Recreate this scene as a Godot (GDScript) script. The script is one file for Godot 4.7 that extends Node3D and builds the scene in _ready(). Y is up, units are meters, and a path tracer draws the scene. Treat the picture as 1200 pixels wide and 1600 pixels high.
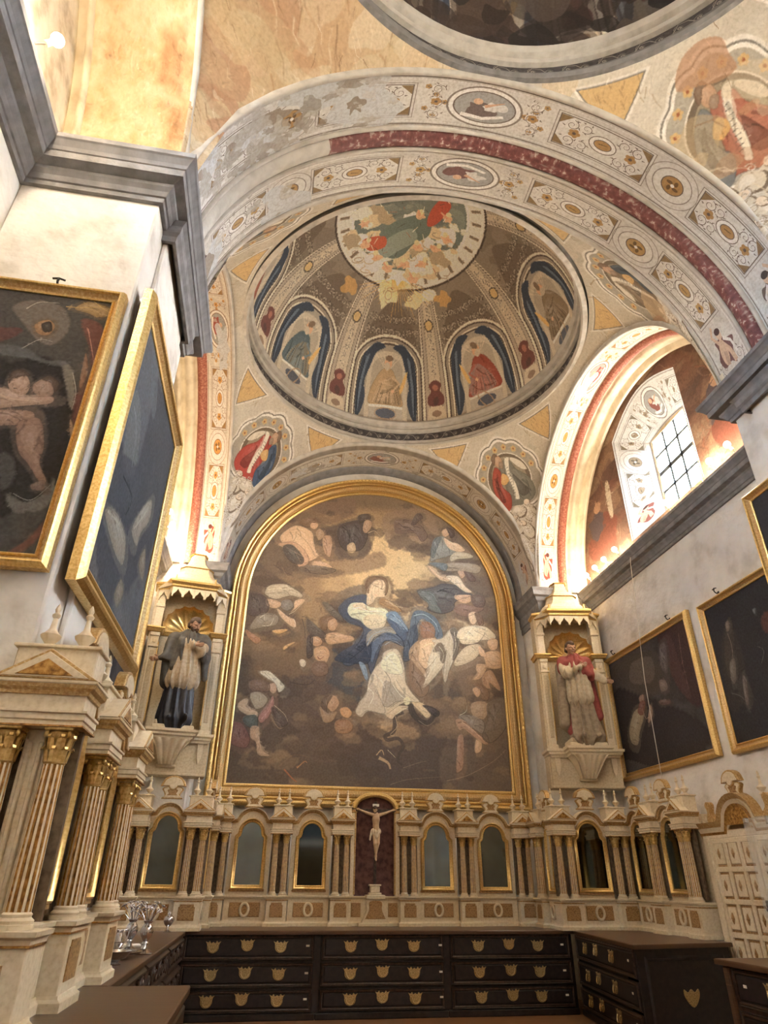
extends Node3D
# A baroque sacristy: two domed bays, an arched altar painting, shrines with statues, an ivory and gilt retable of mirrors above dark vestment chests.
# x runs to the right, z towards the viewer, y up, metres. The end arch stands at z = 0, the side walls at x = -4.4 and 4.4.

const AX := 3.3        # half width between the piers
const AZ := 3.15       # half depth of a domed bay
const SPRING := 6.9    # top of the cornice, where the arches spring
const WX := 4.4        # side walls
const ZT0 := 6.3       # transverse arch, far edge
const ZT1 := 7.8       # transverse arch, near edge
const ZC2 := 10.95     # centre of the near bay
const RING := 3.13
const RING_Y := 10.22
const DOME_Y := 10.95
const SKY_ENERGY := 26.0
const EXPOSURE := 7.0
const BULB := 0.12

var M := {}
var used := {}
var shared := {}
var rng := RandomNumberGenerator.new()
var place := Transform3D()     # where the run of a retable stands within its thing
var place_in: Node = null


func _ready() -> void:
	rng.seed = 7
	var cam := Camera3D.new()
	cam.name = "camera"
	cam.fov = rad_to_deg(2.0 * atan(800.0 / 1009.0))
	cam.near = 0.05
	cam.far = 200.0
	cam.transform = Transform3D(Basis(Vector3.UP, deg_to_rad(-9.389)) * Basis(Vector3.RIGHT, deg_to_rad(29.801)) * Basis(Vector3.BACK, deg_to_rad(0.538)), Vector3(-1.968, 1.6, 11.817))
	add_child(cam)
	var env := Environment.new()
	env.background_mode = Environment.BG_SKY
	var sky := Sky.new()
	sky.sky_material = cloudy_sky()
	env.sky = sky
	env.background_energy_multiplier = SKY_ENERGY
	env.tonemap_mode = Environment.TONE_MAPPER_LINEAR
	env.tonemap_exposure = EXPOSURE
	env.sdfgi_enabled = true
	env.ssao_enabled = true
	env.ssil_enabled = true
	var we := WorldEnvironment.new()
	we.name = "environment"
	we.environment = env
	add_child(we)
	make_materials()
	build_shell()
	build_vault()
	build_cornices()
	build_windows()
	build_altar_painting()
	build_wall_paintings()
	build_shrines()
	build_retables()
	build_chests()
	build_armoire()
	build_crucifix()
	build_silver()
	build_bulbs()
	build_small_things()


# ------------------------------------------------------------------ naming

func numbered(n: String) -> String:
	if used.has(n):
		used[n] += 1
		return "%s_%03d" % [n, used[n]]
	used[n] = 0
	return n


func tag(o: Node, label: String, category: String, group := "") -> Node:
	o.set_meta("label", label)
	o.set_meta("category", category)
	if group:
		o.set_meta("group", group)
	return o


func thing(n: String, label: String, category: String, at := Vector3.ZERO, turn := 0.0, group := "") -> Node3D:
	var o := Node3D.new()
	o.name = numbered(n)
	add_child(o)
	o.position = at
	o.rotation.y = turn
	tag(o, label, category, group)
	return o


func part(parent: Node, n: String, mesh: Mesh, m: Material, at := Vector3.ZERO, turn := Vector3.ZERO) -> MeshInstance3D:
	var o := MeshInstance3D.new()
	o.name = n
	o.mesh = mesh
	if m:
		for i in mesh.get_surface_count():
			if mesh.surface_get_material(i) == null:
				o.set_surface_override_material(i, m)
	o.cast_shadow = GeometryInstance3D.SHADOW_CASTING_SETTING_ON
	parent.add_child(o, true)
	o.position = at
	o.rotation = turn
	if parent == place_in:
		o.transform = place * o.transform
	return o


func struct(n: String, mesh: Mesh, m: Material, parent: Node = self) -> MeshInstance3D:
	var o := part(parent, numbered(n) if parent == self else n, mesh, m)
	if parent == self:
		o.set_meta("kind", "structure")
	return o


func setting(n: String, label: String) -> Node3D:
	var o := Node3D.new()
	o.name = n
	add_child(o)
	o.set_meta("kind", "structure")
	o.set_meta("label", label)
	return o


# ------------------------------------------------------------------ geometry

class G:
	var st := SurfaceTool.new()
	var xf := Transform3D()
	var smooth := -1

	func _init() -> void:
		st.begin(Mesh.PRIMITIVE_TRIANGLES)

	func sm(g: int) -> G:
		smooth = g
		return self

	func at(t: Transform3D) -> G:
		xf = t
		return self

	func pos(p: Vector3, turn := 0.0) -> G:
		xf = Transform3D(Basis(Vector3.UP, turn), p)
		return self

	func v(p: Vector3, uv: Vector2) -> void:
		st.set_smooth_group(smooth)
		st.set_uv(uv)
		st.add_vertex(xf * p)

	func tri(a: Vector3, b: Vector3, c: Vector3, ua := Vector2.ZERO, ub := Vector2.ZERO, uc := Vector2.ZERO) -> void:
		v(a, ua)
		v(b, ub)
		v(c, uc)

	func quad(a: Vector3, b: Vector3, c: Vector3, d: Vector3, ua := Vector2(0, 0), ub := Vector2(1, 0), uc := Vector2(1, 1), ud := Vector2(0, 1)) -> void:
		tri(a, b, c, ua, ub, uc)
		tri(a, c, d, ua, uc, ud)

	# a box with chamfered edges; bevel 0 gives a plain one
	func box(a: Vector3, b: Vector3, bev := 0.0) -> G:
		var lo := Vector3(minf(a.x, b.x), minf(a.y, b.y), minf(a.z, b.z))
		var hi := Vector3(maxf(a.x, b.x), maxf(a.y, b.y), maxf(a.z, b.z))
		var s := hi - lo
		bev = minf(bev, 0.45 * minf(s.x, minf(s.y, s.z)))
		var c := (lo + hi) * 0.5
		var h := s * 0.5
		var sign := [-1.0, 1.0]
		for ax in 3:
			var u := (ax + 1) % 3
			var w := (ax + 2) % 3
			for sg in sign:
				var q := []
				for k in [[-1, -1], [-1, 1], [1, 1], [1, -1]]:
					var p := Vector3.ZERO
					p[ax] = sg * h[ax]
					p[u] = k[0] * (h[u] - bev)
					p[w] = k[1] * (h[w] - bev)
					q.append(c + p)
				if sg < 0:
					q.reverse()
				quad(q[0], q[1], q[2], q[3], Vector2(q[0][u], q[0][w]), Vector2(q[1][u], q[1][w]), Vector2(q[2][u], q[2][w]), Vector2(q[3][u], q[3][w]))
		if bev > 0.0:
			for ax in 3:
				var u := (ax + 1) % 3
				var w := (ax + 2) % 3
				for su in sign:
					for sw in sign:
						var e := []
						for k in [[-1.0, 0], [1.0, 0], [1.0, 1], [-1.0, 1]]:
							var p := Vector3.ZERO
							p[ax] = k[0] * (h[ax] - bev)
							p[u] = su * (h[u] - (bev if k[1] else 0.0))
							p[w] = sw * (h[w] - (0.0 if k[1] else bev))
							e.append(c + p)
						if su * sw > 0:
							e.reverse()
						quad(e[0], e[1], e[2], e[3])
			for sx in sign:
				for sy in sign:
					for sz in sign:
						var p0 := c + Vector3(sx * h.x, sy * (h.y - bev), sz * (h.z - bev))
						var p1 := c + Vector3(sx * (h.x - bev), sy * h.y, sz * (h.z - bev))
						var p2 := c + Vector3(sx * (h.x - bev), sy * (h.y - bev), sz * h.z)
						if sx * sy * sz > 0:
							tri(p0, p2, p1)
						else:
							tri(p0, p1, p2)
		return self

	# profile: points (radius, height) from bottom to top, turned about y; sharp corners stay sharp
	func lathe(profile: Array, seg := 16, from := 0.0, to := TAU) -> G:
		var g := 100
		var len_v := 0.0
		for i in profile.size() - 1:
			var a: Vector2 = profile[i]
			var b: Vector2 = profile[i + 1]
			if i > 0:
				var d0: Vector2 = (a - profile[i - 1]).normalized()
				var d1: Vector2 = (b - a).normalized()
				if d0.dot(d1) < 0.72:
					g += 1
			smooth = g
			var len2 := len_v + a.distance_to(b)
			for k in seg:
				var t0 := from + (to - from) * k / seg
				var t1 := from + (to - from) * (k + 1) / seg
				var p00 := Vector3(a.x * sin(t0), a.y, a.x * cos(t0))
				var p01 := Vector3(a.x * sin(t1), a.y, a.x * cos(t1))
				var p10 := Vector3(b.x * sin(t0), b.y, b.x * cos(t0))
				var p11 := Vector3(b.x * sin(t1), b.y, b.x * cos(t1))
				var u0 := float(k) / seg
				var u1 := float(k + 1) / seg
				if a.x > 1e-5:
					tri(p00, p11, p01, Vector2(u0, len_v), Vector2(u1, len2), Vector2(u1, len_v))
				if b.x > 1e-5:
					tri(p00, p10, p11, Vector2(u0, len_v), Vector2(u0, len2), Vector2(u1, len2))
			len_v = len2
		smooth = -1
		return self

	# sweeps a profile of (across, along the axis) along a flat path; «axis» is the normal of the path's plane, across = axis x tangent, mitred
	func sweep(path: Array, profile: Array, axis: Vector3, closed := false, round_path := false, round_profile := false, uscale := 1.0) -> G:
		var n := path.size()
		var rings := []
		for i in n:
			var p: Vector3 = path[i]
			var has_prev := closed or i > 0
			var has_next := closed or i < n - 1
			var d0: Vector3 = (p - path[(i - 1 + n) % n]).normalized() if has_prev else Vector3.ZERO
			var d1: Vector3 = (path[(i + 1) % n] - p).normalized() if has_next else Vector3.ZERO
			if not has_prev:
				d0 = d1
			if not has_next:
				d1 = d0
			var n0 := axis.cross(d0).normalized()
			var n1 := axis.cross(d1).normalized()
			var m := (n0 + n1)
			m = m / maxf(0.25, 0.5 * m.length_squared()) if m.length() > 1e-4 else n0
			var ring := []
			for q in profile:
				ring.append(p + m * q.x + axis * q.y)
			rings.append(ring)
		var along := 0.0
		for i in (n if closed else n - 1):
			var j := (i + 1) % n
			var next: float = along + path[i].distance_to(path[j]) * uscale
			var vv := 0.0
			for k in profile.size() - 1:
				var v2: float = vv + profile[k].distance_to(profile[k + 1])
				smooth = -1
				if round_path and round_profile:
					smooth = 300
				elif round_path:
					smooth = 301 + k
				elif round_profile:
					smooth = 401 + i
				quad(rings[i][k], rings[i][k + 1], rings[j][k + 1], rings[j][k], Vector2(along, vv), Vector2(along, v2), Vector2(next, v2), Vector2(next, vv))
				vv = v2
			along = next
		smooth = -1
		return self

	func tube(path: Array, r0: float, seg := 6, r1 := -1.0, closed := false) -> G:
		var n := path.size()
		if r1 < 0.0:
			r1 = r0
		var rings := []
		var prev := Vector3.ZERO
		for i in n:
			var d: Vector3
			if closed:
				d = (path[(i + 1) % n] - path[(i - 1 + n) % n]).normalized()
			else:
				d = (path[mini(i + 1, n - 1)] - path[maxi(i - 1, 0)]).normalized()
			var side := prev
			if prev == Vector3.ZERO:
				side = Vector3.UP if absf(d.y) < 0.9 else Vector3.RIGHT
			side = (side - d * side.dot(d)).normalized()
			prev = side
			var up := d.cross(side)
			var r := lerpf(r0, r1, float(i) / maxi(1, n - 1))
			var ring := []
			for k in seg:
				ring.append(path[i] + (side * cos(TAU * k / seg) + up * sin(TAU * k / seg)) * r)
			rings.append(ring)
		smooth = 500
		for i in (n if closed else n - 1):
			var j := (i + 1) % n
			for k in seg:
				var l := (k + 1) % seg
				quad(rings[i][k], rings[j][k], rings[j][l], rings[i][l])
		smooth = -1
		if not closed:
			for k in range(1, seg - 1):
				tri(rings[0][0], rings[0][k], rings[0][k + 1])
				tri(rings[n - 1][0], rings[n - 1][k + 1], rings[n - 1][k])
		return self

	# a polygon in the xy plane, thick from z0 to z1, its front edge (z1) chamfered
	func prism(poly: PackedVector2Array, z0: float, z1: float, bev := 0.0, uvs := Rect2(0, 0, 1, 1)) -> G:
		if not Geometry2D.is_polygon_clockwise(poly):
			poly = poly.duplicate()
			poly.reverse()
		var n := poly.size()
		var inner := PackedVector2Array()
		for i in n:
			var d0 := (poly[i] - poly[(i - 1 + n) % n]).normalized()
			var d1 := (poly[(i + 1) % n] - poly[i]).normalized()
			var m := (Vector2(-d0.y, d0.x) + Vector2(-d1.y, d1.x))
			m = m / maxf(0.35, 0.5 * m.length_squared())
			inner.append(poly[i] - m * bev)
		var idx := Geometry2D.triangulate_polygon(inner)
		if idx.is_empty():
			inner = poly.duplicate()
			idx = Geometry2D.triangulate_polygon(inner)
		var uv := func(p: Vector2) -> Vector2: return Vector2((p.x - uvs.position.x) / uvs.size.x, 1.0 - (p.y - uvs.position.y) / uvs.size.y)
		for i in range(0, idx.size(), 3):
			var a := inner[idx[i]]
			var b := inner[idx[i + 1]]
			var c := inner[idx[i + 2]]
			if (b - a).cross(c - a) > 0:
				var t := b
				b = c
				c = t
			tri(Vector3(a.x, a.y, z1), Vector3(b.x, b.y, z1), Vector3(c.x, c.y, z1), uv.call(a), uv.call(b), uv.call(c))
			tri(Vector3(a.x, a.y, z0), Vector3(c.x, c.y, z0), Vector3(b.x, b.y, z0), uv.call(a), uv.call(c), uv.call(b))
		for i in n:
			var j := (i + 1) % n
			var a := poly[i]
			var b := poly[j]
			quad(Vector3(a.x, a.y, z0), Vector3(b.x, b.y, z0), Vector3(b.x, b.y, z1 - bev), Vector3(a.x, a.y, z1 - bev))
			if bev > 0.0:
				quad(Vector3(a.x, a.y, z1 - bev), Vector3(b.x, b.y, z1 - bev), Vector3(inner[j].x, inner[j].y, z1), Vector3(inner[i].x, inner[i].y, z1))
		return self

	func ball(c: Vector3, r: Vector3, seg := 12, rows := 8) -> G:
		smooth = 600
		for i in rows:
			var a0 := -PI / 2 + PI * i / rows
			var a1 := -PI / 2 + PI * (i + 1) / rows
			for k in seg:
				var t0 := TAU * k / seg
				var t1 := TAU * (k + 1) / seg
				var f := func(a: float, t: float) -> Vector3: return c + Vector3(cos(a) * sin(t) * r.x, sin(a) * r.y, cos(a) * cos(t) * r.z)
				if i > 0:
					tri(f.call(a0, t0), f.call(a1, t1), f.call(a0, t1))
				if i < rows - 1:
					tri(f.call(a0, t0), f.call(a1, t0), f.call(a1, t1))
		smooth = -1
		return self

	func patch(a: Vector3, b: Vector3, c: Vector3, d: Vector3) -> G:
		quad(a, b, c, d)
		return self

	# a surface from a grid of points, rows x columns, with uv; smooth
	func grid(pts: Array, uvs: Array) -> G:
		smooth = 700
		for i in pts.size() - 1:
			for k in pts[i].size() - 1:
				quad(pts[i][k], pts[i][k + 1], pts[i + 1][k + 1], pts[i + 1][k], uvs[i][k], uvs[i][k + 1], uvs[i + 1][k + 1], uvs[i + 1][k])
		smooth = -1
		return self

	func done(m: Material = null, onto: ArrayMesh = null) -> ArrayMesh:
		st.generate_normals()
		var mesh := st.commit(onto) if onto else st.commit()
		if m:
			mesh.surface_set_material(mesh.get_surface_count() - 1, m)
		return mesh


func arc(c: Vector2, r: float, a0: float, a1: float, n: int) -> Array:
	var out := []
	for i in n + 1:
		var a := deg_to_rad(lerpf(a0, a1, float(i) / n))
		out.append(c + Vector2(cos(a), sin(a)) * r)
	return out


func xy(pts: Array, z := 0.0) -> Array:
	var out := []
	for p in pts:
		out.append(Vector3(p.x, p.y, z))
	return out


# smooth closed or open curve through points
func curve(pts: Array, closed := false, steps := 6) -> PackedVector2Array:
	var out := PackedVector2Array()
	var n := pts.size()
	for i in (n if closed else n - 1):
		var a: Vector2 = pts[(i - 1 + n) % n] if closed or i > 0 else pts[0]
		var b: Vector2 = pts[i]
		var c: Vector2 = pts[(i + 1) % n]
		var d: Vector2 = pts[(i + 2) % n] if closed or i < n - 2 else pts[n - 1]
		for k in steps:
			out.append(b.cubic_interpolate(c, a, d, float(k) / steps))
	if not closed:
		out.append(pts[n - 1])
	return out


func flat(list: Array) -> Array:
	var out := []
	for i in range(0, list.size() - 1, 2):
		out.append(Vector2(list[i], list[i + 1]))
	return out


# ------------------------------------------------------------------ painted textures

class Cv:
	var im: Image
	var row: Image
	var w: int
	var h: int
	var r := RandomNumberGenerator.new()

	func _init(width: int, height: int, bg: Color, sd := 1) -> void:
		w = width
		h = height
		im = Image.create(w, h, false, Image.FORMAT_RGBA8)
		im.fill(bg)
		row = Image.create(w, 1, false, Image.FORMAT_RGBA8)
		r.seed = sd

	# scanline fill, nonzero winding
	func poly(pts: PackedVector2Array, c: Color) -> void:
		var n := pts.size()
		if n < 3:
			return
		var y0 := INF
		var y1 := -INF
		for p in pts:
			y0 = minf(y0, p.y)
			y1 = maxf(y1, p.y)
		var a := maxi(0, ceili(y0 - 0.5))
		var b := mini(h - 1, floori(y1 - 0.5))
		if b < a:
			return
		var xs := []
		for i in b - a + 1:
			xs.append([])
		for i in n:
			var p := pts[i]
			var q := pts[(i + 1) % n]
			if p.y == q.y:
				continue
			var up := p.y > q.y
			if up:
				var t := p
				p = q
				q = t
			var ya := maxi(a, ceili(p.y - 0.5))
			var yb := mini(b, ceili(q.y - 0.5) - 1)
			var k := (q.x - p.x) / (q.y - p.y)
			for y in range(ya, yb + 1):
				xs[y - a].append(Vector2(p.x + (y + 0.5 - p.y) * k, -1.0 if up else 1.0))
		var blend := c.a < 0.995
		if blend:
			row.fill(c)
		for i in xs.size():
			var l: Array = xs[i]
			if l.size() < 2:
				continue
			l.sort()
			var wind := 0.0
			var start := 0.0
			for e in l:
				if wind == 0.0:
					start = e.x
				wind += e.y
				if wind == 0.0:
					var x0 := maxi(0, roundi(start))
					var x1 := mini(w, roundi(e.x))
					if x1 > x0:
						if blend:
							im.blend_rect(row, Rect2i(0, 0, x1 - x0, 1), Vector2i(x0, a + i))
						else:
							im.fill_rect(Rect2i(x0, a + i, x1 - x0, 1), c)

	func ell(c: Vector2, rx: float, ry: float, col: Color, turn := 0.0, n := 20) -> void:
		var p := PackedVector2Array()
		for i in n:
			var q := Vector2(cos(TAU * i / n) * rx, sin(TAU * i / n) * ry).rotated(turn)
			p.append(c + q)
		poly(p, col)

	func ring(c: Vector2, rx: float, ry: float, wd: float, col: Color, a0 := 0.0, a1 := TAU, n := 28) -> void:
		var p := []
		for i in n + 1:
			var a := lerpf(a0, a1, float(i) / n)
			p.append(c + Vector2(cos(a) * rx, sin(a) * ry))
		line(p, wd, wd, col)

	func line(pts: Array, w0: float, w1: float, col: Color) -> void:
		var n := pts.size()
		var left := PackedVector2Array()
		var right := PackedVector2Array()
		for i in n:
			var d: Vector2 = (pts[mini(i + 1, n - 1)] - pts[maxi(i - 1, 0)])
			d = d.normalized() if d.length() > 1e-5 else Vector2.RIGHT
			var wd := maxf(0.9, lerpf(w0, w1, float(i) / maxi(1, n - 1))) * 0.5
			left.append(pts[i] + Vector2(-d.y, d.x) * wd)
			right.append(pts[i] - Vector2(-d.y, d.x) * wd)
		right.reverse()
		left.append_array(right)
		poly(left, col)

	func rect(x0: float, y0: float, x1: float, y1: float, col: Color) -> void:
		poly(PackedVector2Array([Vector2(x0, y0), Vector2(x1, y0), Vector2(x1, y1), Vector2(x0, y1)]), col)

	func frame(x0: float, y0: float, x1: float, y1: float, wd: float, col: Color) -> void:
		rect(x0, y0, x1, y0 + wd, col)
		rect(x0, y1 - wd, x1, y1, col)
		rect(x0, y0, x0 + wd, y1, col)
		rect(x1 - wd, y0, x1, y1, col)

	func spiral(c: Vector2, rad: float, a0: float, turns: float, wd: float, col: Color) -> void:
		var p := []
		var n := int(10 * absf(turns)) + 4
		for i in n + 1:
			var t := float(i) / n
			var rr := rad * (1.0 - 0.85 * t)
			p.append(c + Vector2.from_angle(a0 + TAU * turns * t) * rr)
		line(p, wd, wd * 0.6, col)

	# a leafy scroll: main stroke with little leaves
	func scroll(c: Vector2, rad: float, dir: float, flip: float, dark: Color, light: Color) -> void:
		spiral(c, rad, dir, 1.3 * flip, rad * 0.30, light)
		spiral(c + Vector2(1, 1), rad, dir, 1.3 * flip, rad * 0.13, dark)
		for i in 4:
			var a := dir + flip * (0.5 + i * 1.2)
			var p := c + Vector2.from_angle(a) * rad
			line([p, p + Vector2.from_angle(a + flip * 0.9) * rad * 0.45], rad * 0.24, 0.8, dark)

	func flower(c: Vector2, rad: float, col: Color, core: Color) -> void:
		for i in 5:
			ell(c + Vector2.from_angle(i * TAU / 5) * rad * 0.55, rad * 0.42, rad * 0.42, col, 0, 10)
		ell(c, rad * 0.3, rad * 0.3, core, 0, 10)

	# irregular blotch
	func blot(c: Vector2, rad: float, col: Color, squash := 1.0, jag := 0.35, n := 14) -> void:
		var p := []
		for i in n:
			p.append(c + Vector2(cos(TAU * i / n), sin(TAU * i / n) * squash) * rad * (1.0 + r.randf_range(-jag, jag)))
		var q := PackedVector2Array()
		for i in n:
			for k in 3:
				q.append(p[i].cubic_interpolate(p[(i + 1) % n], p[(i - 1 + n) % n], p[(i + 2) % n], k / 3.0))
		poly(q, col)

	# scattered mottling over a rectangle
	func mottle(count: int, smallest: float, largest: float, cols: Array, alpha: float, x0 := 0.0, y0 := 0.0, x1 := -1.0, y1 := -1.0) -> void:
		if x1 < 0:
			x1 = w
			y1 = h
		for i in count:
			var c: Color = cols[r.randi() % cols.size()]
			blot(Vector2(r.randf_range(x0, x1), r.randf_range(y0, y1)), r.randf_range(smallest, largest), Color(c, alpha * r.randf_range(0.4, 1.0)), r.randf_range(0.4, 1.0), 0.4, 9)

	func blur(k: float) -> void:
		im.resize(maxi(2, int(w / k)), maxi(2, int(h / k)), Image.INTERPOLATE_BILINEAR)
		im.resize(w, h, Image.INTERPOLATE_CUBIC)

	func brush(count: int, length: float, wd: float, cols: Array, alpha: float, a0: float, spread: float) -> void:
		for i in count:
			var p := Vector2(r.randf() * w, r.randf() * h)
			var a := a0 + r.randf_range(-spread, spread)
			var d := Vector2.from_angle(a) * length * r.randf_range(0.4, 1.0)
			var bend := d.orthogonal() * r.randf_range(-0.25, 0.25)
			var c: Color = cols[r.randi() % cols.size()]
			line([p - d * 0.5, p + bend, p + d * 0.5], wd, wd * 0.4, Color(c, alpha * r.randf_range(0.3, 1.0)))

	func tex() -> ImageTexture:
		return ImageTexture.create_from_image(im)


func rgb(r: float, g: float, b: float, a := 1.0) -> Color:
	return Color(r / 255.0, g / 255.0, b / 255.0, a)


func cloudy_sky() -> PanoramaSkyMaterial:
	var noise := FastNoiseLite.new()
	noise.seed = 11
	noise.frequency = 1.1
	noise.fractal_octaves = 5
	var w := 512
	var h := 256
	var im := Image.create(w, h, false, Image.FORMAT_RGB8)
	for y in h:
		var e := PI * (0.5 - (y + 0.5) / h)
		for x in w:
			var a := TAU * x / w
			var d := Vector3(cos(a) * cos(e), sin(e) * 1.6, sin(a) * cos(e))
			var n := noise.get_noise_3dv(d * 1.5) * 0.5 + 0.5
			var cloud := smoothstep(0.36, 0.56, n)
			var c := rgb(140, 190, 230).lerp(rgb(246, 250, 255), cloud)
			if e < 0:
				c = c.lerp(rgb(150, 145, 135), smoothstep(0.0, 0.15, -e))
			im.set_pixel(x, y, c)
	var m := PanoramaSkyMaterial.new()
	m.panorama = ImageTexture.create_from_image(im)
	return m


func noise_tex(sd: int, freq: float, cols: Array, offs: Array, size := 512, octaves := 5, kind := FastNoiseLite.TYPE_SIMPLEX_SMOOTH) -> NoiseTexture2D:
	var n := FastNoiseLite.new()
	n.seed = sd
	n.frequency = freq
	n.noise_type = kind
	n.fractal_octaves = octaves
	n.fractal_gain = 0.55
	var t := NoiseTexture2D.new()
	t.width = size
	t.height = size
	t.seamless = true
	t.noise = n
	var g := Gradient.new()
	g.offsets = PackedFloat32Array(offs)
	g.colors = PackedColorArray(cols)
	t.color_ramp = g
	return t


func bump_tex(sd: int, freq: float, strength: float, octaves := 4) -> NoiseTexture2D:
	var n := FastNoiseLite.new()
	n.seed = sd
	n.frequency = freq
	n.fractal_octaves = octaves
	var t := NoiseTexture2D.new()
	t.width = 512
	t.height = 512
	t.seamless = true
	t.noise = n
	t.as_normal_map = true
	t.bump_strength = strength
	return t


func mat(n: String, c: Color, rough := 0.8, metal := 0.0, albedo: Texture2D = null, scale := 0.0, normal: Texture2D = null, nscale := 1.0) -> StandardMaterial3D:
	var m := StandardMaterial3D.new()
	m.resource_name = n
	m.albedo_color = c
	m.roughness = rough
	m.metallic = metal
	m.cull_mode = BaseMaterial3D.CULL_DISABLED
	if albedo:
		m.albedo_texture = albedo
	if normal:
		m.normal_enabled = true
		m.normal_texture = normal
		m.normal_scale = nscale
	if scale > 0.0:
		m.uv1_triplanar = true
		m.uv1_world_triplanar = true
		m.uv1_scale = Vector3.ONE * scale
	M[n] = m
	return m


# painted surface with its own uv, and a fine weave or plaster grain multiplied over it
func painted(n: String, t: Texture2D, rough := 0.75, grain := "plaster", gscale := 2.0) -> StandardMaterial3D:
	var m := mat(n, Color.WHITE, rough, 0.0, t)
	m.texture_repeat = true
	if grain:
		m.detail_enabled = true
		m.detail_blend_mode = BaseMaterial3D.BLEND_MODE_MUL
		m.detail_uv_layer = BaseMaterial3D.DETAIL_UV_2
		m.detail_albedo = shared["grain_" + grain]
		m.uv2_triplanar = true
		m.uv2_world_triplanar = true
		m.uv2_scale = Vector3.ONE * gscale
	return m


func make_materials() -> void:
	shared["grain_plaster"] = noise_tex(3, 0.02, [rgb(222, 219, 214), rgb(244, 242, 239), rgb(255, 255, 255)], [0.15, 0.45, 0.75], 512, 6)
	shared["grain_canvas"] = noise_tex(5, 0.03, [rgb(236, 233, 230), rgb(255, 255, 255)], [0.25, 0.7], 512, 6)
	var pb := bump_tex(21, 0.02, 6.0, 5)
	mat("plaster_white", Color.WHITE, 0.9, 0.0, noise_tex(1, 0.008, [rgb(198, 191, 180), rgb(218, 213, 204), rgb(226, 222, 214)], [0.08, 0.4, 0.8], 512, 6), 0.35, pb, 0.5)
	mat("stone_grey", Color.WHITE, 0.85, 0.0, noise_tex(2, 0.012, [rgb(108, 106, 106), rgb(126, 124, 124), rgb(140, 138, 137)], [0.1, 0.5, 0.9], 512, 6), 0.8, pb, 0.4)
	mat("plaster_orange", Color.WHITE, 0.9, 0.0, noise_tex(8, 0.010, [rgb(164, 122, 84), rgb(204, 168, 126), rgb(216, 192, 158), rgb(194, 148, 104)], [0.12, 0.42, 0.62, 0.9], 512, 6), 0.3, bump_tex(22, 0.02, 14.0, 6), 1.0)
	mat("plaster_cream", Color.WHITE, 0.85, 0.0, noise_tex(9, 0.010, [rgb(178, 160, 130), rgb(214, 200, 172), rgb(226, 214, 190)], [0.12, 0.5, 0.9], 512, 6), 0.5, pb, 0.4)
	mat("moulding_grey", Color.WHITE, 0.85, 0.0, noise_tex(10, 0.012, [rgb(166, 159, 149), rgb(190, 184, 174), rgb(204, 199, 190)], [0.12, 0.5, 0.9], 512, 6), 0.6, pb, 0.35)
	mat("porphyry", Color.WHITE, 0.6, 0.0, noise_tex(12, 0.02, [rgb(86, 46, 48), rgb(114, 64, 62), rgb(134, 86, 80), rgb(204, 192, 180)], [0.15, 0.5, 0.68, 0.8], 512, 6), 0.9)
	mat("terracotta", Color.WHITE, 0.7, 0.0, noise_tex(13, 0.03, [rgb(128, 68, 54), rgb(164, 98, 78), rgb(206, 160, 132)], [0.2, 0.55, 0.85], 512, 5), 1.2)
	mat("ivory", Color.WHITE, 0.5, 0.0, noise_tex(14, 0.02, [rgb(200, 182, 150), rgb(213, 196, 164), rgb(221, 206, 177)], [0.08, 0.4, 0.8], 512, 6), 2.2)
	mat("ivory_shade", Color.WHITE, 0.6, 0.0, noise_tex(15, 0.02, [rgb(172, 152, 120), rgb(192, 173, 140), rgb(202, 184, 152)], [0.08, 0.4, 0.8], 512, 6), 2.2)  # the ivory again in a darker shade, for shrine backs, soffits and roofs
	mat("gold", Color.WHITE, 0.36, 0.8, noise_tex(16, 0.03, [rgb(190, 150, 86), rgb(214, 178, 110), rgb(230, 200, 138)], [0.12, 0.45, 0.8], 512, 5), 2.2)
	mat("gold_worn", Color.WHITE, 0.45, 0.45, noise_tex(17, 0.03, [rgb(160, 122, 72), rgb(186, 150, 94), rgb(204, 174, 120), rgb(212, 198, 170)], [0.12, 0.45, 0.72, 0.9], 512, 5), 2.4)
	mat("gilt_line", Color.WHITE, 0.4, 0.55, noise_tex(18, 0.03, [rgb(120, 84, 40), rgb(172, 126, 62), rgb(204, 162, 92)], [0.15, 0.5, 0.85], 256, 5), 2.5)
	mat("ochre_marble", Color.WHITE, 0.45, 0.0, noise_tex(19, 0.02, [rgb(120, 86, 46), rgb(152, 116, 66), rgb(174, 138, 88), rgb(146, 102, 62)], [0.15, 0.42, 0.68, 0.9], 512, 6), 3.0)
	mat("wood_black", Color.WHITE, 0.4, 0.0, noise_tex(20, 0.02, [rgb(22, 17, 18), rgb(35, 27, 27), rgb(46, 35, 33)], [0.15, 0.5, 0.85], 512, 5), 1.0)
	mat("wood_brown", Color.WHITE, 0.32, 0.0, grain_wood([rgb(82, 58, 40), rgb(112, 82, 58), rgb(96, 68, 48)], 4), 0.0)
	M["wood_brown"].uv1_triplanar = true
	M["wood_brown"].uv1_world_triplanar = true
	M["wood_brown"].uv1_scale = Vector3(0.7, 0.7, 0.7)
	mat("wood_floor", Color.WHITE, 0.45, 0.0, grain_wood([rgb(122, 84, 54), rgb(152, 108, 72), rgb(136, 94, 62)], 9), 0.5)
	mat("wood_carved", Color.WHITE, 0.28, 0.0, noise_tex(23, 0.03, [rgb(34, 24, 20), rgb(60, 44, 36), rgb(80, 60, 48)], [0.15, 0.5, 0.85], 256, 5), 2.0)
	mat("mirror", rgb(118, 122, 118), 0.06, 1.0)
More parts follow.
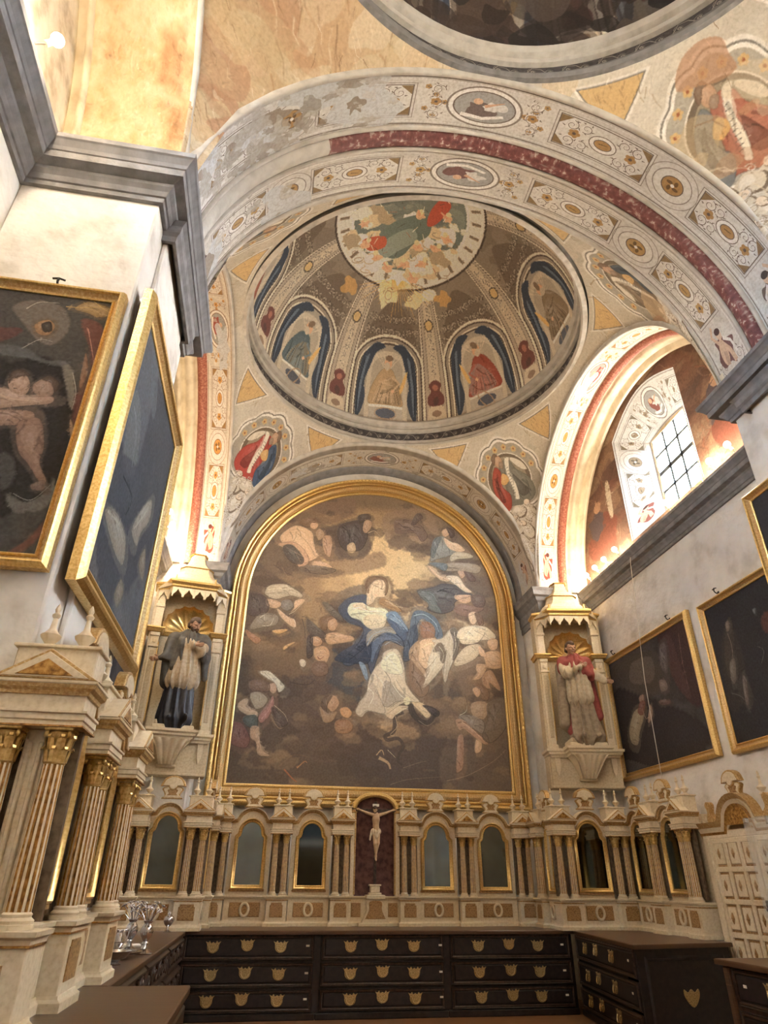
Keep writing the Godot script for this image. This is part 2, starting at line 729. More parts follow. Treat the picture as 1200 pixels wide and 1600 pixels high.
	mat("umber", Color.WHITE, 0.6, 0.0, noise_tex(26, 0.03, [rgb(84, 68, 50), rgb(104, 86, 64), rgb(118, 98, 74)], [0.15, 0.5, 0.85], 256, 5), 2.0)
	mat("fan_glass", rgb(96, 116, 136), 0.25)
	mat("velvet_red", Color.WHITE, 0.95, 0.0, noise_tex(24, 0.02, [rgb(70, 46, 44), rgb(96, 64, 60), rgb(110, 76, 70)], [0.15, 0.5, 0.85], 256, 5), 1.5)
	mat("brass", Color.WHITE, 0.34, 0.8, noise_tex(25, 0.05, [rgb(150, 124, 78), rgb(204, 178, 124), rgb(232, 212, 164)], [0.15, 0.5, 0.85], 256, 4), 5.0)
	mat("silver", rgb(214, 216, 220), 0.16, 1.0)
	mat("iron", rgb(34, 30, 28), 0.55, 0.5)
	mat("paper", rgb(236, 232, 222), 0.8)
	mat("wire", rgb(196, 188, 172), 0.6)
	mat("black", rgb(20, 18, 18), 0.6)
	mat("window_bar", rgb(84, 90, 96), 0.6)
	var gl := mat("glass", Color(0.93, 0.97, 1.0, 0.06), 0.02)
	gl.transparency = BaseMaterial3D.TRANSPARENCY_ALPHA
	var bulb := mat("bulb_glow", rgb(255, 236, 196), 0.3)
	bulb.emission_enabled = true
	bulb.emission = rgb(255, 226, 176)
	bulb.emission_energy_multiplier = 6.0


func grain_wood(cols: Array, sd: int) -> ImageTexture:
	var c := Cv.new(512, 512, cols[0], sd)
	for i in 340:
		var y := c.r.randf() * 512
		var x := c.r.randf_range(-200, 512)
		var l := c.r.randf_range(120, 500)
		var col: Color = cols[c.r.randi() % cols.size()]
		var k := c.r.randf_range(0.75, 1.2)
		c.line([Vector2(x, y), Vector2(x + l * 0.4, y + c.r.randf_range(-4, 4)), Vector2(x + l, y + c.r.randf_range(-3, 3))], c.r.randf_range(1, 5), 1.0, Color(col.r * k, col.g * k, col.b * k, 0.45))
	return c.tex()


# ---- the painted band of an arch: figures at the feet, panels, roundels and a medallion at the crown
func arch_band(sd: int, base: Color, dark: Color, ochre: Color, figure: Color, worn: float, worn_from := 0.0, worn_to := 1.0, hgt := 192) -> ImageTexture:
	var w := 2048
	var c := Cv.new(w, hgt, base, sd)
	var light := base.lightened(0.35)
	c.mottle(260, 6, 40, [base.darkened(0.12), base.lightened(0.25), base.darkened(0.06)], 0.35)
	c.blur(3.0)
	var h := float(hgt)
	c.rect(0, h * 0.03, w, h * 0.05, Color(dark, 0.7))
	c.rect(0, h * 0.95, w, h * 0.97, Color(dark, 0.7))
	c.rect(0, h * 0.08, w, h * 0.10, Color(light, 0.8))
	c.rect(0, h * 0.90, w, h * 0.92, Color(light, 0.8))
	for side in 2:
		var f := func(t: float) -> float: return t * w if side == 0 else w - t * w
		band_figure(c, f.call(0.055), h, figure, light, dark, side)
		band_panel(c, f.call(0.155), 0.052 * w, h, dark, ochre, light)
		band_roundel(c, f.call(0.245), h, dark, ochre, light)
		band_panel(c, f.call(0.345), 0.062 * w, h, dark, ochre, light)
		for i in 5:
			var x: float = f.call(0.425 + 0.012 * (i % 3))
			c.flower(Vector2(x, h * (0.22 + 0.14 * i)), h * 0.05, Color(ochre, 0.9), Color(dark, 0.8))
			c.scroll(Vector2(f.call(0.435), h * (0.25 + 0.125 * i)), h * 0.07, i, 1 if side else -1, Color(dark, 0.7), Color(light, 0.6))
	band_medallion(c, w * 0.5, h, figure, light, dark, ochre)
	# lost plaster: the lime ground and, in places, the bare mortar
	for i in int(worn * 7):
		var x := w * c.r.randf_range(worn_from, worn_to)
		c.blot(Vector2(x, h * c.r.randf_range(0.1, 0.9)), c.r.randf_range(40, 110), Color(rgb(196, 198, 200), 0.85), c.r.randf_range(0.5, 0.9), 0.45)
	for i in int(worn * 3):
		var x := w * c.r.randf_range(worn_from, worn_to)
		c.blot(Vector2(x, h * c.r.randf_range(0.2, 0.8)), c.r.randf_range(20, 50), rgb(150, 138, 124), c.r.randf_range(0.5, 1.2), 0.5)
	var n := int(70 * worn)
	for i in n:
		var x := w * c.r.randf_range(worn_from, worn_to)
		c.blot(Vector2(x, h * c.r.randf_range(0.0, 1.0)), c.r.randf_range(4, 34), Color(base.lerp(rgb(150, 140, 128), c.r.randf()), 0.75), c.r.randf_range(0.4, 1.2), 0.5)
	return c.tex()


func band_panel(c: Cv, x: float, half: float, h: float, dark: Color, ochre: Color, light: Color) -> void:
	c.rect(x - half, h * 0.2, x + half, h * 0.8, Color(light, 0.35))
	c.frame(x - half - 8, h * 0.16, x + half + 8, h * 0.84, 2, Color(dark, 0.65))
	c.frame(x - half, h * 0.2, x + half, h * 0.8, 3, Color(dark, 0.9))
	for sx in [-1.0, 1.0]:
		for sy in [-1.0, 1.0]:
			var k := Vector2(x + sx * (half - 3), h * 0.5 + sy * h * 0.28)
			c.poly(PackedVector2Array([k, k - Vector2(sx * h * 0.16, 0), k - Vector2(0, sy * h * 0.16)]), Color(ochre.darkened(0.25), 0.9))
			c.scroll(Vector2(x + sx * half * 0.72, h * 0.5 + sy * h * 0.15), h * 0.1, sy * 1.5, sx * sy, Color(dark, 0.9), Color(light, 0.9))
			c.scroll(Vector2(x + sx * half * 0.42, h * 0.5 + sy * h * 0.17), h * 0.09, PI + sy, -sx * sy, Color(dark, 0.9), Color(light, 0.9))
		c.flower(Vector2(x + sx * half * 0.62, h * 0.5), h * 0.09, ochre, dark)
	c.ell(Vector2(x, h * 0.5), h * 0.2, h * 0.16, Color(dark, 0.8))
	c.ell(Vector2(x, h * 0.5), h * 0.185, h * 0.145, light)
	c.ell(Vector2(x, h * 0.5), h * 0.13, h * 0.095, Color(dark, 0.9))
	c.ell(Vector2(x, h * 0.5), h * 0.115, h * 0.08, ochre)
	c.line([Vector2(x - h * 0.06, h * 0.5), Vector2(x + h * 0.06, h * 0.48)], 3, 2, ochre.darkened(0.4))


func band_roundel(c: Cv, x: float, h: float, dark: Color, ochre: Color, light: Color) -> void:
	var p := Vector2(x, h * 0.5)
	for q in [[0.40, dark, 0.45], [0.385, light, 0.8], [0.30, dark, 0.6], [0.285, light, 0.9], [0.17, dark, 0.95], [0.155, ochre, 1.0]]:
		c.ell(p, h * q[0], h * q[0], Color(q[1], q[2]), 0, 36)
	for i in 4:
		c.ell(p + Vector2.from_angle(i * PI / 2 + 0.6) * h * 0.07, h * 0.05, h * 0.03, ochre.darkened(0.35), i * PI / 2, 8)
	c.ell(p, h * 0.03, h * 0.03, light)


func band_medallion(c: Cv, x: float, h: float, figure: Color, light: Color, dark: Color, ochre: Color) -> void:
	var p := Vector2(x, h * 0.5)
	c.ell(p, h * 0.52, h * 0.40, Color(dark, 0.7), 0, 36)
	c.ell(p, h * 0.49, h * 0.37, light, 0, 36)
	c.ell(p, h * 0.43, h * 0.31, Color(dark, 0.9), 0, 36)
	c.ell(p, h * 0.41, h * 0.29, light.darkened(0.3), 0, 36)
	c.blot(p + Vector2(-h * 0.08, h * 0.05), h * 0.2, figure, 0.75, 0.4)
	c.blot(p + Vector2(h * 0.12, -h * 0.02), h * 0.16, light.darkened(0.08), 0.6, 0.4)
	c.ell(p + Vector2(-h * 0.1, -h * 0.1), h * 0.065, h * 0.06, rgb(206, 168, 140))
	c.line([p + Vector2(0, -h * 0.02), p + Vector2(h * 0.25, -h * 0.15)], h * 0.06, 2, rgb(196, 156, 130))
	c.line([p + Vector2(-h * 0.3, h * 0.18), p + Vector2(0, h * 0.22), p + Vector2(h * 0.28, h * 0.12)], h * 0.07, h * 0.05, light)
	for s in [-1.0, 1.0]:
		for i in 3:
			c.scroll(p + Vector2(s * h * 0.66, (i - 1) * h * 0.24), h * 0.1, i * 2.0, s, Color(dark, 0.8), Color(light, 0.9))
		c.flower(p + Vector2(s * h * 0.66, 0), h * 0.08, ochre, dark)


# a seated child holding up the band
func band_figure(c: Cv, x: float, h: float, figure: Color, light: Color, dark: Color, side: int) -> void:
	var s := 1.0 if side == 0 else -1.0
	var flesh := rgb(206, 176, 150)
	c.scroll(Vector2(x - s * h * 0.2, h * 0.25), h * 0.12, 0, s, Color(dark, 0.7), light)
	c.scroll(Vector2(x - s * h * 0.2, h * 0.75), h * 0.12, 0, -s, Color(dark, 0.7), light)
	c.blot(Vector2(x + s * h * 0.0, h * 0.5), h * 0.27, figure, 0.9, 0.3)
	c.ell(Vector2(x - s * h * 0.02, h * 0.42), h * 0.2, h * 0.11, flesh, 0.3 * s)
	c.line([Vector2(x - s * h * 0.25, h * 0.62), Vector2(x - s * h * 0.05, h * 0.58), Vector2(x + s * h * 0.1, h * 0.48)], h * 0.1, h * 0.09, flesh)
	c.line([Vector2(x - s * h * 0.22, h * 0.4), Vector2(x - s * h * 0.02, h * 0.44)], h * 0.09, h * 0.09, flesh.darkened(0.12))
	c.line([Vector2(x + s * h * 0.1, h * 0.42), Vector2(x + s * h * 0.28, h * 0.3), Vector2(x + s * h * 0.4, h * 0.42)], h * 0.07, h * 0.05, flesh)
	c.ell(Vector2(x + s * h * 0.24, h * 0.5), h * 0.08, h * 0.075, flesh.lightened(0.1))
	c.ell(Vector2(x + s * h * 0.29, h * 0.5), h * 0.05, h * 0.08, figure.darkened(0.35))
	c.line([Vector2(x + s * h * 0.16, h * 0.55), Vector2(x + s * h * 0.05, h * 0.7), Vector2(x - s * h * 0.18, h * 0.74)], h * 0.06, h * 0.05, light)


# ---- running scroll frieze
func scroll_band(sd: int, ground: Color, light: Color, w := 1024, h := 96) -> ImageTexture:
	var c := Cv.new(w, h, ground, sd)
	c.mottle(80, 4, 18, [ground.darkened(0.3), ground.lightened(0.15)], 0.5)
	var n := 10
	for i in n:
		var x := (i + 0.5) * w / n
		var s := 1.0 if i % 2 else -1.0
		c.scroll(Vector2(x, h * (0.5 + 0.05 * s)), h * 0.34, s * 1.2, s, ground.darkened(0.35), light)
		c.line([Vector2(x - w / n * 0.5, h * (0.5 - s * 0.3)), Vector2(x, h * (0.5 + s * 0.42)), Vector2(x + w / n * 0.5, h * (0.5 + s * 0.3))], 6, 6, light)
		c.flower(Vector2(x, h * (0.5 + 0.05 * s)), h * 0.14, light, ground)
	return c.tex()


# ---- pendentive, painted over azimuth 0..90 degrees (u) and height 6.9..10.25 m (v, top first)
func pendentive_tex(sd: int, robe: Color, cloak: Color, ground: Color, flaked: float, mirrored: bool) -> ImageTexture:
	var w := 768
	var h := 512
	var c := Cv.new(w, h, ground, sd)
	var dark := ground.darkened(0.38)
	var light := ground.lightened(0.4)
	var ochre := rgb(204, 172, 122)
	c.mottle(220, 8, 50, [ground.darkened(0.12), ground.lightened(0.22), ground.darkened(0.06)], 0.4)
	c.blur(3.0)
	# metres to pixels at azimuth 45 degrees; near y = 9.4 a degree is about 0.066 m
	var px := func(az: float, y: float) -> Vector2: return Vector2(az / 90.0 * w, (10.25 - y) / 3.35 * h)
	var sx := w / 90.0 / 0.062
	var sy := h / 3.35
	# ochre triangles on either side, beneath the ring
	for s in [-1.0, 1.0]:
		var a: Vector2 = px.call(45 + s * 12.5, 10.12)
		var b: Vector2 = px.call(45 + s * 25.0, 10.12)
		var d: Vector2 = px.call(45 + s * 18.5, 9.74)
		for k in [[1.35, light], [1.18, dark], [1.1, ochre]]:
			var m := (a + b + d) / 3.0
			c.poly(PackedVector2Array([m + (a - m) * k[0], m + (b - m) * k[0], m + (d - m) * k[0]]), k[1])
		var m2 := (a + b + d) / 3.0
		for i in 26:
			var q := m2 + (Vector2(c.r.randf_range(-60, 60), c.r.randf_range(-22, 12)))
			c.line([q, q + Vector2(c.r.randf_range(-6, 6), c.r.randf_range(4, 12))], 2, 1, Color(ochre.darkened(0.35), 0.5))
	# scalloped cartouche
	var o: Vector2 = px.call(45, 9.36)
	var lobes := PackedVector2Array()
	for i in 96:
		var t := TAU * i / 96
		var rr := 0.66 + 0.05 * absf(sin(t * 5.0))
		lobes.append(o + Vector2(cos(t) * rr * sx, sin(t) * rr * sy))
	for k in [[1.08, light], [1.02, dark], [0.99, light.lightened(0.3)], [0.93, ground.darkened(0.16)]]:
		var p := PackedVector2Array()
		for q in lobes:
			p.append(o + (q - o) * k[0])
		c.poly(p, k[1])
	c.mottle(60, 4, 18, [ground.darkened(0.28), ground.darkened(0.05)], 0.4, o.x - 0.5 * sx, o.y - 0.5 * sy, o.x + 0.5 * sx, o.y + 0.5 * sy)
	for i in 8:
		var t := PI + PI * (i + 0.5) / 8
		c.flower(o + Vector2(cos(t) * 0.56 * sx, sin(t) * 0.56 * sy), 9, ochre, rgb(150, 92, 60))
	c.ell(o, 0.47 * sx, 0.47 * sy, light, 0, 40)
	c.ell(o, 0.45 * sx, 0.45 * sy, rgb(112, 98, 82), 0, 40)
	c.ell(o, 0.37 * sx, 0.40 * sy, rgb(150, 138, 118), 0, 40)
	# seated figure in the opening, with a scroll
	var s := -1.0 if mirrored else 1.0
	var fig := func(list: Array, col: Color) -> void:
		var pts := []
		for q in flat(list):
			pts.append(o + Vector2(q.x * s * sx, -q.y * sy))
		c.poly(curve(pts, true, 4), col)
		modelled(c, curve(pts, true, 4), col)
	fig.call([-0.42, -0.42, -0.40, -0.1, -0.2, 0.12, -0.12, 0.3, 0.06, 0.32, 0.16, 0.15, 0.12, -0.2, 0.18, -0.5, -0.2, -0.55], robe)
	fig.call([-0.3, -0.35, -0.2, -0.1, -0.05, 0.1, 0.0, -0.1, -0.15, -0.4], robe.darkened(0.25))
	fig.call([-0.1, 0.0, 0.0, 0.25, 0.05, 0.0, 0.0, -0.3], robe.lightened(0.12))
	fig.call([0.1, -0.5, 0.08, -0.3, 0.2, -0.1, 0.14, 0.15, 0.24, 0.26, 0.36, 0.05, 0.38, -0.2, 0.3, -0.45, 0.2, -0.62], cloak)
	fig.call([0.2, -0.4, 0.26, -0.1, 0.24, 0.1, 0.32, -0.1, 0.28, -0.4], cloak.darkened(0.3))
	fig.call([0.04, 0.3, 0.06, 0.42, 0.16, 0.46, 0.22, 0.36, 0.18, 0.26, 0.1, 0.24], rgb(186, 150, 122))
	fig.call([0.1, 0.44, 0.16, 0.5, 0.26, 0.42, 0.24, 0.3, 0.19, 0.36, 0.16, 0.43], rgb(120, 96, 78))
	fig.call([0.03, 0.3, 0.08, 0.2, 0.14, 0.25, 0.1, 0.33], rgb(150, 128, 108))
	fig.call([0.12, 0.12, 0.2, -0.05, 0.1, -0.1, 0.0, 0.0], rgb(208, 168, 110))
	fig.call([-0.14, 0.36, -0.02, 0.34, 0.02, 0.05, -0.02, -0.3, 0.0, -0.42, -0.08, -0.42, -0.09, -0.1, -0.05, 0.1, -0.1, 0.28], rgb(226, 220, 206))
	for i in 10:
		var q: Vector2 = o + Vector2((-0.05 + 0.01 * (i % 2)) * s * sx, -(0.2 - i * 0.055) * sy)
		c.line([q, q + Vector2(s * 0.06 * sx, 3)], 1.2, 1.0, Color(0.3, 0.28, 0.26, 0.8))
	fig.call([-0.42, 0.05, -0.3, 0.1, -0.15, 0.3, -0.2, 0.34, -0.36, 0.22], rgb(214, 206, 190))
	# carved children holding the pedestal below
	var st := rgb(206, 196, 178)
	for q in [[-0.18, -0.75, 0.13, 0.2], [0.02, -0.68, 0.15, 0.12], [0.14, -0.95, 0.12, 0.22], [-0.08, -1.1, 0.1, 0.2], [-0.26, -0.95, 0.06, 0.2], [0.22, -0.72, 0.07, 0.15], [-0.02, -1.4, 0.06, 0.25], [0.06, -1.75, 0.04, 0.25]]:
		var p := o + Vector2(q[0] * s * sx, -q[1] * sy)
		c.ell(p + Vector2(3, 4), q[2] * sx * 1.1, q[3] * sy * 1.05, rgb(120, 104, 88), 0.3 * s)
		c.ell(p, q[2] * sx, q[3] * sy, st, 0.3 * s)
		c.ell(p + Vector2(-3, -4), q[2] * sx * 0.5, q[3] * sy * 0.5, st.lightened(0.3), 0.3 * s)
	for q in [[-0.2, -0.55], [0.1, -0.78], [-0.02, -0.95]]:
		var p := o + Vector2(q[0] * s * sx, -q[1] * sy)
		c.ell(p, 0.065 * sx, 0.065 * sy, rgb(132, 112, 92))
		c.ell(p - Vector2(1, 1), 0.055 * sx, 0.055 * sy, rgb(222, 206, 184))
	for i in 30:
		var p := o + Vector2(c.r.randf_range(-0.3, 0.3) * sx, c.r.randf_range(0.5, 1.8) * sy)
		c.scroll(p, c.r.randf_range(5, 12), c.r.randf() * TAU, 1, Color(rgb(130, 112, 92), 0.8), Color(light, 0.9))
	if flaked > 0.9:
		c.mottle(420, 20, 80, [rgb(206, 186, 154), rgb(198, 176, 142), rgb(214, 200, 174), rgb(190, 160, 126)], 0.95)
	if flaked > 0.0:
		c.mottle(int(160 * flaked), 8, 60, [rgb(204, 178, 142), rgb(190, 168, 134), rgb(212, 196, 170), rgb(176, 134, 104)], 0.8)
		c.brush(int(260 * flaked), 50, 3.0, [rgb(140, 112, 84), rgb(222, 206, 180), rgb(170, 136, 100)], 0.7, 0.9, 0.5)
		c.blur(1.5)
		c.brush(int(160 * flaked), 26, 1.6, [rgb(120, 94, 70), rgb(226, 212, 188)], 0.7, 0.9, 0.6)
	smear(c, 2400, 12, 3.5, 0.4)
	return c.tex()


# ---- dome: azimuthal picture; the zenith is its middle, the springing its rim; az 0 points to the end wall
func dome_tex(sd: int, brown: float) -> ImageTexture:
	var w := 1280
	var c := Cv.new(w, w, rgb(118, 108, 96), sd)
	var half := w * 0.5
	var px := func(az: float, el: float) -> Vector2:
		var a := deg_to_rad(az)
		return Vector2(half, half) + Vector2(sin(a), -cos(a)) * (90.0 - el) / 90.0 * half
	var at := func(list: Array, az0: float, flip := 1.0) -> PackedVector2Array:
		var pts := PackedVector2Array()
		for q in flat(list):
			pts.append(px.call(az0 + q.x * flip, q.y))
		return pts
	var dark := rgb(70, 62, 56)
	var mid := rgb(128, 118, 106)
	var light := rgb(186, 176, 160)
	c.mottle(500, 10, 50, [rgb(92, 84, 74), rgb(128, 118, 104), rgb(106, 96, 84)], 0.5)
	c.blur(3.0)
	var robes := [rgb(150, 128, 98), rgb(128, 64, 52), rgb(112, 98, 80), rgb(84, 96, 104), rgb(130, 112, 88), rgb(104, 92, 78), rgb(120, 70, 58), rgb(74, 88, 96)]
	var cloaks := [rgb(122, 104, 82), rgb(128, 132, 130), rgb(96, 84, 70), rgb(118, 66, 54), rgb(104, 100, 90), rgb(120, 104, 84), rgb(96, 110, 114), rgb(132, 112, 86)]
	for k in 8:
		var az := k * 45.0
		# arabesque field over the niche
		c.poly(curve(flat_px(px, [-16, 26, -14, 40, -8, 50, 0, 55, 8, 50, 14, 40, 16, 26], az), false, 5), rgb(96, 86, 76))
		for i in 9:
			for j in 4:
				var p: Vector2 = px.call(az + (i - 4) * 3.6, 30.0 + j * 5.6)
				c.scroll(p, 15.0 - j * 1.5, i * 1.7 + j, 1 if (i + j) % 2 else -1, Color(dark, 0.9), rgb(156, 146, 130))
		# niche: mouldings
		for q in [[17.5, 40.5, light], [16.6, 39.4, dark], [16.0, 38.8, mid], [14.8, 37.4, light], [14.2, 36.8, dark], [13.8, 36.2, rgb(138, 130, 118)]]:
			c.poly(niche_px(px, az, q[0], q[1]), q[2])
		# inside: shell, pale wall, figure, desk, blue curtains
		c.poly(niche_px(px, az, 9.5, 33.5), rgb(162, 154, 140))
		c.poly(niche_px(px, az, 7.5, 31.0), rgb(146, 138, 124))
		for i in 7:
			c.line([px.call(az, 24.0), px.call(az + (i - 3) * 2.2, 31.5)], 2, 3, Color(light, 0.6))
		for s in [-1.0, 1.0]:
			c.poly(curve(flat_px(px, [s * 13.5, 2, s * 13.6, 26, s * 10, 34, s * 6, 36.5, s * 2, 35, s * 6.5, 32, s * 8.5, 26, s * 10.5, 18, s * 9.6, 10, s * 11.5, 2], az), true, 4), rgb(52, 60, 74))
			c.poly(curve(flat_px(px, [s * 12.5, 3, s * 12.4, 24, s * 9.6, 31, s * 11, 22, s * 11.8, 10], az), true, 4), rgb(84, 96, 112))
			c.line([px.call(az + s * 12.9, 4.0), px.call(az + s * 13.0, 16.0), px.call(az + s * 11.6, 28.0)], 4, 3, rgb(36, 42, 54))
		var flip := -1.0 if k in [1, 2, 6] else 1.0
		var rb: Color = robes[k]
		var cl: Color = cloaks[k]
		c.poly(curve(flat_px(px, [flip * -7, 8, flip * -7.5, 14, flip * -4.6, 22, flip * -1.5, 25.5, flip * 2.5, 25, flip * 5.2, 19, flip * 7.2, 12, flip * 6.5, 8], az), true, 4), rb)
		c.poly(curve(flat_px(px, [flip * -5, 9, flip * -3.6, 16, flip * 1, 22, flip * 5.2, 20, flip * 7, 12, flip * 5, 8], az), true, 4), cl)
		modelled(c, curve(flat_px(px, [flip * -7, 8, flip * -7.5, 14, flip * -4.6, 22, flip * -1.5, 25.5, flip * 2.5, 25, flip * 5.2, 19, flip * 7.2, 12, flip * 6.5, 8], az), true, 4), rb)
		for i in 9:
			var x0 := -6.0 + i * 1.5
			c.line([px.call(az + flip * x0, 9.0), px.call(az + flip * (x0 * 0.6 + 0.5), 16.0 + c.r.randf_range(-2, 4))], 3, 1.5, Color((rb if i % 2 else cl).darkened(0.4) if i % 3 else rb.lightened(0.25), 0.75))
		c.ell(px.call(az + flip * 0.3, 28.2), 15, 17, rgb(172, 142, 114))
		c.ell(px.call(az + flip * -0.2, 26.6), 11, 13, rgb(160, 150, 134))
		c.ell(px.call(az + flip * 0.6, 30.2), 15, 9, rgb(110, 92, 76))
		c.line([px.call(az + flip * 2.5, 22.0), px.call(az + flip * 6.0, 19.0), px.call(az + flip * 3.0, 15.5)], 11, 8, rb.lightened(0.12))
		c.ell(px.call(az + flip * 3.0, 15.3), 7, 6, rgb(176, 146, 118))
		c.poly(curve(flat_px(px, [flip * 6, 16, flip * 9, 24, flip * 9.8, 23, flip * 7.2, 15], az), true, 3), rgb(178, 150, 96))
		c.poly(PackedVector2Array([px.call(az - 7.5, 1.2), px.call(az + 7.5, 1.2), px.call(az + 7.2, 7.6), px.call(az - 7.2, 7.6)]), rgb(152, 146, 136))
		c.poly(PackedVector2Array([px.call(az - 7.4, 6.6), px.call(az + 7.4, 6.6), px.call(az + 7.6, 7.8), px.call(az - 7.6, 7.8)]), rgb(192, 184, 170))
		c.ell(px.call(az, 4.2), 46, 18, rgb(74, 78, 90), deg_to_rad(az))
		c.ring(px.call(az, 4.2), 50, 20, 4, rgb(140, 120, 100))
		# rib to the right of the niche
		var ra := az + 22.5
		for q in [[5.4, light], [4.7, dark], [4.4, rgb(148, 138, 124)], [2.9, rgb(112, 102, 90)], [2.6, rgb(164, 154, 138)]]:
			c.poly(PackedVector2Array([px.call(ra - q[0], 0.0), px.call(ra + q[0], 0.0), px.call(ra + q[0] * 1.1, 62.0), px.call(ra - q[0] * 1.1, 62.0)]), q[1])
		for i in 12:
			c.scroll(px.call(ra, 20.0 + i * 3.2), 9, i * 2.0, 1 if i % 2 else -1, Color(dark, 0.8), rgb(186, 176, 160))
		c.ell(px.call(ra, 44.0), 15, 18, dark, deg_to_rad(ra))
		c.ell(px.call(ra, 44.0), 12, 15, rgb(172, 150, 104), deg_to_rad(ra))
		c.poly(curve(flat_px(px, [-3, 8, -3.6, 12, -2, 15, -2.8, 18, 0, 20, 2.8, 18, 2, 15, 3.6, 12, 3, 8], ra), true, 3), rgb(96, 62, 58))
		c.ell(px.call(ra, 16.6), 13, 10, rgb(140, 92, 80))
		c.ell(px.call(ra, 10.0), 12, 16, rgb(78, 56, 54))
		c.poly(PackedVector2Array([px.call(ra - 4.2, 0.5), px.call(ra + 4.2, 0.5), px.call(ra + 3.4, 7.0), px.call(ra - 3.4, 7.0)]), rgb(168, 158, 142))
		c.ell(px.call(ra, 3.8), 22, 12, rgb(124, 104, 88), deg_to_rad(ra))
	# the opening at the top: balustrade, sky, clouds and figures
	var o := Vector2(half, half)
	c.ell(o, half * 0.345, half * 0.345, dark, 0, 64)
	c.ell(o, half * 0.335, half * 0.335, light.lightened(0.1), 0, 64)
	for i in 28:
		var a := TAU * i / 28
		c.line([o + Vector2.from_angle(a) * half * 0.275, o + Vector2.from_angle(a) * half * 0.318], 9, 9, rgb(110, 98, 84))
	c.ell(o, half * 0.262, half * 0.262, rgb(224, 212, 188), 0, 64)
	c.ell(o, half * 0.252, half * 0.252, rgb(96, 104, 100), 0, 64)
	c.mottle(70, 8, 34, [rgb(128, 132, 124), rgb(150, 146, 132), rgb(84, 92, 92)], 0.5, half * 0.8, half * 0.8, half * 1.2, half * 1.2)
	# clouds spilling towards the end wall (upwards here)
	for i in 90:
		var p := o + Vector2(c.r.randf_range(-0.27, 0.27), c.r.randf_range(-0.36, 0.02)) * half
		if absf(p.x - o.x) > (p.y - o.y + 0.46 * half) * 0.75:
			continue
		c.blot(p, c.r.randf_range(10, 34), [rgb(176, 162, 134), rgb(206, 194, 166), rgb(148, 134, 110), rgb(224, 214, 190)][c.r.randi() % 4], 0.8, 0.25)
	c.blot(o + Vector2(-0.05, -0.37) * half, 34, rgb(196, 182, 150))
	c.blot(o + Vector2(0.1, -0.38) * half, 30, rgb(186, 172, 142))
	c.blot(o + Vector2(0.16, -0.34) * half, 22, rgb(206, 196, 170))
	c.blur(3.2)
	for i in 60:
		var p := o + Vector2(c.r.randf_range(-0.22, 0.22), c.r.randf_range(-0.4, -0.05)) * half
		c.ring(p, c.r.randf_range(8, 20), c.r.randf_range(6, 14), 3, Color(rgb(118, 102, 82), 0.55), c.r.randf() * TAU, c.r.randf() * TAU + 2.0)
	# golden rays and the dove
	for i in 26:
		var a := -PI / 2 + (i - 12.5) * 0.11
		c.line([o + Vector2(0.0, -0.29) * half, o + Vector2(0.0, -0.29) * half + Vector2.from_angle(a) * half * c.r.randf_range(0.1, 0.22)], 3, 1, Color(rgb(206, 160, 84), 0.6))
	for s in [-1.0, 1.0]:
		c.blot(o + Vector2(s * 0.24, -0.33) * half, 26, Color(rgb(196, 150, 84), 0.6))
	c.poly(curve([o + Vector2(-0.07, -0.31) * half, o + Vector2(-0.02, -0.295) * half, o + Vector2(0, -0.325) * half, o + Vector2(0.02, -0.295) * half, o + Vector2(0.07, -0.31) * half, o + Vector2(0.02, -0.275) * half, o + Vector2(0, -0.25) * half, o + Vector2(-0.02, -0.275) * half], true, 3), rgb(236, 228, 210))
	# enthroned figures: a reclining robe of grey green, a red cloak, small angels
	var ff := func(list: Array, col: Color) -> void:
		var pts := []
		for q in flat(list):
			pts.append(o + Vector2(q.x, -q.y) * half)
		c.poly(curve(pts, true, 4), col)
	ff.call([-0.13, 0.14, -0.1, 0.06, -0.02, 0.0, 0.08, -0.03, 0.1, 0.06, 0.04, 0.12, 0.0, 0.18, -0.06, 0.2], rgb(92, 104, 98))
	ff.call([-0.12, 0.16, -0.06, 0.09, 0.02, 0.05, 0.05, 0.1, -0.02, 0.16, -0.08, 0.2], rgb(122, 132, 124))
	ff.call([0.08, 0.02, 0.12, 0.0, 0.16, -0.1, 0.12, -0.14, 0.08, -0.06], rgb(156, 74, 58))
	ff.call([-0.2, 0.12, -0.1, 0.1, -0.09, 0.15, -0.16, 0.17], rgb(164, 82, 60))
	for q in [[-0.18, 0.14], [-0.12, 0.2], [0.06, 0.13], [0.14, 0.12], [0.1, 0.2], [-0.2, 0.04], [0.18, 0.06], [0.02, 0.22], [-0.06, 0.25], [0.07, 0.28], [0.04, -0.02], [0.16, -0.04]]:
		var p: Vector2 = o + Vector2(q[0], -q[1]) * half
		c.blot(p, 15, rgb(188, 150, 120), 0.8, 0.3)
		c.ell(p + Vector2(c.r.randf_range(-12, 12), 13), 8, 8, rgb(206, 170, 138))
		c.line([p, p + Vector2(c.r.randf_range(-24, 24), c.r.randf_range(-18, 18))], 7, 5, rgb(176, 136, 108))
	for i in 40:
		var p := o + Vector2(c.r.randf_range(-0.16, 0.16), c.r.randf_range(-0.22, 0.16)) * half
		c.line([p, p + Vector2(c.r.randf_range(-20, 20), c.r.randf_range(-20, 20))], 3, 1.5, Color([rgb(70, 66, 58), rgb(232, 222, 200), rgb(140, 84, 64)][c.r.randi() % 3], 0.6))
	smear(c, 5200, 16, 4.5, 0.45)
	c.im.adjust_bcs(1.45, 1.0, 0.9)
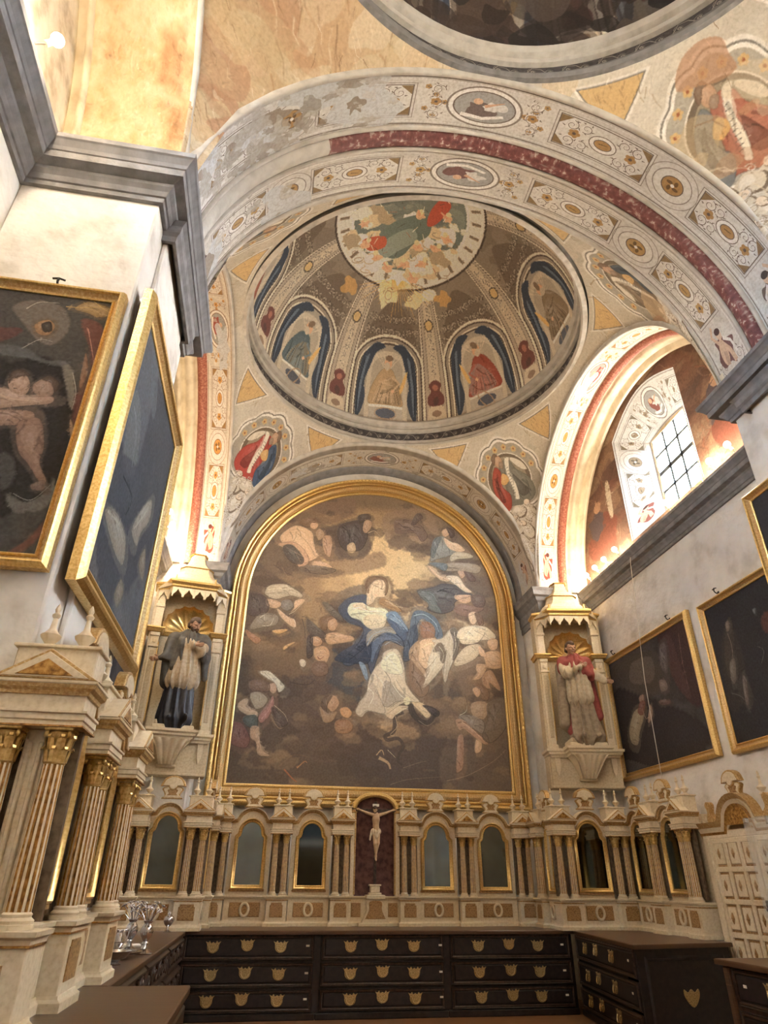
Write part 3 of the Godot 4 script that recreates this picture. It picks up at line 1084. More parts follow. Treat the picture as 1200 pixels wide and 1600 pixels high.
	if brown > 0.0:
		c.mottle(520, 24, 90, [rgb(64, 52, 48), rgb(84, 70, 62), rgb(52, 46, 46), rgb(104, 92, 84)], brown)  # dark veil painted over the whole picture to dim the near dome
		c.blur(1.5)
	return c.tex()


func flat_px(px: Callable, list: Array, az: float) -> Array:
	var out := []
	for q in flat(list):
		out.append(px.call(az + q.x, q.y))
	return out


func niche_px(px: Callable, az: float, hw: float, top: float) -> PackedVector2Array:
	var p := PackedVector2Array()
	p.append(px.call(az - hw, 0.4))
	var spring := top - hw * 0.95
	for i in 17:
		var a := PI - PI * i / 16
		p.append(px.call(az + cos(a) * hw * (1.0 + 0.12 * sin(a)), spring + sin(a) * hw * 0.95))
	p.append(px.call(az + hw, 0.4))
	return p


# ---- lunette wall fresco: brown hanging and figures
func lunette_tex(sd: int) -> ImageTexture:
	var c := Cv.new(512, 384, rgb(132, 104, 84), sd)
	c.mottle(160, 10, 60, [rgb(104, 76, 62), rgb(156, 128, 104), rgb(120, 84, 68), rgb(92, 66, 58)], 0.7)
	c.blur(3)
	c.mottle(60, 6, 26, [rgb(122, 78, 64), rgb(166, 148, 126), rgb(86, 72, 66)], 0.6)
	c.brush(200, 46, 3, [rgb(84, 58, 48), rgb(170, 146, 122), rgb(150, 92, 70)], 0.5, 1.3, 0.5)
	for i in 2:
		var x := 90.0 + i * 330
		c.blot(Vector2(x, 300), 44, rgb(124, 74, 60), 1.3)
		c.blot(Vector2(x - 14, 240), 26, rgb(90, 78, 82), 1.4)
		c.ell(Vector2(x - 6, 200), 12, 14, rgb(184, 148, 120))
		c.poly(curve([Vector2(x + 30, 170), Vector2(x + 42, 168), Vector2(x + 40, 250), Vector2(x + 28, 250)], true), rgb(206, 194, 172))
		c.brush(10, 20, 2, [rgb(60, 44, 40)], 0.6, 1.2, 0.5)
	smear(c, 1500, 22, 7, 0.5)
	smear(c, 1500, 12, 4, 0.5)
	return c.tex()


# ------------------------------------------------------------------ the room

func build_shell() -> void:
	var hi := 15.2
	var back := 14.6
	struct("floor", G.new().box(Vector3(-5.2, -0.4, -1.6), Vector3(5.2, 0.0, back + 0.5)).done(), M.wood_floor)
	# end wall: the back of the painting's recess and the two stubs beside it
	var e := setting("wall_end", "white end wall with an arched recess")
	part(e, "recess_wall", G.new().box(Vector3(-4.4, 0, -1.6), Vector3(4.4, hi, -1.05)).done(), M.plaster_white)
	for s in [-1.0, 1.0]:
		part(e, "pier_stub", G.new().box(Vector3(s * 3.26, 0, -1.05), Vector3(s * 4.4, SPRING + 0.02, 0.0)).done(), M.plaster_white)
	part(e, "spandrel_fill", G.new().box(Vector3(-4.4, 10.45, -1.05), Vector3(4.4, hi, -0.2)).done(), M.plaster_white)
	back_wall(back, hi)
	struct("ceiling_roof", G.new().box(Vector3(-5.0, hi, -1.6), Vector3(5.0, hi + 0.3, back + 0.4)).done(), M.plaster_white)
	# left wall is whole, right wall has two window openings; the near ones on both sides light the bay with the camera
	side_wall("wall_left", -1.0, [ZC2])
	side_wall("wall_right", 1.0, [AZ - 0.06, ZC2])
	# piers that carry the transverse arch
	for s in [-1.0, 1.0]:
		var p := setting("wall_pier_left" if s < 0 else "wall_pier_right", "white pier below the transverse arch")
		part(p, "pier_shaft", G.new().box(Vector3(s * AX, 0, ZT0), Vector3(s * WX, 6.86, 8.1), 0.015).done(), M.plaster_white)
		part(p, "pilaster_strip", G.new().box(Vector3(s * (AX - 0.045), 0, 6.62), Vector3(s * AX, 6.56, 7.78), 0.01).done(), M.plaster_white)


# a side wall with splayed window openings centred at each z given
func side_wall(n: String, s: float, centres: Array) -> void:
	var w := setting(n, "white plastered side wall")
	var t := 0.52
	var z := -1.6
	var x0 := s * WX
	var x1 := s * (WX + t)
	var full := func(a: float, b: float) -> void:
		part(w, "wall_stretch", G.new().box(Vector3(x0, 0, a), Vector3(x1, 15.2, b)).done(), M.plaster_white)
	for c in centres:
		full.call(z, c - 1.14)
		part(w, "wall_below", G.new().box(Vector3(x0, 0, c - 1.14), Vector3(x1, 7.18, c + 1.14)).done(), M.plaster_white)
		part(w, "wall_above", G.new().box(Vector3(x0, 9.9, c - 1.14), Vector3(x1, 15.2, c + 1.14)).done(), M.plaster_white)
		z = c + 1.14
	full.call(z, 15.0)


func arch_mesh(c: Vector3, along_x: bool, rad: float, profile: Array, vspan: Vector2, seg := 72, a0 := 0.0, a1 := 180.0) -> ArrayMesh:
	# profile: (place along the axis, radius added); the arch stands in the xy plane, or in the zy plane when it runs along x
	var pts := []
	var uvs := []
	for i in seg + 1:
		var a := deg_to_rad(lerpf(a0, a1, float(i) / seg))
		var row := []
		var ur := []
		for q in profile:
			var r: float = rad + q.y
			if along_x:
				row.append(Vector3(q.x, c.y + sin(a) * r, c.z + cos(a) * r))
			else:
				row.append(Vector3(c.x - cos(a) * r, c.y + sin(a) * r, q.x))
			ur.append(Vector2(float(i) / seg, (q.x - vspan.x) / (vspan.y - vspan.x)))
		pts.append(row)
		uvs.append(ur)
	return G.new().grid(pts, uvs).done()


func build_vault() -> void:
	var v := setting("ceiling", "frescoed vault of two domes, pendentives and arches")
	var grey := rgb(206, 200, 191)
	var brown := rgb(98, 84, 76)
	var t_far := arch_band(31, grey, brown, rgb(176, 142, 92), rgb(116, 84, 80), 0.35, 0.0, 0.25)
	var t_near := arch_band(32, rgb(206, 202, 197), brown, rgb(168, 132, 84), rgb(110, 96, 92), 1.6, 0.0, 0.36)
	var t_side := arch_band(33, rgb(214, 204, 186), rgb(128, 92, 66), rgb(204, 148, 76), rgb(150, 72, 58), 0.15)
	painted("band_far", t_far)
	painted("band_near", t_near)
	painted("band_side", t_side)
	painted("frieze_dark", scroll_band(34, rgb(78, 74, 76), rgb(158, 152, 146)))
	# transverse arch
	part(v, "arch_band_far", arch_mesh(Vector3(0, SPRING, 0), false, AX, [Vector2(ZT0, 0), Vector2(ZT0 + 0.56, 0)], Vector2(ZT0, ZT0 + 0.56)), M.band_far)
	part(v, "arch_band_near", arch_mesh(Vector3(0, SPRING, 0), false, AX, [Vector2(ZT1, 0), Vector2(ZT1 - 0.62, 0)], Vector2(ZT1, ZT1 - 0.62)), M.band_near)
	var fil := [Vector2(ZT0 + 0.56, 0), Vector2(ZT0 + 0.56, -0.04), Vector2(ZT0 + 0.6, -0.05), Vector2(ZT0 + 0.6, 0.0)]
	part(v, "arch_fillet", arch_mesh(Vector3(0, SPRING, 0), false, AX, fil, Vector2(0, 1)), M.moulding_grey)
	fil = [Vector2(ZT1 - 0.66, 0.0), Vector2(ZT1 - 0.66, -0.04), Vector2(ZT1 - 0.62, -0.04), Vector2(ZT1 - 0.62, 0)]
	part(v, "arch_fillet", arch_mesh(Vector3(0, SPRING, 0), false, AX, fil, Vector2(0, 1)), M.moulding_grey)
	var tor := []
	var za := ZT0 + 0.6
	var zb := ZT1 - 0.66
	for i in 9:
		var a := PI * i / 8
		tor.append(Vector2(lerpf(za, zb, 0.5 - 0.5 * cos(a)), -0.09 * sin(a) + 0.02))
	# its red paint is lost on the left, where the bare lime shows
	part(v, "arch_torus_bare", arch_mesh(Vector3(0, SPRING, 0), false, AX, tor, Vector2(0, 1), 22, 0.0, 54.0), M.moulding_grey)
	part(v, "arch_torus", arch_mesh(Vector3(0, SPRING, 0), false, AX, tor, Vector2(0, 1), 50, 54.0, 180.0), M.porphyry)
	# rims where the arch meets the pendentives
	for q in [[ZT0, ZT0 - 0.05], [ZT1, ZT1 + 0.05]]:
		part(v, "arch_rim", arch_mesh(Vector3(0, SPRING, 0), false, AX, [Vector2(q[0], 0), Vector2(q[0], -0.035), Vector2(q[1], -0.035), Vector2(q[1], 0.05)], Vector2(0, 1)), M.moulding_grey)
	# the side arches of both bays
	for s in [-1.0, 1.0]:
		for zc in [AZ, ZC2]:
			var near: bool = zc > 8.0
			var m: Material = M.plaster_orange if near else M.band_side
			var x := AX + (0.94 if near else 0.46)
			part(v, "side_arch_band", arch_mesh(Vector3(0, SPRING, zc), true, AZ, [Vector2(s * AX, 0), Vector2(s * x, 0)], Vector2(s * AX, s * x)), m)
			if near:
				part(v, "side_arch_moulding", arch_mesh(Vector3(0, SPRING, zc), true, AZ, [Vector2(s * x, 0), Vector2(s * (x + 0.01), -0.05), Vector2(s * (x + 0.05), -0.06), Vector2(s * (x + 0.06), 0.0), Vector2(s * WX, 0.0)], Vector2(0, 1)), M.plaster_cream)
				part(v, "arch_rim", arch_mesh(Vector3(0, SPRING, zc), true, AZ, [Vector2(s * AX, 0), Vector2(s * AX, -0.03), Vector2(s * (AX - 0.05), -0.03), Vector2(s * (AX - 0.05), 0.05)], Vector2(0, 1)), M.moulding_grey)
				continue
			var tp := [Vector2(s * x, 0), Vector2(s * x, -0.03)]
			for i in 7:
				var a := PI * i / 6
				tp.append(Vector2(s * (x + 0.02 + 0.07 - 0.07 * cos(a)), -0.03 - 0.05 * sin(a)))
			tp.append(Vector2(s * (x + 0.18), 0.0))
			part(v, "side_arch_torus", arch_mesh(Vector3(0, SPRING, zc), true, AZ, tp, Vector2(0, 1)), M.terracotta)
			x += 0.18
			var cp := [Vector2(s * x, 0.0), Vector2(s * (x + 0.05), 0.0), Vector2(s * (x + 0.06), -0.05), Vector2(s * (x + 0.2), -0.08), Vector2(s * (x + 0.21), -0.02), Vector2(s * (x + 0.3), 0.0), Vector2(s * (x + 0.31), -0.12), Vector2(s * (x + 0.37), -0.13), Vector2(s * (x + 0.38), -0.05), Vector2(s * WX, 0.0)]
			part(v, "side_arch_moulding", arch_mesh(Vector3(0, SPRING, zc), true, AZ, cp, Vector2(0, 1)), M.plaster_cream)
			part(v, "arch_rim", arch_mesh(Vector3(0, SPRING, zc), true, AZ, [Vector2(s * AX, 0), Vector2(s * AX, -0.03), Vector2(s * (AX - 0.05), -0.03), Vector2(s * (AX - 0.05), 0.05)], Vector2(0, 1)), M.moulding_grey)
		# small springing blocks in the corners behind the cornice
		for z in [ZT0, ZT1]:
			part(v, "springer", G.new().box(Vector3(s * (AX - 0.02), 6.86, z - 0.07), Vector3(s * (AX + 0.3), 7.5, z + 0.07)).done(), M.plaster_cream)
	# end arch: narrow painted soffit round the painting
	painted("band_end", arch_band(35, rgb(204, 196, 182), rgb(104, 90, 78), rgb(178, 142, 90), rgb(136, 92, 80), 0.3, 0.0, 1.0, 160))
	part(v, "end_arch_band", arch_mesh(Vector3(0, SPRING, 0), false, AX - 0.04, [Vector2(-0.12, 0), Vector2(-0.78, -0.03)], Vector2(-0.12, -0.78)), M.band_end)
	part(v, "end_arch_rim", arch_mesh(Vector3(0, SPRING, 0), false, AX, [Vector2(0.05, 0.05), Vector2(0.05, -0.03), Vector2(-0.02, -0.04), Vector2(-0.02, -0.02), Vector2(-0.12, -0.06), Vector2(-0.12, -0.02)], Vector2(0, 1)), M.moulding_grey)
	part(v, "end_arch_inner_rim", arch_mesh(Vector3(0, SPRING, 0), false, AX, [Vector2(-0.78, -0.06), Vector2(-0.79, -0.12), Vector2(-1.06, -0.12)], Vector2(0, 1)), M.stone_grey)
	# pendentives: sphere through the corners of the bay
	var names := [["pend_a", rgb(170, 66, 56), rgb(66, 86, 116), rgb(202, 194, 180), 0.0, false], ["pend_b", rgb(120, 116, 104), rgb(164, 74, 58), rgb(198, 188, 170), 0.0, true], ["pend_c", rgb(124, 104, 84), rgb(60, 72, 84), rgb(194, 185, 168), 0.15, false], ["pend_flaked", rgb(170, 130, 96), rgb(150, 110, 84), rgb(206, 190, 164), 1.0, false], ["pend_d", rgb(168, 104, 84), rgb(120, 122, 124), rgb(206, 198, 184), 0.3, true]]
	for i in names.size():
		var q: Array = names[i]
		painted(q[0], pendentive_tex(40 + i, q[1], q[2], q[3], q[4], q[5]))
	for q in [[AZ, -90.0, "pend_a"], [AZ, 0.0, "pend_b"], [AZ, 90.0, "pend_c"], [AZ, 180.0, "pend_c"], [ZC2, -90.0, "pend_flaked"], [ZC2, 0.0, "pend_d"], [ZC2, 90.0, "pend_flaked"], [ZC2, 180.0, "pend_d"]]:
		part(v, "pendentive", pendentive_mesh(q[0], q[1]), M[q[2]])
	# domes with their rings
	painted("dome_far", dome_tex(51, 0.0))
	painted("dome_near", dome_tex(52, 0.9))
	for zc in [AZ - 0.1, ZC2]:
		ring_of(v, zc)
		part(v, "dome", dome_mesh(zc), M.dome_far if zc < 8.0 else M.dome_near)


func pendentive_mesh(zc: float, az0: float) -> ArrayMesh:
	var rs := sqrt(AX * AX + AZ * AZ)
	var pts := []
	var uvs := []
	var cols := 28
	var rows := 20
	for i in rows + 1:
		pts.append([])
		uvs.append([])
	for k in cols + 1:
		# one column runs through the foot of the pendentive, in the corner of the bay
		var foot := rad_to_deg(atan2(AX, AZ))
		if posmod(roundi(az0 / 90.0), 2) == 1:
			foot = 90.0 - foot
		var turn := foot * k / 14.0 if k <= 14 else lerpf(foot, 90.0, (k - 14) / 14.0)
		var az := deg_to_rad(az0 + turn)
		var dx := sin(az)
		var dz := -cos(az)
		var reach := minf(AX / maxf(absf(dx), 1e-6), AZ / maxf(absf(dz), 1e-6))
		var y0 := sqrt(maxf(0.0, rs * rs - reach * reach))
		var y1 := sqrt(rs * rs - RING * RING)
		for i in rows + 1:
			var y := lerpf(y1, y0, float(i) / rows)
			var rho := sqrt(maxf(0.0, rs * rs - y * y))
			pts[i].append(Vector3(dx * rho, SPRING + y, zc + dz * rho))
			uvs[i].append(Vector2(turn / 90.0, (10.25 - SPRING - y) / 3.35))
	return G.new().grid(pts, uvs).done()


func dome_mesh(zc: float) -> ArrayMesh:
	var pts := []
	var uvs := []
	var n := 96
	var rows := 28
	for i in rows + 1:
		var el := deg_to_rad(90.0 * i / rows)
		var row := []
		var ur := []
		for k in n + 1:
			var a := TAU * k / n
			row.append(Vector3(sin(a) * cos(el) * RING, DOME_Y + sin(el) * RING, zc - cos(a) * cos(el) * RING))
			ur.append(Vector2(0.5 + sin(a) * (1.0 - float(i) / rows) * 0.5, 0.5 - cos(a) * (1.0 - float(i) / rows) * 0.5))
		pts.append(row)
		uvs.append(ur)
	return G.new().grid(pts, uvs).done()


func ring_of(v: Node, zc: float) -> void:
	var lower := [Vector2(RING + 0.02, RING_Y), Vector2(RING - 0.06, RING_Y + 0.0), Vector2(RING - 0.09, RING_Y + 0.05), Vector2(RING - 0.05, RING_Y + 0.10), Vector2(RING - 0.02, RING_Y + 0.12), Vector2(RING - 0.03, RING_Y + 0.19), Vector2(RING + 0.04, RING_Y + 0.21)]
	var upper := [Vector2(RING + 0.04, RING_Y + 0.42), Vector2(RING - 0.03, RING_Y + 0.43), Vector2(RING - 0.05, RING_Y + 0.48), Vector2(RING - 0.02, RING_Y + 0.53), Vector2(RING - 0.09, RING_Y + 0.55), Vector2(RING - 0.13, RING_Y + 0.63), Vector2(RING - 0.10, RING_Y + 0.69), Vector2(RING + 0.0, RING_Y + 0.72), Vector2(RING + 0.02, RING_Y + 0.74)]
	var near := zc > 8.0
	part(v, "dome_ring_lower", G.new().lathe(lower, 96).done(), M.stone_grey if near else M.moulding_grey, Vector3(0, 0, zc))
	part(v, "dome_ring_upper", G.new().lathe(upper, 96).done(), M.moulding_grey, Vector3(0, 0, zc))
	var pts := [[], []]
	var uvs := [[], []]
	for k in 97:
		var a := TAU * k / 96
		for j in 2:
			pts[j].append(Vector3(sin(a) * (RING + 0.03), RING_Y + 0.205 + 0.22 * j, -cos(a) * (RING + 0.03)))
			uvs[j].append(Vector2(k / 96.0 * 9.0, 1.0 - j))
	part(v, "dome_ring_frieze", G.new().grid(pts, uvs).done(), M.frieze_dark, Vector3(0, 0, zc))


func build_cornices() -> void:
	var prof := [Vector2(0.0, 6.53), Vector2(0.035, 6.53), Vector2(0.04, 6.575), Vector2(0.055, 6.58), Vector2(0.075, 6.62), Vector2(0.105, 6.65), Vector2(0.11, 6.68), Vector2(0.19, 6.695), Vector2(0.195, 6.765), Vector2(0.205, 6.77), Vector2(0.22, 6.80), Vector2(0.255, 6.84), Vector2(0.27, 6.85), Vector2(0.275, 6.895), Vector2(0.265, 6.9), Vector2(0.0, 6.905)]
	var left := []
	for q in [[-WX, 0.0], [-WX, ZT0], [-AX, ZT0], [-AX, 8.1], [-WX, 8.1], [-WX, 14.6]]:
		left.append(Vector3(q[0], 0, q[1]))
	var right := []
	for q in [[WX, 14.6], [WX, 8.1], [AX, 8.1], [AX, ZT0], [WX, ZT0], [WX, 0.0]]:
		right.append(Vector3(q[0], 0, q[1]))
	for k in [["trim_1", left, "grey stone cornice round the left pier"], ["trim_2", right, "grey stone cornice round the right pier"]]:
		var o := part(self, k[0], G.new().sweep(k[1], prof, Vector3.UP, false, false, false).done(), M.stone_grey)
		o.set_meta("kind", "structure")
		o.set_meta("label", k[2])
	# the break of the cornice over the pilaster strip of each pier
	for s in [-1.0, 1.0]:
		var p := [Vector3(s * AX, 0, 7.80), Vector3(s * (AX - 0.09), 0, 7.80), Vector3(s * (AX - 0.09), 0, 6.60), Vector3(s * AX, 0, 6.60)]
		if s < 0:
			p.reverse()
		var o := part(self, "trim_3" if s < 0 else "trim_4", G.new().sweep(p, [Vector2(0.0, 6.44), Vector2(0.03, 6.44), Vector2(0.035, 6.5), Vector2(0.06, 6.53), Vector2(0.07, 6.6), Vector2(0.1, 6.64), Vector2(0.0, 6.66)], Vector3.UP).done(), M.stone_grey)
		o.set_meta("kind", "structure")
		o.set_meta("label", "grey stone moulding breaking forward over the pier's pilaster")
	# imposts of the end arch
	for s in [-1.0, 1.0]:
		var p := [Vector3(s * 3.26, 0, -1.05), Vector3(s * 3.26, 0, 0.0), Vector3(s * 3.62, 0, 0.0)]
		if s > 0:
			p.reverse()
		var o := part(self, "trim_5" if s < 0 else "trim_6", G.new().sweep(p, [Vector2(0, 6.28), Vector2(0.025, 6.28), Vector2(0.03, 6.4), Vector2(0.05, 6.42), Vector2(0.06, 6.62), Vector2(0.1, 6.66), Vector2(0.13, 6.72), Vector2(0.18, 6.75), Vector2(0.19, 6.84), Vector2(0.22, 6.9), Vector2(0, 6.91)], Vector3.UP).done(), M.stone_grey)
		o.set_meta("kind", "structure")
		o.set_meta("label", "grey stone impost at the foot of the end arch")


func build_windows() -> void:
	painted("lunette_fresco", lunette_tex(61))
	painted("reveal_fresco", arch_band(62, rgb(206, 208, 208), rgb(116, 108, 104), rgb(150, 136, 116), rgb(132, 80, 72), 0.1))
	window_at("window_1", 1.0, AZ - 0.06, true)
	window_at("window_2", 1.0, ZC2, false)
	window_at("window_3", -1.0, ZC2, false)
	lunette("wall_lunette_left", -1.0, AZ - 0.06, false)


# painted skin of the lunette wall, with the hole of the window where there is one
func lunette(n: String, s: float, zc: float, hole: bool) -> void:
	var x := s * (WX - 0.012)
	var g := G.new()
	var rows := [SPRING, 7.18, 7.8, 8.4, 9.0, 9.5, 9.9, 10.08]
	var uv := func(z: float, y: float) -> Vector2: return Vector2((z - zc) / 6.4 + 0.5, 1.0 - (y - SPRING) / 3.3)
	for i in rows.size() - 1:
		var y0: float = rows[i]
		var y1: float = rows[i + 1]
		var spans := [[-3.15, -1.14], [-1.14, 1.14], [1.14, 3.15]]
		for k in 3:
			if hole and k == 1 and y0 >= 7.17 and y1 <= 9.91:
				continue
			var a: float = zc + spans[k][0]
			var b: float = zc + spans[k][1]
			g.quad(Vector3(x, y0, a), Vector3(x, y0, b), Vector3(x, y1, b), Vector3(x, y1, a), uv.call(a, y0), uv.call(b, y0), uv.call(b, y1), uv.call(a, y1))
	var o := part(self, n, g.done(), M.lunette_fresco if zc < 8.0 else M.plaster_cream)
	o.set_meta("kind", "structure")
	o.set_meta("label", "lunette wall painted in brown and red")


func window_at(n: String, s: float, zc: float, far: bool) -> void:
	lunette("wall_lunette_" + n, s, zc, true)
	var w := setting(n, "tall leaded window in a splayed frescoed reveal")
	# splayed reveal: from the inner edge (x 4.4) to the frame (x 4.88)
	var x0 := s * (WX - 0.012)
	var x1 := s * 4.86
	var inner := [Vector2(-1.14, 7.18), Vector2(-1.14, 9.46)]
	var outer := [Vector2(-0.56, 7.56), Vector2(-0.56, 9.10)]
	for i in range(1, 12):
		var t := i / 12.0
		inner.append(Vector2(lerpf(-1.14, 1.14, t), 9.46 + 0.42 * sin(PI * t)))
		outer.append(Vector2(lerpf(-0.56, 0.56, t), 9.10 + 0.05 * sin(PI * t)))
	inner.append_array([Vector2(1.14, 9.46), Vector2(1.14, 7.18)])
	outer.append_array([Vector2(0.56, 9.10), Vector2(0.56, 7.56)])
	var pts := [[], []]
	var uvs := [[], []]
	var run := 0.0
	for i in inner.size():
		if i > 0:
			run += inner[i].distance_to(inner[i - 1])
		pts[0].append(Vector3(x0, inner[i].y, zc + inner[i].x))
		pts[1].append(Vector3(x1, outer[i].y, zc + outer[i].x))
		uvs[0].append(Vector2(run / 7.4, 0.0))
		uvs[1].append(Vector2(run / 7.4, 1.0))
	var g := G.new()
	for i in inner.size() - 1:
		g.quad(pts[0][i], pts[0][i + 1], pts[1][i + 1], pts[1][i], uvs[0][i], uvs[0][i + 1], uvs[1][i + 1], uvs[1][i])
	part(w, "window_reveal", g.done(), M.reveal_fresco)
	part(w, "window_sill", G.new().patch(Vector3(x0, 7.18, zc - 1.14), Vector3(x0, 7.18, zc + 1.14), Vector3(x1, 7.56, zc + 0.56), Vector3(x1, 7.56, zc - 0.56)).done(), M.plaster_cream)
	# filler above the arch of the reveal
	var f := G.new()
	for i in range(1, inner.size() - 2):
		var a: Vector2 = inner[i]
		var b: Vector2 = inner[i + 1]
		f.quad(Vector3(x0, a.y, zc + a.x), Vector3(x0, b.y, zc + b.x), Vector3(x0, 9.91, zc + b.x), Vector3(x0, 9.91, zc + a.x), Vector2(a.x / 6.4 + 0.5, 0.2), Vector2(b.x / 6.4 + 0.5, 0.2), Vector2(b.x / 6.4 + 0.5, 0.1), Vector2(a.x / 6.4 + 0.5, 0.1))
	part(w, "window_head", f.done(), M.lunette_fresco if far else M.plaster_cream)
	# wall between the reveal and the outside face, closing the splay
	var x2 := s * (WX + 0.52)
	for q in [[-1.14, -0.54, 7.1, 9.95], [0.54, 1.14, 7.1, 9.95], [-0.56, 0.56, 7.1, 7.57], [-0.56, 0.56, 9.09, 9.95]]:
		part(w, "window_jamb", G.new().box(Vector3(s * 4.85, q[2], zc + q[0]), Vector3(x2, q[3], zc + q[1])).done(), M.plaster_cream)
	# iron frame and panes, three across and four high
	var fx := s * 4.88
	part(w, "window_frame", frame_box(fx, zc - 0.56, zc + 0.56, 7.56, 9.12, 0.035), M.window_bar)
	for i in range(1, 3):
		var z := zc - 0.56 + 1.12 * i / 3.0
		part(w, "window_bar", G.new().box(Vector3(fx - 0.012, 7.56, z - 0.026), Vector3(fx + 0.012, 9.12, z + 0.026)).done(), M.window_bar)
	for i in range(1, 4):
		var y := 7.56 + 1.56 * i / 4.0
		var t := 0.04 if i == 2 else 0.024
		part(w, "window_bar", G.new().box(Vector3(fx - 0.012, y - t, zc - 0.56), Vector3(fx + 0.012, y + t, zc + 0.56)).done(), M.window_bar)
	for i in 3:
		for j in 4:
			var z := zc - 0.56 + 1.12 * i / 3.0
			var y := 7.56 + 1.56 * j / 4.0
			part(w, "pane", G.new().box(Vector3(fx - 0.002, y + 0.008, z + 0.008), Vector3(fx + 0.002, y + 0.382, z + 0.365)).done(), M.glass)


func frame_box(x: float, z0: float, z1: float, y0: float, y1: float, t: float) -> ArrayMesh:
	var g := G.new()
	g.box(Vector3(x - 0.02, y0, z0), Vector3(x + 0.02, y0 + t, z1))
	g.box(Vector3(x - 0.02, y1 - t, z0), Vector3(x + 0.02, y1, z1))
	g.box(Vector3(x - 0.02, y0 + t, z0), Vector3(x + 0.02, y1 - t, z0 + t))
	g.box(Vector3(x - 0.02, y0 + t, z1 - t), Vector3(x + 0.02, y1 - t, z1))
	return g.done()


# the wall behind the viewer: a door with a fanlight, which the mirrors show
func back_wall(z: float, hi: float) -> void:
	var w := setting("wall_back", "white plastered wall behind the viewer")
	var cx := -0.2
	var r := 0.75
	for q in [[-4.9, cx - r, 0.0, hi], [cx + r, 4.9, 0.0, hi], [cx - r, cx + r, 3.75, hi], [cx - r, cx + r, 2.72, 2.9]]:
		part(w, "wall_stretch", G.new().box(Vector3(q[0], q[2], z), Vector3(q[1], q[3], z + 0.4)).done(), M.plaster_white)
	for s in [-1.0, 1.0]:
		var p := [Vector2(s * r, 0), Vector2(s * r, 0.85), Vector2(0, 0.85)]
		for i in 9:
			var a := PI / 2 * (1.0 - i / 8.0)
			p.append(Vector2(s * cos(a) * r, sin(a) * r))
		part(w, "arch_spandrel", G.new().prism(PackedVector2Array(p), 0.0, 0.4).done(), M.plaster_white, Vector3(cx, 2.9, z))
	var f := setting("window_4", "fanlight above the door behind the viewer")
	var bars := G.new()
	for i in 7:
		var a := PI * (i + 0.5) / 7
		bars.tube([Vector3(cx, 2.92, z + 0.1), Vector3(cx + cos(a) * r, 2.9 + sin(a) * r, z + 0.1)], 0.014, 6)
	part(f, "fan_bars", bars.done(), M.window_bar)
	var pane := PackedVector2Array()
	for i in 25:
		var a := PI * i / 24
		pane.append(Vector2(cos(a) * r, sin(a) * r))
	part(f, "pane", G.new().prism(pane, 0.0, 0.004).done(), M.fan_glass, Vector3(cx, 2.9, z + 0.12))
	var d := setting("door_1", "dark panelled double door below the fanlight")
	part(d, "door_sky_stop", G.new().box(Vector3(cx - r, 0.0, z + 0.14), Vector3(cx + r, 2.72, z + 0.2)).done(), M.umber)  # slab added behind the leaves, stops sky light through their gap
	for k in 2:
		var x0 := cx - r + k * r
		part(d, "door_leaf", G.new().box(Vector3(x0, 0.01, z + 0.08), Vector3(x0 + r - 0.01, 2.71, z + 0.14), 0.006).done(), M.umber)
		for j in 3:
			part(d, "door_panel", G.new().box(Vector3(x0 + 0.12, 0.2 + j * 0.84, z + 0.06), Vector3(x0 + r - 0.12, 0.86 + j * 0.84, z + 0.09), 0.015).done(), M.umber)


# ------------------------------------------------------------------ paintings

func loop_frame(parent: Node, path: Array, bands: Array, closed := true) -> void:
	# bands: [name, material, profile of (outwards from the canvas edge, forward)]
	for b in bands:
		part(parent, b[0], G.new().sweep(path, b[2], Vector3.BACK, closed, path.size() > 8, false).done(), b[1])


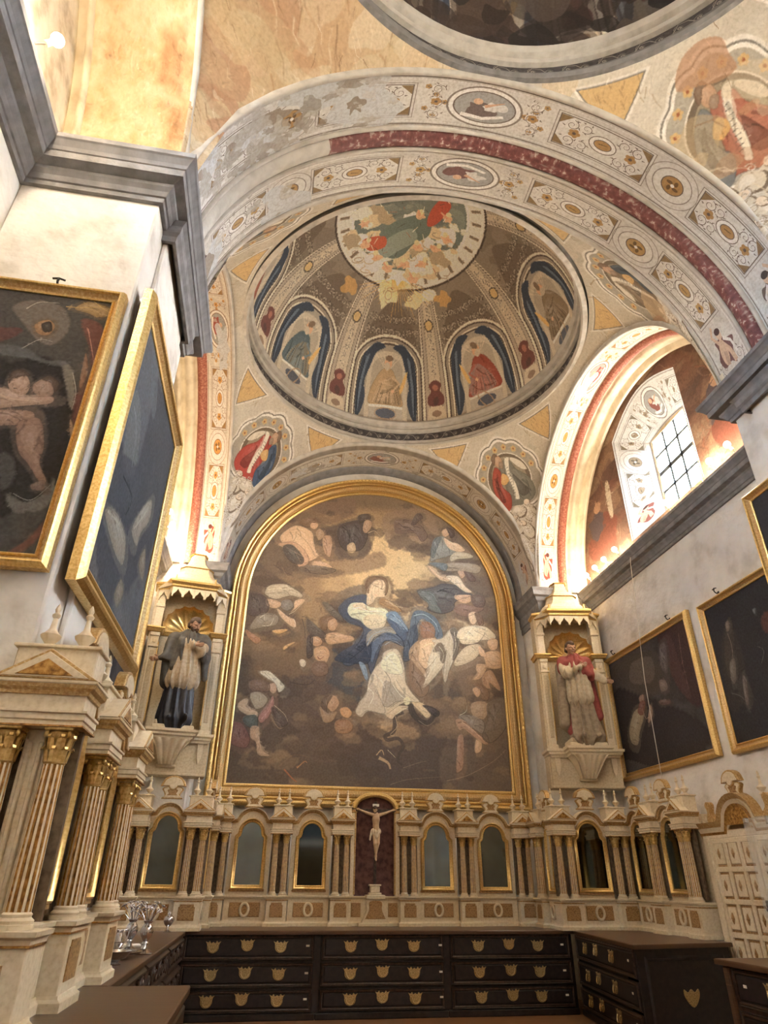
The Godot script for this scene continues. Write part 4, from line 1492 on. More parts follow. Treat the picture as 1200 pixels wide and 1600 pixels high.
func build_altar_painting() -> void:
	var t := thing("altar_painting", "huge arched altar painting of a woman in white and blue among angels, gilt frame", "painting", Vector3(0, 3.09, -1.0))
	var w := 2.72
	var sp := 3.69
	var outline := PackedVector2Array([Vector2(w, 0), Vector2(-w, 0)])
	var path := [Vector3(w, 0, 0), Vector3(-w, 0, 0)]
	for i in 49:
		var a := PI - PI * i / 48
		var p := Vector2(cos(a) * w, sp + sin(a) * w)
		outline.append(p)
		path.append(Vector3(p.x, p.y, 0))
	painted("altar_canvas", altar_tex(), 0.85, "canvas", 1.2)
	part(t, "canvas", G.new().prism(outline, -0.04, 0.0, 0.0, Rect2(-w, 0, 2 * w, sp + w)).done(), M.altar_canvas)
	loop_frame(t, path, [
		["frame_inner", M.gold, [Vector2(-0.03, 0.0), Vector2(-0.03, 0.03), Vector2(0.0, 0.05), Vector2(0.02, 0.045), Vector2(0.03, 0.03), Vector2(0.045, 0.05)]],
		["frame_marbled", M.gold_worn, [Vector2(0.045, 0.05), Vector2(0.07, 0.085), Vector2(0.11, 0.11), Vector2(0.15, 0.1), Vector2(0.17, 0.07)]],
		["frame_outer", M.gold, [Vector2(0.17, 0.07), Vector2(0.185, 0.11), Vector2(0.2, 0.12), Vector2(0.215, 0.1), Vector2(0.22, 0.08), Vector2(0.25, 0.14), Vector2(0.28, 0.16), Vector2(0.31, 0.14), Vector2(0.33, 0.08), Vector2(0.335, -0.03)]],
	])
	# carved leaves along the outer moulding
	var leaf := G.new().ball(Vector3.ZERO, Vector3(0.022, 0.04, 0.018), 6, 4).done()
	var g := MultiMesh.new()
	g.transform_format = MultiMesh.TRANSFORM_3D
	g.mesh = leaf
	var places := []
	for i in 78:
		for s in [-1.0, 1.0]:
			if i * 0.09 < sp:
				places.append(Transform3D(Basis(), Vector3(s * (w + 0.28), i * 0.09, 0.155)))
	for i in 110:
		var a := PI * (i + 0.5) / 110
		places.append(Transform3D(Basis(Vector3.BACK, a), Vector3(cos(a) * (w + 0.28), sp + sin(a) * (w + 0.28), 0.155)))
	g.instance_count = places.size()
	for i in places.size():
		g.set_instance_transform(i, places[i])
	var mm := MultiMeshInstance3D.new()
	mm.name = "frame_carving"
	mm.multimesh = g
	mm.material_override = M.gold
	mm.set_meta("kind", "stuff")
	t.add_child(mm)


func hung_painting(n: String, label: String, at: Vector3, turn: float, w: float, h: float, canvas: Material, fw := 0.13, group := "") -> Node3D:
	# at: middle of the picture's foot, the wall behind; the canvas faces +z before turning
	var t := thing(n, label, "painting", at, turn, group)
	var a := w * 0.5 - fw
	part(t, "canvas", G.new().prism(PackedVector2Array([Vector2(-a - 0.01, fw - 0.01), Vector2(a + 0.01, fw - 0.01), Vector2(a + 0.01, h - fw + 0.01), Vector2(-a - 0.01, h - fw + 0.01)]), 0.03, 0.05, 0.0, Rect2(-a, fw, 2 * a, h - 2 * fw)).done(), canvas)
	var path := [Vector3(a, fw, 0.0), Vector3(-a, fw, 0.0), Vector3(-a, h - fw, 0.0), Vector3(a, h - fw, 0.0)]
	var k := fw / 0.13
	loop_frame(t, path, [
		["frame_inner", M.gold, [Vector2(0.0, 0.04), Vector2(0.0, 0.062), Vector2(0.012 * k, 0.068), Vector2(0.022 * k, 0.06), Vector2(0.026 * k, 0.052)]],
		["frame_hollow", M.gold_worn, [Vector2(0.026 * k, 0.052), Vector2(0.045 * k, 0.058), Vector2(0.07 * k, 0.085)]],
		["frame_outer", M.gold, [Vector2(0.07 * k, 0.085), Vector2(0.078 * k, 0.105), Vector2(0.095 * k, 0.11), Vector2(0.11 * k, 0.1), Vector2(0.13 * k, 0.07), Vector2(0.13 * k, 0.01)]],
		["frame_back", M.wood_brown, [Vector2(0.13 * k, 0.01), Vector2(-0.02, 0.01)]],
	])
	return t


func iron_hook(at: Vector3, turn: float, label: String) -> void:
	var g := G.new()
	g.tube(curve3([Vector3(0, 0, 0), Vector3(0, 0.0, 0.04), Vector3(0.0, 0.03, 0.07), Vector3(0.0, 0.07, 0.06)]), 0.009, 5)
	g.box(Vector3(-0.02, -0.03, 0.0), Vector3(0.02, 0.03, 0.012), 0.004)
	g.tube([Vector3(-0.045, 0.065, 0.06), Vector3(0.0, 0.075, 0.06), Vector3(0.045, 0.06, 0.06)], 0.008, 5)
	var o := part(self, numbered("picture_hook"), g.done(), M.iron, at, Vector3(0, turn, 0))
	tag(o, label, "hook", "iron picture hooks")


func curve3(pts: Array, steps := 5) -> Array:
	var out := []
	for i in pts.size() - 1:
		var a: Vector3 = pts[maxi(i - 1, 0)]
		var d: Vector3 = pts[mini(i + 2, pts.size() - 1)]
		for k in steps:
			out.append(pts[i].cubic_interpolate(pts[i + 1], a, d, float(k) / steps))
	out.append(pts[-1])
	return out


func build_wall_paintings() -> void:
	painted("canvas_children", children_tex(), 0.85, "canvas", 1.5)
	painted("canvas_wings", wings_tex(), 0.85, "canvas", 1.5)
	painted("canvas_kneeling", kneeling_tex(), 0.85, "canvas", 1.5)
	painted("canvas_gathering", gathering_tex(), 0.85, "canvas", 1.5)
	for n in ["altar_canvas", "canvas_children", "canvas_wings", "canvas_kneeling", "canvas_gathering"]:
		M[n].metallic_specular = 0.25
	var q := PI / 2
	hung_painting("wall_painting", "tall dark painting of embracing children, gilt frame, on the front of the left pier", Vector3(-3.85, 3.14, 8.1), 0.0, 1.06, 2.24, M.canvas_children, 0.09)
	hung_painting("wall_painting", "large dark blue painting in a wide gilt frame on the left pier's side", Vector3(-3.255, 3.13, 7.02), q, 2.08, 2.46, M.canvas_wings, 0.17)
	hung_painting("wall_painting", "dark painting of a kneeling figure in ochre, gilt frame, beside the red caped statue", Vector3(4.4, 3.19, 1.69), -q, 2.8, 2.2, M.canvas_kneeling, 0.12)
	hung_painting("wall_painting", "very dark painting of a gathering, gilt frame, next to the kneeling figure's painting", Vector3(4.4, 3.16, 4.76), -q, 2.76, 2.16, M.canvas_gathering, 0.12)
	hung_painting("wall_painting", "dark painting whose gilt corner shows at the edge on the right pier", Vector3(3.255, 3.2, 7.1), -q, 1.86, 2.3, M.canvas_gathering, 0.1)
	hung_painting("wall_painting", "dark painting on the far left wall beside the statue in black", Vector3(-4.4, 3.19, 1.69), q, 2.8, 2.2, M.canvas_gathering, 0.12)
	hung_painting("wall_painting", "dark painting on the far left wall half hidden by the pier's blue painting", Vector3(-4.4, 3.16, 4.76), q, 2.76, 2.16, M.canvas_kneeling, 0.12)
	iron_hook(Vector3(-3.82, 5.39, 8.1), 0.0, "iron hook above the painting of embracing children")
	iron_hook(Vector3(4.4, 5.42, 0.62), -q, "iron hook above the kneeling painting, by the statue")
	iron_hook(Vector3(4.4, 5.42, 2.55), -q, "iron hook above the kneeling painting, by its upper corner")
	iron_hook(Vector3(4.4, 5.36, 3.85), -q, "iron hook above the dark gathering painting")


# ------------------------------------------------------------------ shrines and statues

func build_shrines() -> void:
	shrine(Vector3(-3.58, 0, 0.44), deg_to_rad(10), "ivory and gilt wall shrine holding the statue in black robes")
	shrine(Vector3(3.60, 0, 0.44), deg_to_rad(-10), "ivory and gilt wall shrine holding the statue in a red cape")
	statue_black(Vector3(-3.52, 3.845, 0.62), deg_to_rad(12))
	statue_red(Vector3(3.54, 3.845, 0.62), deg_to_rad(-12))


func shrine(at: Vector3, turn: float, label: String) -> void:
	var t := thing("statue_shrine", label, "shrine", at, turn)
	var iv: Material = M.ivory_shade
	var s2 := [-1.0, 1.0]
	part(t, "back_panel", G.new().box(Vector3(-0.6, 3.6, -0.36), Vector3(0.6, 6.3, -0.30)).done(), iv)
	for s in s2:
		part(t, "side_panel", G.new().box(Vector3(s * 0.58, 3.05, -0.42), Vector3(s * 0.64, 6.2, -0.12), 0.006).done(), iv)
		var p := part(t, "pilaster", G.new().box(Vector3(s * 0.46, 3.76, -0.26), Vector3(s * 0.6, 5.34, -0.10), 0.008).done(), M.ivory)
		part(p, "gilt_strip", G.new().box(Vector3(s * 0.445, 3.85, -0.12), Vector3(s * 0.462, 5.2, -0.095), 0.003).done(), M.gold)
		part(p, "panel", G.new().box(Vector3(s * 0.495, 3.9, -0.11), Vector3(s * 0.565, 5.05, -0.094), 0.006).done(), iv)
		part(p, "capital", G.new().box(Vector3(s * 0.445, 5.1, -0.27), Vector3(s * 0.615, 5.14, -0.08), 0.008).box(Vector3(s * 0.45, 5.3, -0.27), Vector3(s * 0.612, 5.37, -0.085), 0.01).box(Vector3(s * 0.505, 5.18, -0.1), Vector3(s * 0.555, 5.25, -0.085), 0.005).done(), M.ivory)
		part(p, "foot", G.new().box(Vector3(s * 0.44, 3.69, -0.28), Vector3(s * 0.62, 3.78, -0.07), 0.012).done(), M.ivory)
		# upper post beside the shell
		part(t, "upper_post", G.new().box(Vector3(s * 0.46, 5.46, -0.3), Vector3(s * 0.6, 6.16, -0.12), 0.008).box(Vector3(s * 0.45, 5.84, -0.3), Vector3(s * 0.612, 5.9, -0.1), 0.01).done(), M.ivory)
	part(t, "impost", G.new().sweep([Vector3(-0.66, 0, -0.42), Vector3(-0.66, 0, -0.08), Vector3(-0.43, 0, -0.08), Vector3(-0.43, 0, -0.28), Vector3(0.43, 0, -0.28), Vector3(0.43, 0, -0.08), Vector3(0.66, 0, -0.08), Vector3(0.66, 0, -0.42)].map(func(p): return p), [Vector2(0.06, 5.37), Vector2(-0.01, 5.38), Vector2(-0.03, 5.43), Vector2(-0.045, 5.44), Vector2(-0.045, 5.46), Vector2(0.06, 5.465)], Vector3.UP).done(), M.gold)
	# fluted shell
	var pts := []
	var uvs := []
	for i in 103:
		var a := PI * i / 102
		var row := []
		var ur := []
		for k in 9:
			var el := (PI / 2) * k / 8
			var rib := absf(cos(a * 8.5)) * sin(el)
			var r := 0.45 * (1.0 - 0.045 * rib)
			# fans out from the back of the sill, opening forwards and upwards
			row.append(Vector3(-cos(a) * sin(el) * r, 5.46 + sin(a) * sin(el) * r * 0.98, -0.3 + 0.26 * (1.0 - cos(el)) - 0.035 * rib))
			ur.append(Vector2(i / 102.0, k / 8.0))
		pts.append(row)
		uvs.append(ur)
	part(t, "shell", G.new().grid(pts, uvs).done(), M.gold)
	# valance of pointed arches under the canopy
	var front := [Vector2(-0.60, -0.10), Vector2(-0.44, -0.02), Vector2(-0.38, 0.16), Vector2(0.38, 0.16), Vector2(0.44, -0.02), Vector2(0.60, -0.10)]
	for i in front.size() - 1:
		var a: Vector2 = front[i]
		var b: Vector2 = front[i + 1]
		var n := 4 if i == 2 else 1
		for k in n:
			var p0 := a.lerp(b, float(k) / n)
			var p1 := a.lerp(b, float(k + 1) / n)
			var l := p0.distance_to(p1)
			var poly := PackedVector2Array([Vector2(0, 0.2), Vector2(l, 0.2), Vector2(l, 0.0), Vector2(l * 0.92, 0.0), Vector2(l * 0.86, 0.05), Vector2(l * 0.66, 0.09), Vector2(l * 0.5, 0.145), Vector2(l * 0.34, 0.09), Vector2(l * 0.14, 0.05), Vector2(l * 0.08, 0.0), Vector2(0, 0.0)])
			var ang := -atan2(p1.y - p0.y, p1.x - p0.x)
			part(t, "valance_arch", G.new().prism(poly, -0.025, 0.0, 0.004).done(), M.ivory, Vector3(p0.x, 5.97, p0.y), Vector3(0, ang, 0))
	var ring := [Vector3(-0.60, 0, -0.42)]
	for p in front:
		ring.append(Vector3(p.x, 0, p.y))
	ring.append(Vector3(0.60, 0, -0.42))
	# going from left to right the room side lies to the right of the path, so outward offsets are negative
	part(t, "canopy_cornice", G.new().sweep(ring, [Vector2(0.1, 6.15), Vector2(0.0, 6.15), Vector2(-0.02, 6.17), Vector2(-0.025, 6.2), Vector2(-0.05, 6.23), Vector2(-0.07, 6.24), Vector2(-0.075, 6.275), Vector2(-0.06, 6.285), Vector2(0.1, 6.29)], Vector3.UP).done(), M.gold)
	part(t, "canopy_soffit", G.new().prism(PackedVector2Array([Vector2(-0.62, 0.42), Vector2(-0.62, 0.09), Vector2(-0.4, -0.17), Vector2(0.4, -0.17), Vector2(0.62, 0.09), Vector2(0.62, 0.42)]), 6.17, 6.27).done(), iv, Vector3.ZERO, Vector3(PI / 2, 0, 0)).rotation.x = -PI / 2
	# swept roof in two stages
	roof_stage(t, "canopy_roof", iv, 6.29, 6.66, [Vector2(0.50, 0.12), Vector2(0.45, 0.08), Vector2(0.36, 0.0), Vector2(0.31, -0.05), Vector2(0.29, -0.07)])
	roof_stage(t, "canopy_moulding", M.gold, 6.655, 6.69, [Vector2(0.30, -0.06), Vector2(0.31, -0.05), Vector2(0.28, -0.08)])
	roof_stage(t, "canopy_spire", iv, 6.69, 6.98, [Vector2(0.27, -0.09), Vector2(0.19, -0.15), Vector2(0.155, -0.18), Vector2(0.14, -0.19)])
	roof_stage(t, "canopy_cap", M.gilt_line, 6.98, 7.02, [Vector2(0.155, -0.18), Vector2(0.17, -0.17), Vector2(0.12, -0.2)])
	for s in s2:
		part(t, "gilt_strip", G.new().box(Vector3(s * 0.335, 6.3, 0.065), Vector3(s * 0.36, 6.42, 0.1), 0.004).done(), M.gold)
	# ledge, plinth, corbel and lower block
	var ledge := [Vector3(-0.64, 0, -0.42), Vector3(-0.64, 0, 0.02), Vector3(-0.36, 0, 0.02), Vector3(-0.36, 0, 0.34), Vector3(0.36, 0, 0.34), Vector3(0.36, 0, 0.02), Vector3(0.64, 0, 0.02), Vector3(0.64, 0, -0.42)]
	part(t, "ledge", G.new().sweep(ledge, [Vector2(0.3, 3.55), Vector2(0.03, 3.55), Vector2(0.02, 3.58), Vector2(-0.01, 3.6), Vector2(-0.015, 3.63), Vector2(-0.045, 3.65), Vector2(-0.05, 3.69), Vector2(0.3, 3.7)], Vector3.UP).done(), M.ivory)
	part(t, "plinth", G.new().box(Vector3(-0.33, 3.69, -0.26), Vector3(0.33, 3.76, 0.31), 0.015).box(Vector3(-0.29, 3.76, -0.24), Vector3(0.29, 3.845, 0.27), 0.02).done(), M.ivory)
	part(t, "lower_block", G.new().box(Vector3(-0.62, 3.05, -0.40), Vector3(0.62, 3.56, -0.06), 0.01).box(Vector3(-0.63, 3.05, -0.4), Vector3(0.63, 3.09, -0.045), 0.006).done(), iv)
	var cp := []
	var cu := []
	for i in 81:
		var u := i / 80.0
		var row := []
		var ur := []
		for k in 7:
			var v := k / 6.0
			var hw := lerpf(0.31, 0.12, pow(v, 0.7))
			var dep := lerpf(0.32, 0.05, pow(v, 1.2))
			var ripple := 0.034 * absf(sin(u * PI * 10)) * (1.0 - 0.3 * v)
			var a := PI * u
			# three sided bracket: left cheek, front, right cheek
			var x := clampf(-cos(a) * 1.5, -1, 1) * hw
			var z := -0.06 + minf(1.0, sin(a) * 2.4) * (dep + 0.06) + ripple
			row.append(Vector3(x, 3.55 - v * 0.36, z))
			ur.append(Vector2(u, v))
		cp.append(row)
		cu.append(ur)
	part(t, "corbel", G.new().grid(cp, cu).done(), M.ivory)
	part(t, "corbel_pendant", G.new().box(Vector3(-0.15, 3.16, -0.06), Vector3(0.15, 3.2, 0.02), 0.01).done(), M.ivory)
	for s in s2:
		var br := PackedVector2Array([Vector2(0, 0), Vector2(0.1, 0), Vector2(0.105, -0.12), Vector2(0.07, -0.26), Vector2(0.04, -0.32), Vector2(0.01, -0.22)])
		part(t, "side_bracket", G.new().prism(br, -0.02, 0.03, 0.006).done(), M.ivory, Vector3(s * 0.5 - 0.05, 3.55, -0.06))


func roof_stage(t: Node, n: String, m: Material, y0: float, y1: float, prof: Array) -> void:
	var g := G.new()
	for i in prof.size() - 1:
		var a: Vector2 = prof[i]
		var b: Vector2 = prof[i + 1]
		var ya := lerpf(y0, y1, float(i) / (prof.size() - 1))
		var yb := lerpf(y0, y1, float(i + 1) / (prof.size() - 1))
		var ring := func(q: Vector2, y: float) -> Array: return [Vector3(-q.x, y, -0.4), Vector3(-q.x, y, q.y - 0.12), Vector3(-q.x * 0.68, y, q.y), Vector3(q.x * 0.68, y, q.y), Vector3(q.x, y, q.y - 0.12), Vector3(q.x, y, -0.4)]
		var r0: Array = ring.call(a, ya)
		var r1: Array = ring.call(b, yb)
		for k in 5:
			g.quad(r0[k], r1[k], r1[k + 1], r0[k + 1])
		if i == prof.size() - 2:
			for k in range(1, 5):
				g.tri(r1[0], r1[k + 1], r1[k])
	part(t, n, g.done(), m)


# ------------------------------------------------------------------ figures: tapered capsules joined smoothly, meshed as surface nets

func blob_mesh(prims: Array, cell: float, k: float, folds = null) -> ArrayMesh:
	# prim: [a, b, ra, rb] or [a, b, ra, rb, flatten (scale of z)]
	var lo := Vector3.INF
	var hi := -Vector3.INF
	for p in prims:
		var r := maxf(p[2], p[3]) + k + cell * 2
		lo = lo.min(p[0].min(p[1]) - Vector3.ONE * r)
		hi = hi.max(p[0].max(p[1]) + Vector3.ONE * r)
	var n := Vector3i(((hi - lo) / cell).ceil()) + Vector3i.ONE
	var f := PackedFloat32Array()
	f.resize(n.x * n.y * n.z)
	f.fill(9.0)
	var sy := n.x
	var sz := n.x * n.y
	for p in prims:
		var a: Vector3 = p[0]
		var b: Vector3 = p[1]
		var ra: float = p[2]
		var rb: float = p[3]
		var zs: float = p[4] if p.size() > 4 else 1.0
		var r := maxf(ra, rb) + k + cell * 2
		var i0 := Vector3i(((a.min(b) - Vector3.ONE * r - lo) / cell).floor()).clamp(Vector3i.ZERO, n - Vector3i.ONE)
		var i1 := Vector3i(((a.max(b) + Vector3.ONE * r - lo) / cell).ceil()).clamp(Vector3i.ZERO, n - Vector3i.ONE)
		var d := b - a
		d.z /= zs
		var dd := maxf(d.length_squared(), 1e-9)
		for z in range(i0.z, i1.z + 1):
			var pz := (lo.z + z * cell - a.z) / zs
			for y in range(i0.y, i1.y + 1):
				var py := lo.y + y * cell - a.y
				var at := z * sz + y * sy
				for x in range(i0.x, i1.x + 1):
					var px := lo.x + x * cell - a.x
					var t := clampf((px * d.x + py * d.y + pz * d.z) / dd, 0.0, 1.0)
					var ex := px - d.x * t
					var ey := py - d.y * t
					var ez := pz - d.z * t
					var dist := sqrt(ex * ex + ey * ey + ez * ez) - ra - (rb - ra) * t
					var o := f[at + x]
					if dist >= o + k:
						continue
					if dist <= o - k:
						f[at + x] = dist
					else:
						var h := 0.5 + 0.5 * (o - dist) / k
						f[at + x] = o + (dist - o) * h - k * h * (1.0 - h)
	if folds != null:
		for z in n.z:
			for y in n.y:
				for x in n.x:
					var i := z * sz + y * sy + x
					if f[i] < 0.06 and f[i] > -0.06:
						f[i] += folds.call(lo + Vector3(x, y, z) * cell)
	# surface nets
	var at_cell := {}
	var verts := PackedVector3Array()
	var corner := [0, 1, sy, sy + 1, sz, sz + 1, sz + sy, sz + sy + 1]
	var off := [Vector3(0, 0, 0), Vector3(1, 0, 0), Vector3(0, 1, 0), Vector3(1, 1, 0), Vector3(0, 0, 1), Vector3(1, 0, 1), Vector3(0, 1, 1), Vector3(1, 1, 1)]
	var edges := [[0, 1], [2, 3], [4, 5], [6, 7], [0, 2], [1, 3], [4, 6], [5, 7], [0, 4], [1, 5], [2, 6], [3, 7]]
	var reach := cell * 5.0
	for z in n.z - 1:
		for y in n.y - 1:
			var base := z * sz + y * sy
			for x in n.x - 1:
				var i := base + x
				var v0 := f[i]
				if v0 > reach or v0 < -reach:
					continue
				var neg := 0
				for c in 8:
					if f[i + corner[c]] < 0.0:
						neg += 1
				if neg == 0 or neg == 8:
					continue
				var sum := Vector3.ZERO
				var cnt := 0
				for e in edges:
					var fa := f[i + corner[e[0]]]
					var fb := f[i + corner[e[1]]]
					if (fa < 0.0) != (fb < 0.0):
						sum += off[e[0]].lerp(off[e[1]], fa / (fa - fb))
						cnt += 1
				at_cell[i] = verts.size()
				verts.append(lo + (Vector3(x, y, z) + sum / cnt) * cell)
	var idx := PackedInt32Array()
	for i in at_cell:
		var v: int = at_cell[i]
		# an edge from this cell's lowest corner along each axis joins four cells
		for ax in 3:
			var step: int = [1, sy, sz][ax]
			var u: int = [sy, sz, 1][ax]
			var w: int = [sz, 1, sy][ax]
			var fa := f[i]
			var fb := f[i + step]
			if (fa < 0.0) == (fb < 0.0):
				continue
			if not (at_cell.has(i - u) and at_cell.has(i - w) and at_cell.has(i - u - w)):
				continue
			var q: Array = [v, at_cell[i - u], at_cell[i - u - w], at_cell[i - w]]
			if fa < 0.0:
				q.reverse()
			idx.append_array(PackedInt32Array([q[0], q[1], q[2], q[0], q[2], q[3]]))
	var nor := PackedVector3Array()
	nor.resize(verts.size())
	for i in range(0, idx.size(), 3):
		var a := verts[idx[i]]
		var m := (verts[idx[i + 2]] - a).cross(verts[idx[i + 1]] - a)
		nor[idx[i]] += m
		nor[idx[i + 1]] += m
		nor[idx[i + 2]] += m
	for i in nor.size():
		nor[i] = nor[i].normalized()
	var arr := []
	arr.resize(Mesh.ARRAY_MAX)
	arr[Mesh.ARRAY_VERTEX] = verts
	arr[Mesh.ARRAY_NORMAL] = nor
	arr[Mesh.ARRAY_INDEX] = idx
	var mesh := ArrayMesh.new()
	mesh.add_surface_from_arrays(Mesh.PRIMITIVE_TRIANGLES, arr)
	return mesh


func V(x: float, y: float, z: float) -> Vector3:
	return Vector3(x, y, z)


func chain(pts: Array, radii: Array, out: Array) -> void:
	for i in pts.size() - 1:
		out.append([pts[i], pts[i + 1], radii[i], radii[i + 1]])


# a hand: palm and five fingers from the wrist along «dir», «side» towards the thumb, «down» the palm's face
func hand(w: Vector3, dir: Vector3, side: Vector3, s: float, curl: float, out: Array) -> void:
	dir = dir.normalized()
	side = (side - dir * side.dot(dir)).normalized()
	var face := dir.cross(side).normalized()
	out.append([w, w + dir * 0.05 * s, 0.026 * s, 0.03 * s])
	for i in 4:
		var o := (1.5 - i) * 0.019 * s
		var l: float = [0.075, 0.085, 0.08, 0.062][i] * s
		var a := w + dir * 0.065 * s + side * o
		var b := a + (dir * cos(curl * 0.5) + face * sin(curl * 0.5)).normalized() * l * 0.5
		var c := b + (dir * cos(curl) + face * sin(curl)).normalized() * l * 0.5
		out.append([a - dir * 0.02 * s, b, 0.0105 * s, 0.0095 * s])
		out.append([b, c, 0.0095 * s, 0.0075 * s])
	var t := w + dir * 0.025 * s + side * 0.026 * s
	var t2 := t + (dir * 0.6 + side * 0.8).normalized() * 0.035 * s
	out.append([t, t2, 0.012 * s, 0.011 * s])
	out.append([t2, t2 + (dir * 0.9 + side * 0.2 + face * 0.3).normalized() * 0.03 * s, 0.011 * s, 0.008 * s])


# a head on its neck, looking along «look»; returns skin prims, hair prims in «hair»
func head_prims(c: Vector3, look: Vector3, s: float, skin: Array, hair: Array, beard: bool) -> void:
	look = look.normalized()
	var up := Vector3.UP
	var right := look.cross(up).normalized()
	up = right.cross(look).normalized()
	var p := func(x: float, y: float, z: float) -> Vector3: return c + (right * x + up * y + look * z) * s
	skin.append([p.call(0, 0.03, -0.01), p.call(0, -0.03, 0.015), 0.088 * s, 0.07 * s])
	skin.append([p.call(0, -0.06, 0.035), p.call(0, -0.085, 0.045), 0.05 * s, 0.035 * s])
	skin.append([p.call(0, -0.08, -0.02), p.call(0, -0.2, -0.04), 0.052 * s, 0.06 * s])
	skin.append([p.call(0, 0.015, 0.085), p.call(0, -0.025, 0.108), 0.012 * s, 0.017 * s])
	for q in [-1.0, 1.0]:
		skin.append([p.call(q * 0.032, 0.025, 0.075), p.call(q * 0.052, 0.02, 0.06), 0.016 * s, 0.014 * s])
		skin.append([p.call(q * 0.04, -0.02, 0.062), p.call(q * 0.05, -0.015, 0.05), 0.022 * s, 0.02 * s])
		skin.append([p.call(q * 0.086, 0.01, -0.01), p.call(q * 0.086, -0.025, 0.0), 0.016 * s, 0.012 * s])
	skin.append([p.call(-0.018, -0.055, 0.09), p.call(0.018, -0.055, 0.09), 0.01 * s, 0.01 * s])
	hair.append([p.call(0, 0.05, -0.03), p.call(0, 0.0, -0.06), 0.092 * s, 0.085 * s])
	hair.append([p.call(0, 0.085, 0.03), p.call(0, 0.09, 0.0), 0.05 * s, 0.06 * s])
	for q in [-1.0, 1.0]:
		hair.append([p.call(q * 0.075, 0.05, -0.01), p.call(q * 0.075, -0.04, -0.04), 0.03 * s, 0.03 * s])
	if beard:
		hair.append([p.call(0, -0.09, 0.055), p.call(0, -0.13, 0.05), 0.04 * s, 0.02 * s])
		for q in [-1.0, 1.0]:
			hair.append([p.call(q * 0.06, -0.045, 0.03), p.call(q * 0.03, -0.09, 0.05), 0.025 * s, 0.025 * s])
			hair.append([p.call(q * 0.012, -0.042, 0.098), p.call(q * 0.035, -0.055, 0.08), 0.009 * s, 0.008 * s])


func pleats(freq: float, amp: float, sway: float) -> Callable:
	return func(p: Vector3) -> float:
		var a := atan2(p.x, p.z + 0.001)
		return amp * (sin(a * freq + sway * p.y + 1.3 * sin(p.y * 5.0)) + 0.5 * sin(a * freq * 1.9 + 2.0 + p.y * 3.0))


func cloth(n: String, c: Color, v: Color, sd: int, rough := 0.75) -> Material:
	if not M.has(n):
		mat(n, Color.WHITE, rough, 0.0, noise_tex(sd, 0.02, [c.lerp(v, 0.3), c.lerp(v, 0.6), c.lerp(v, 0.85)], [0.2, 0.5, 0.85], 256, 5), 2.2)
	return M[n]


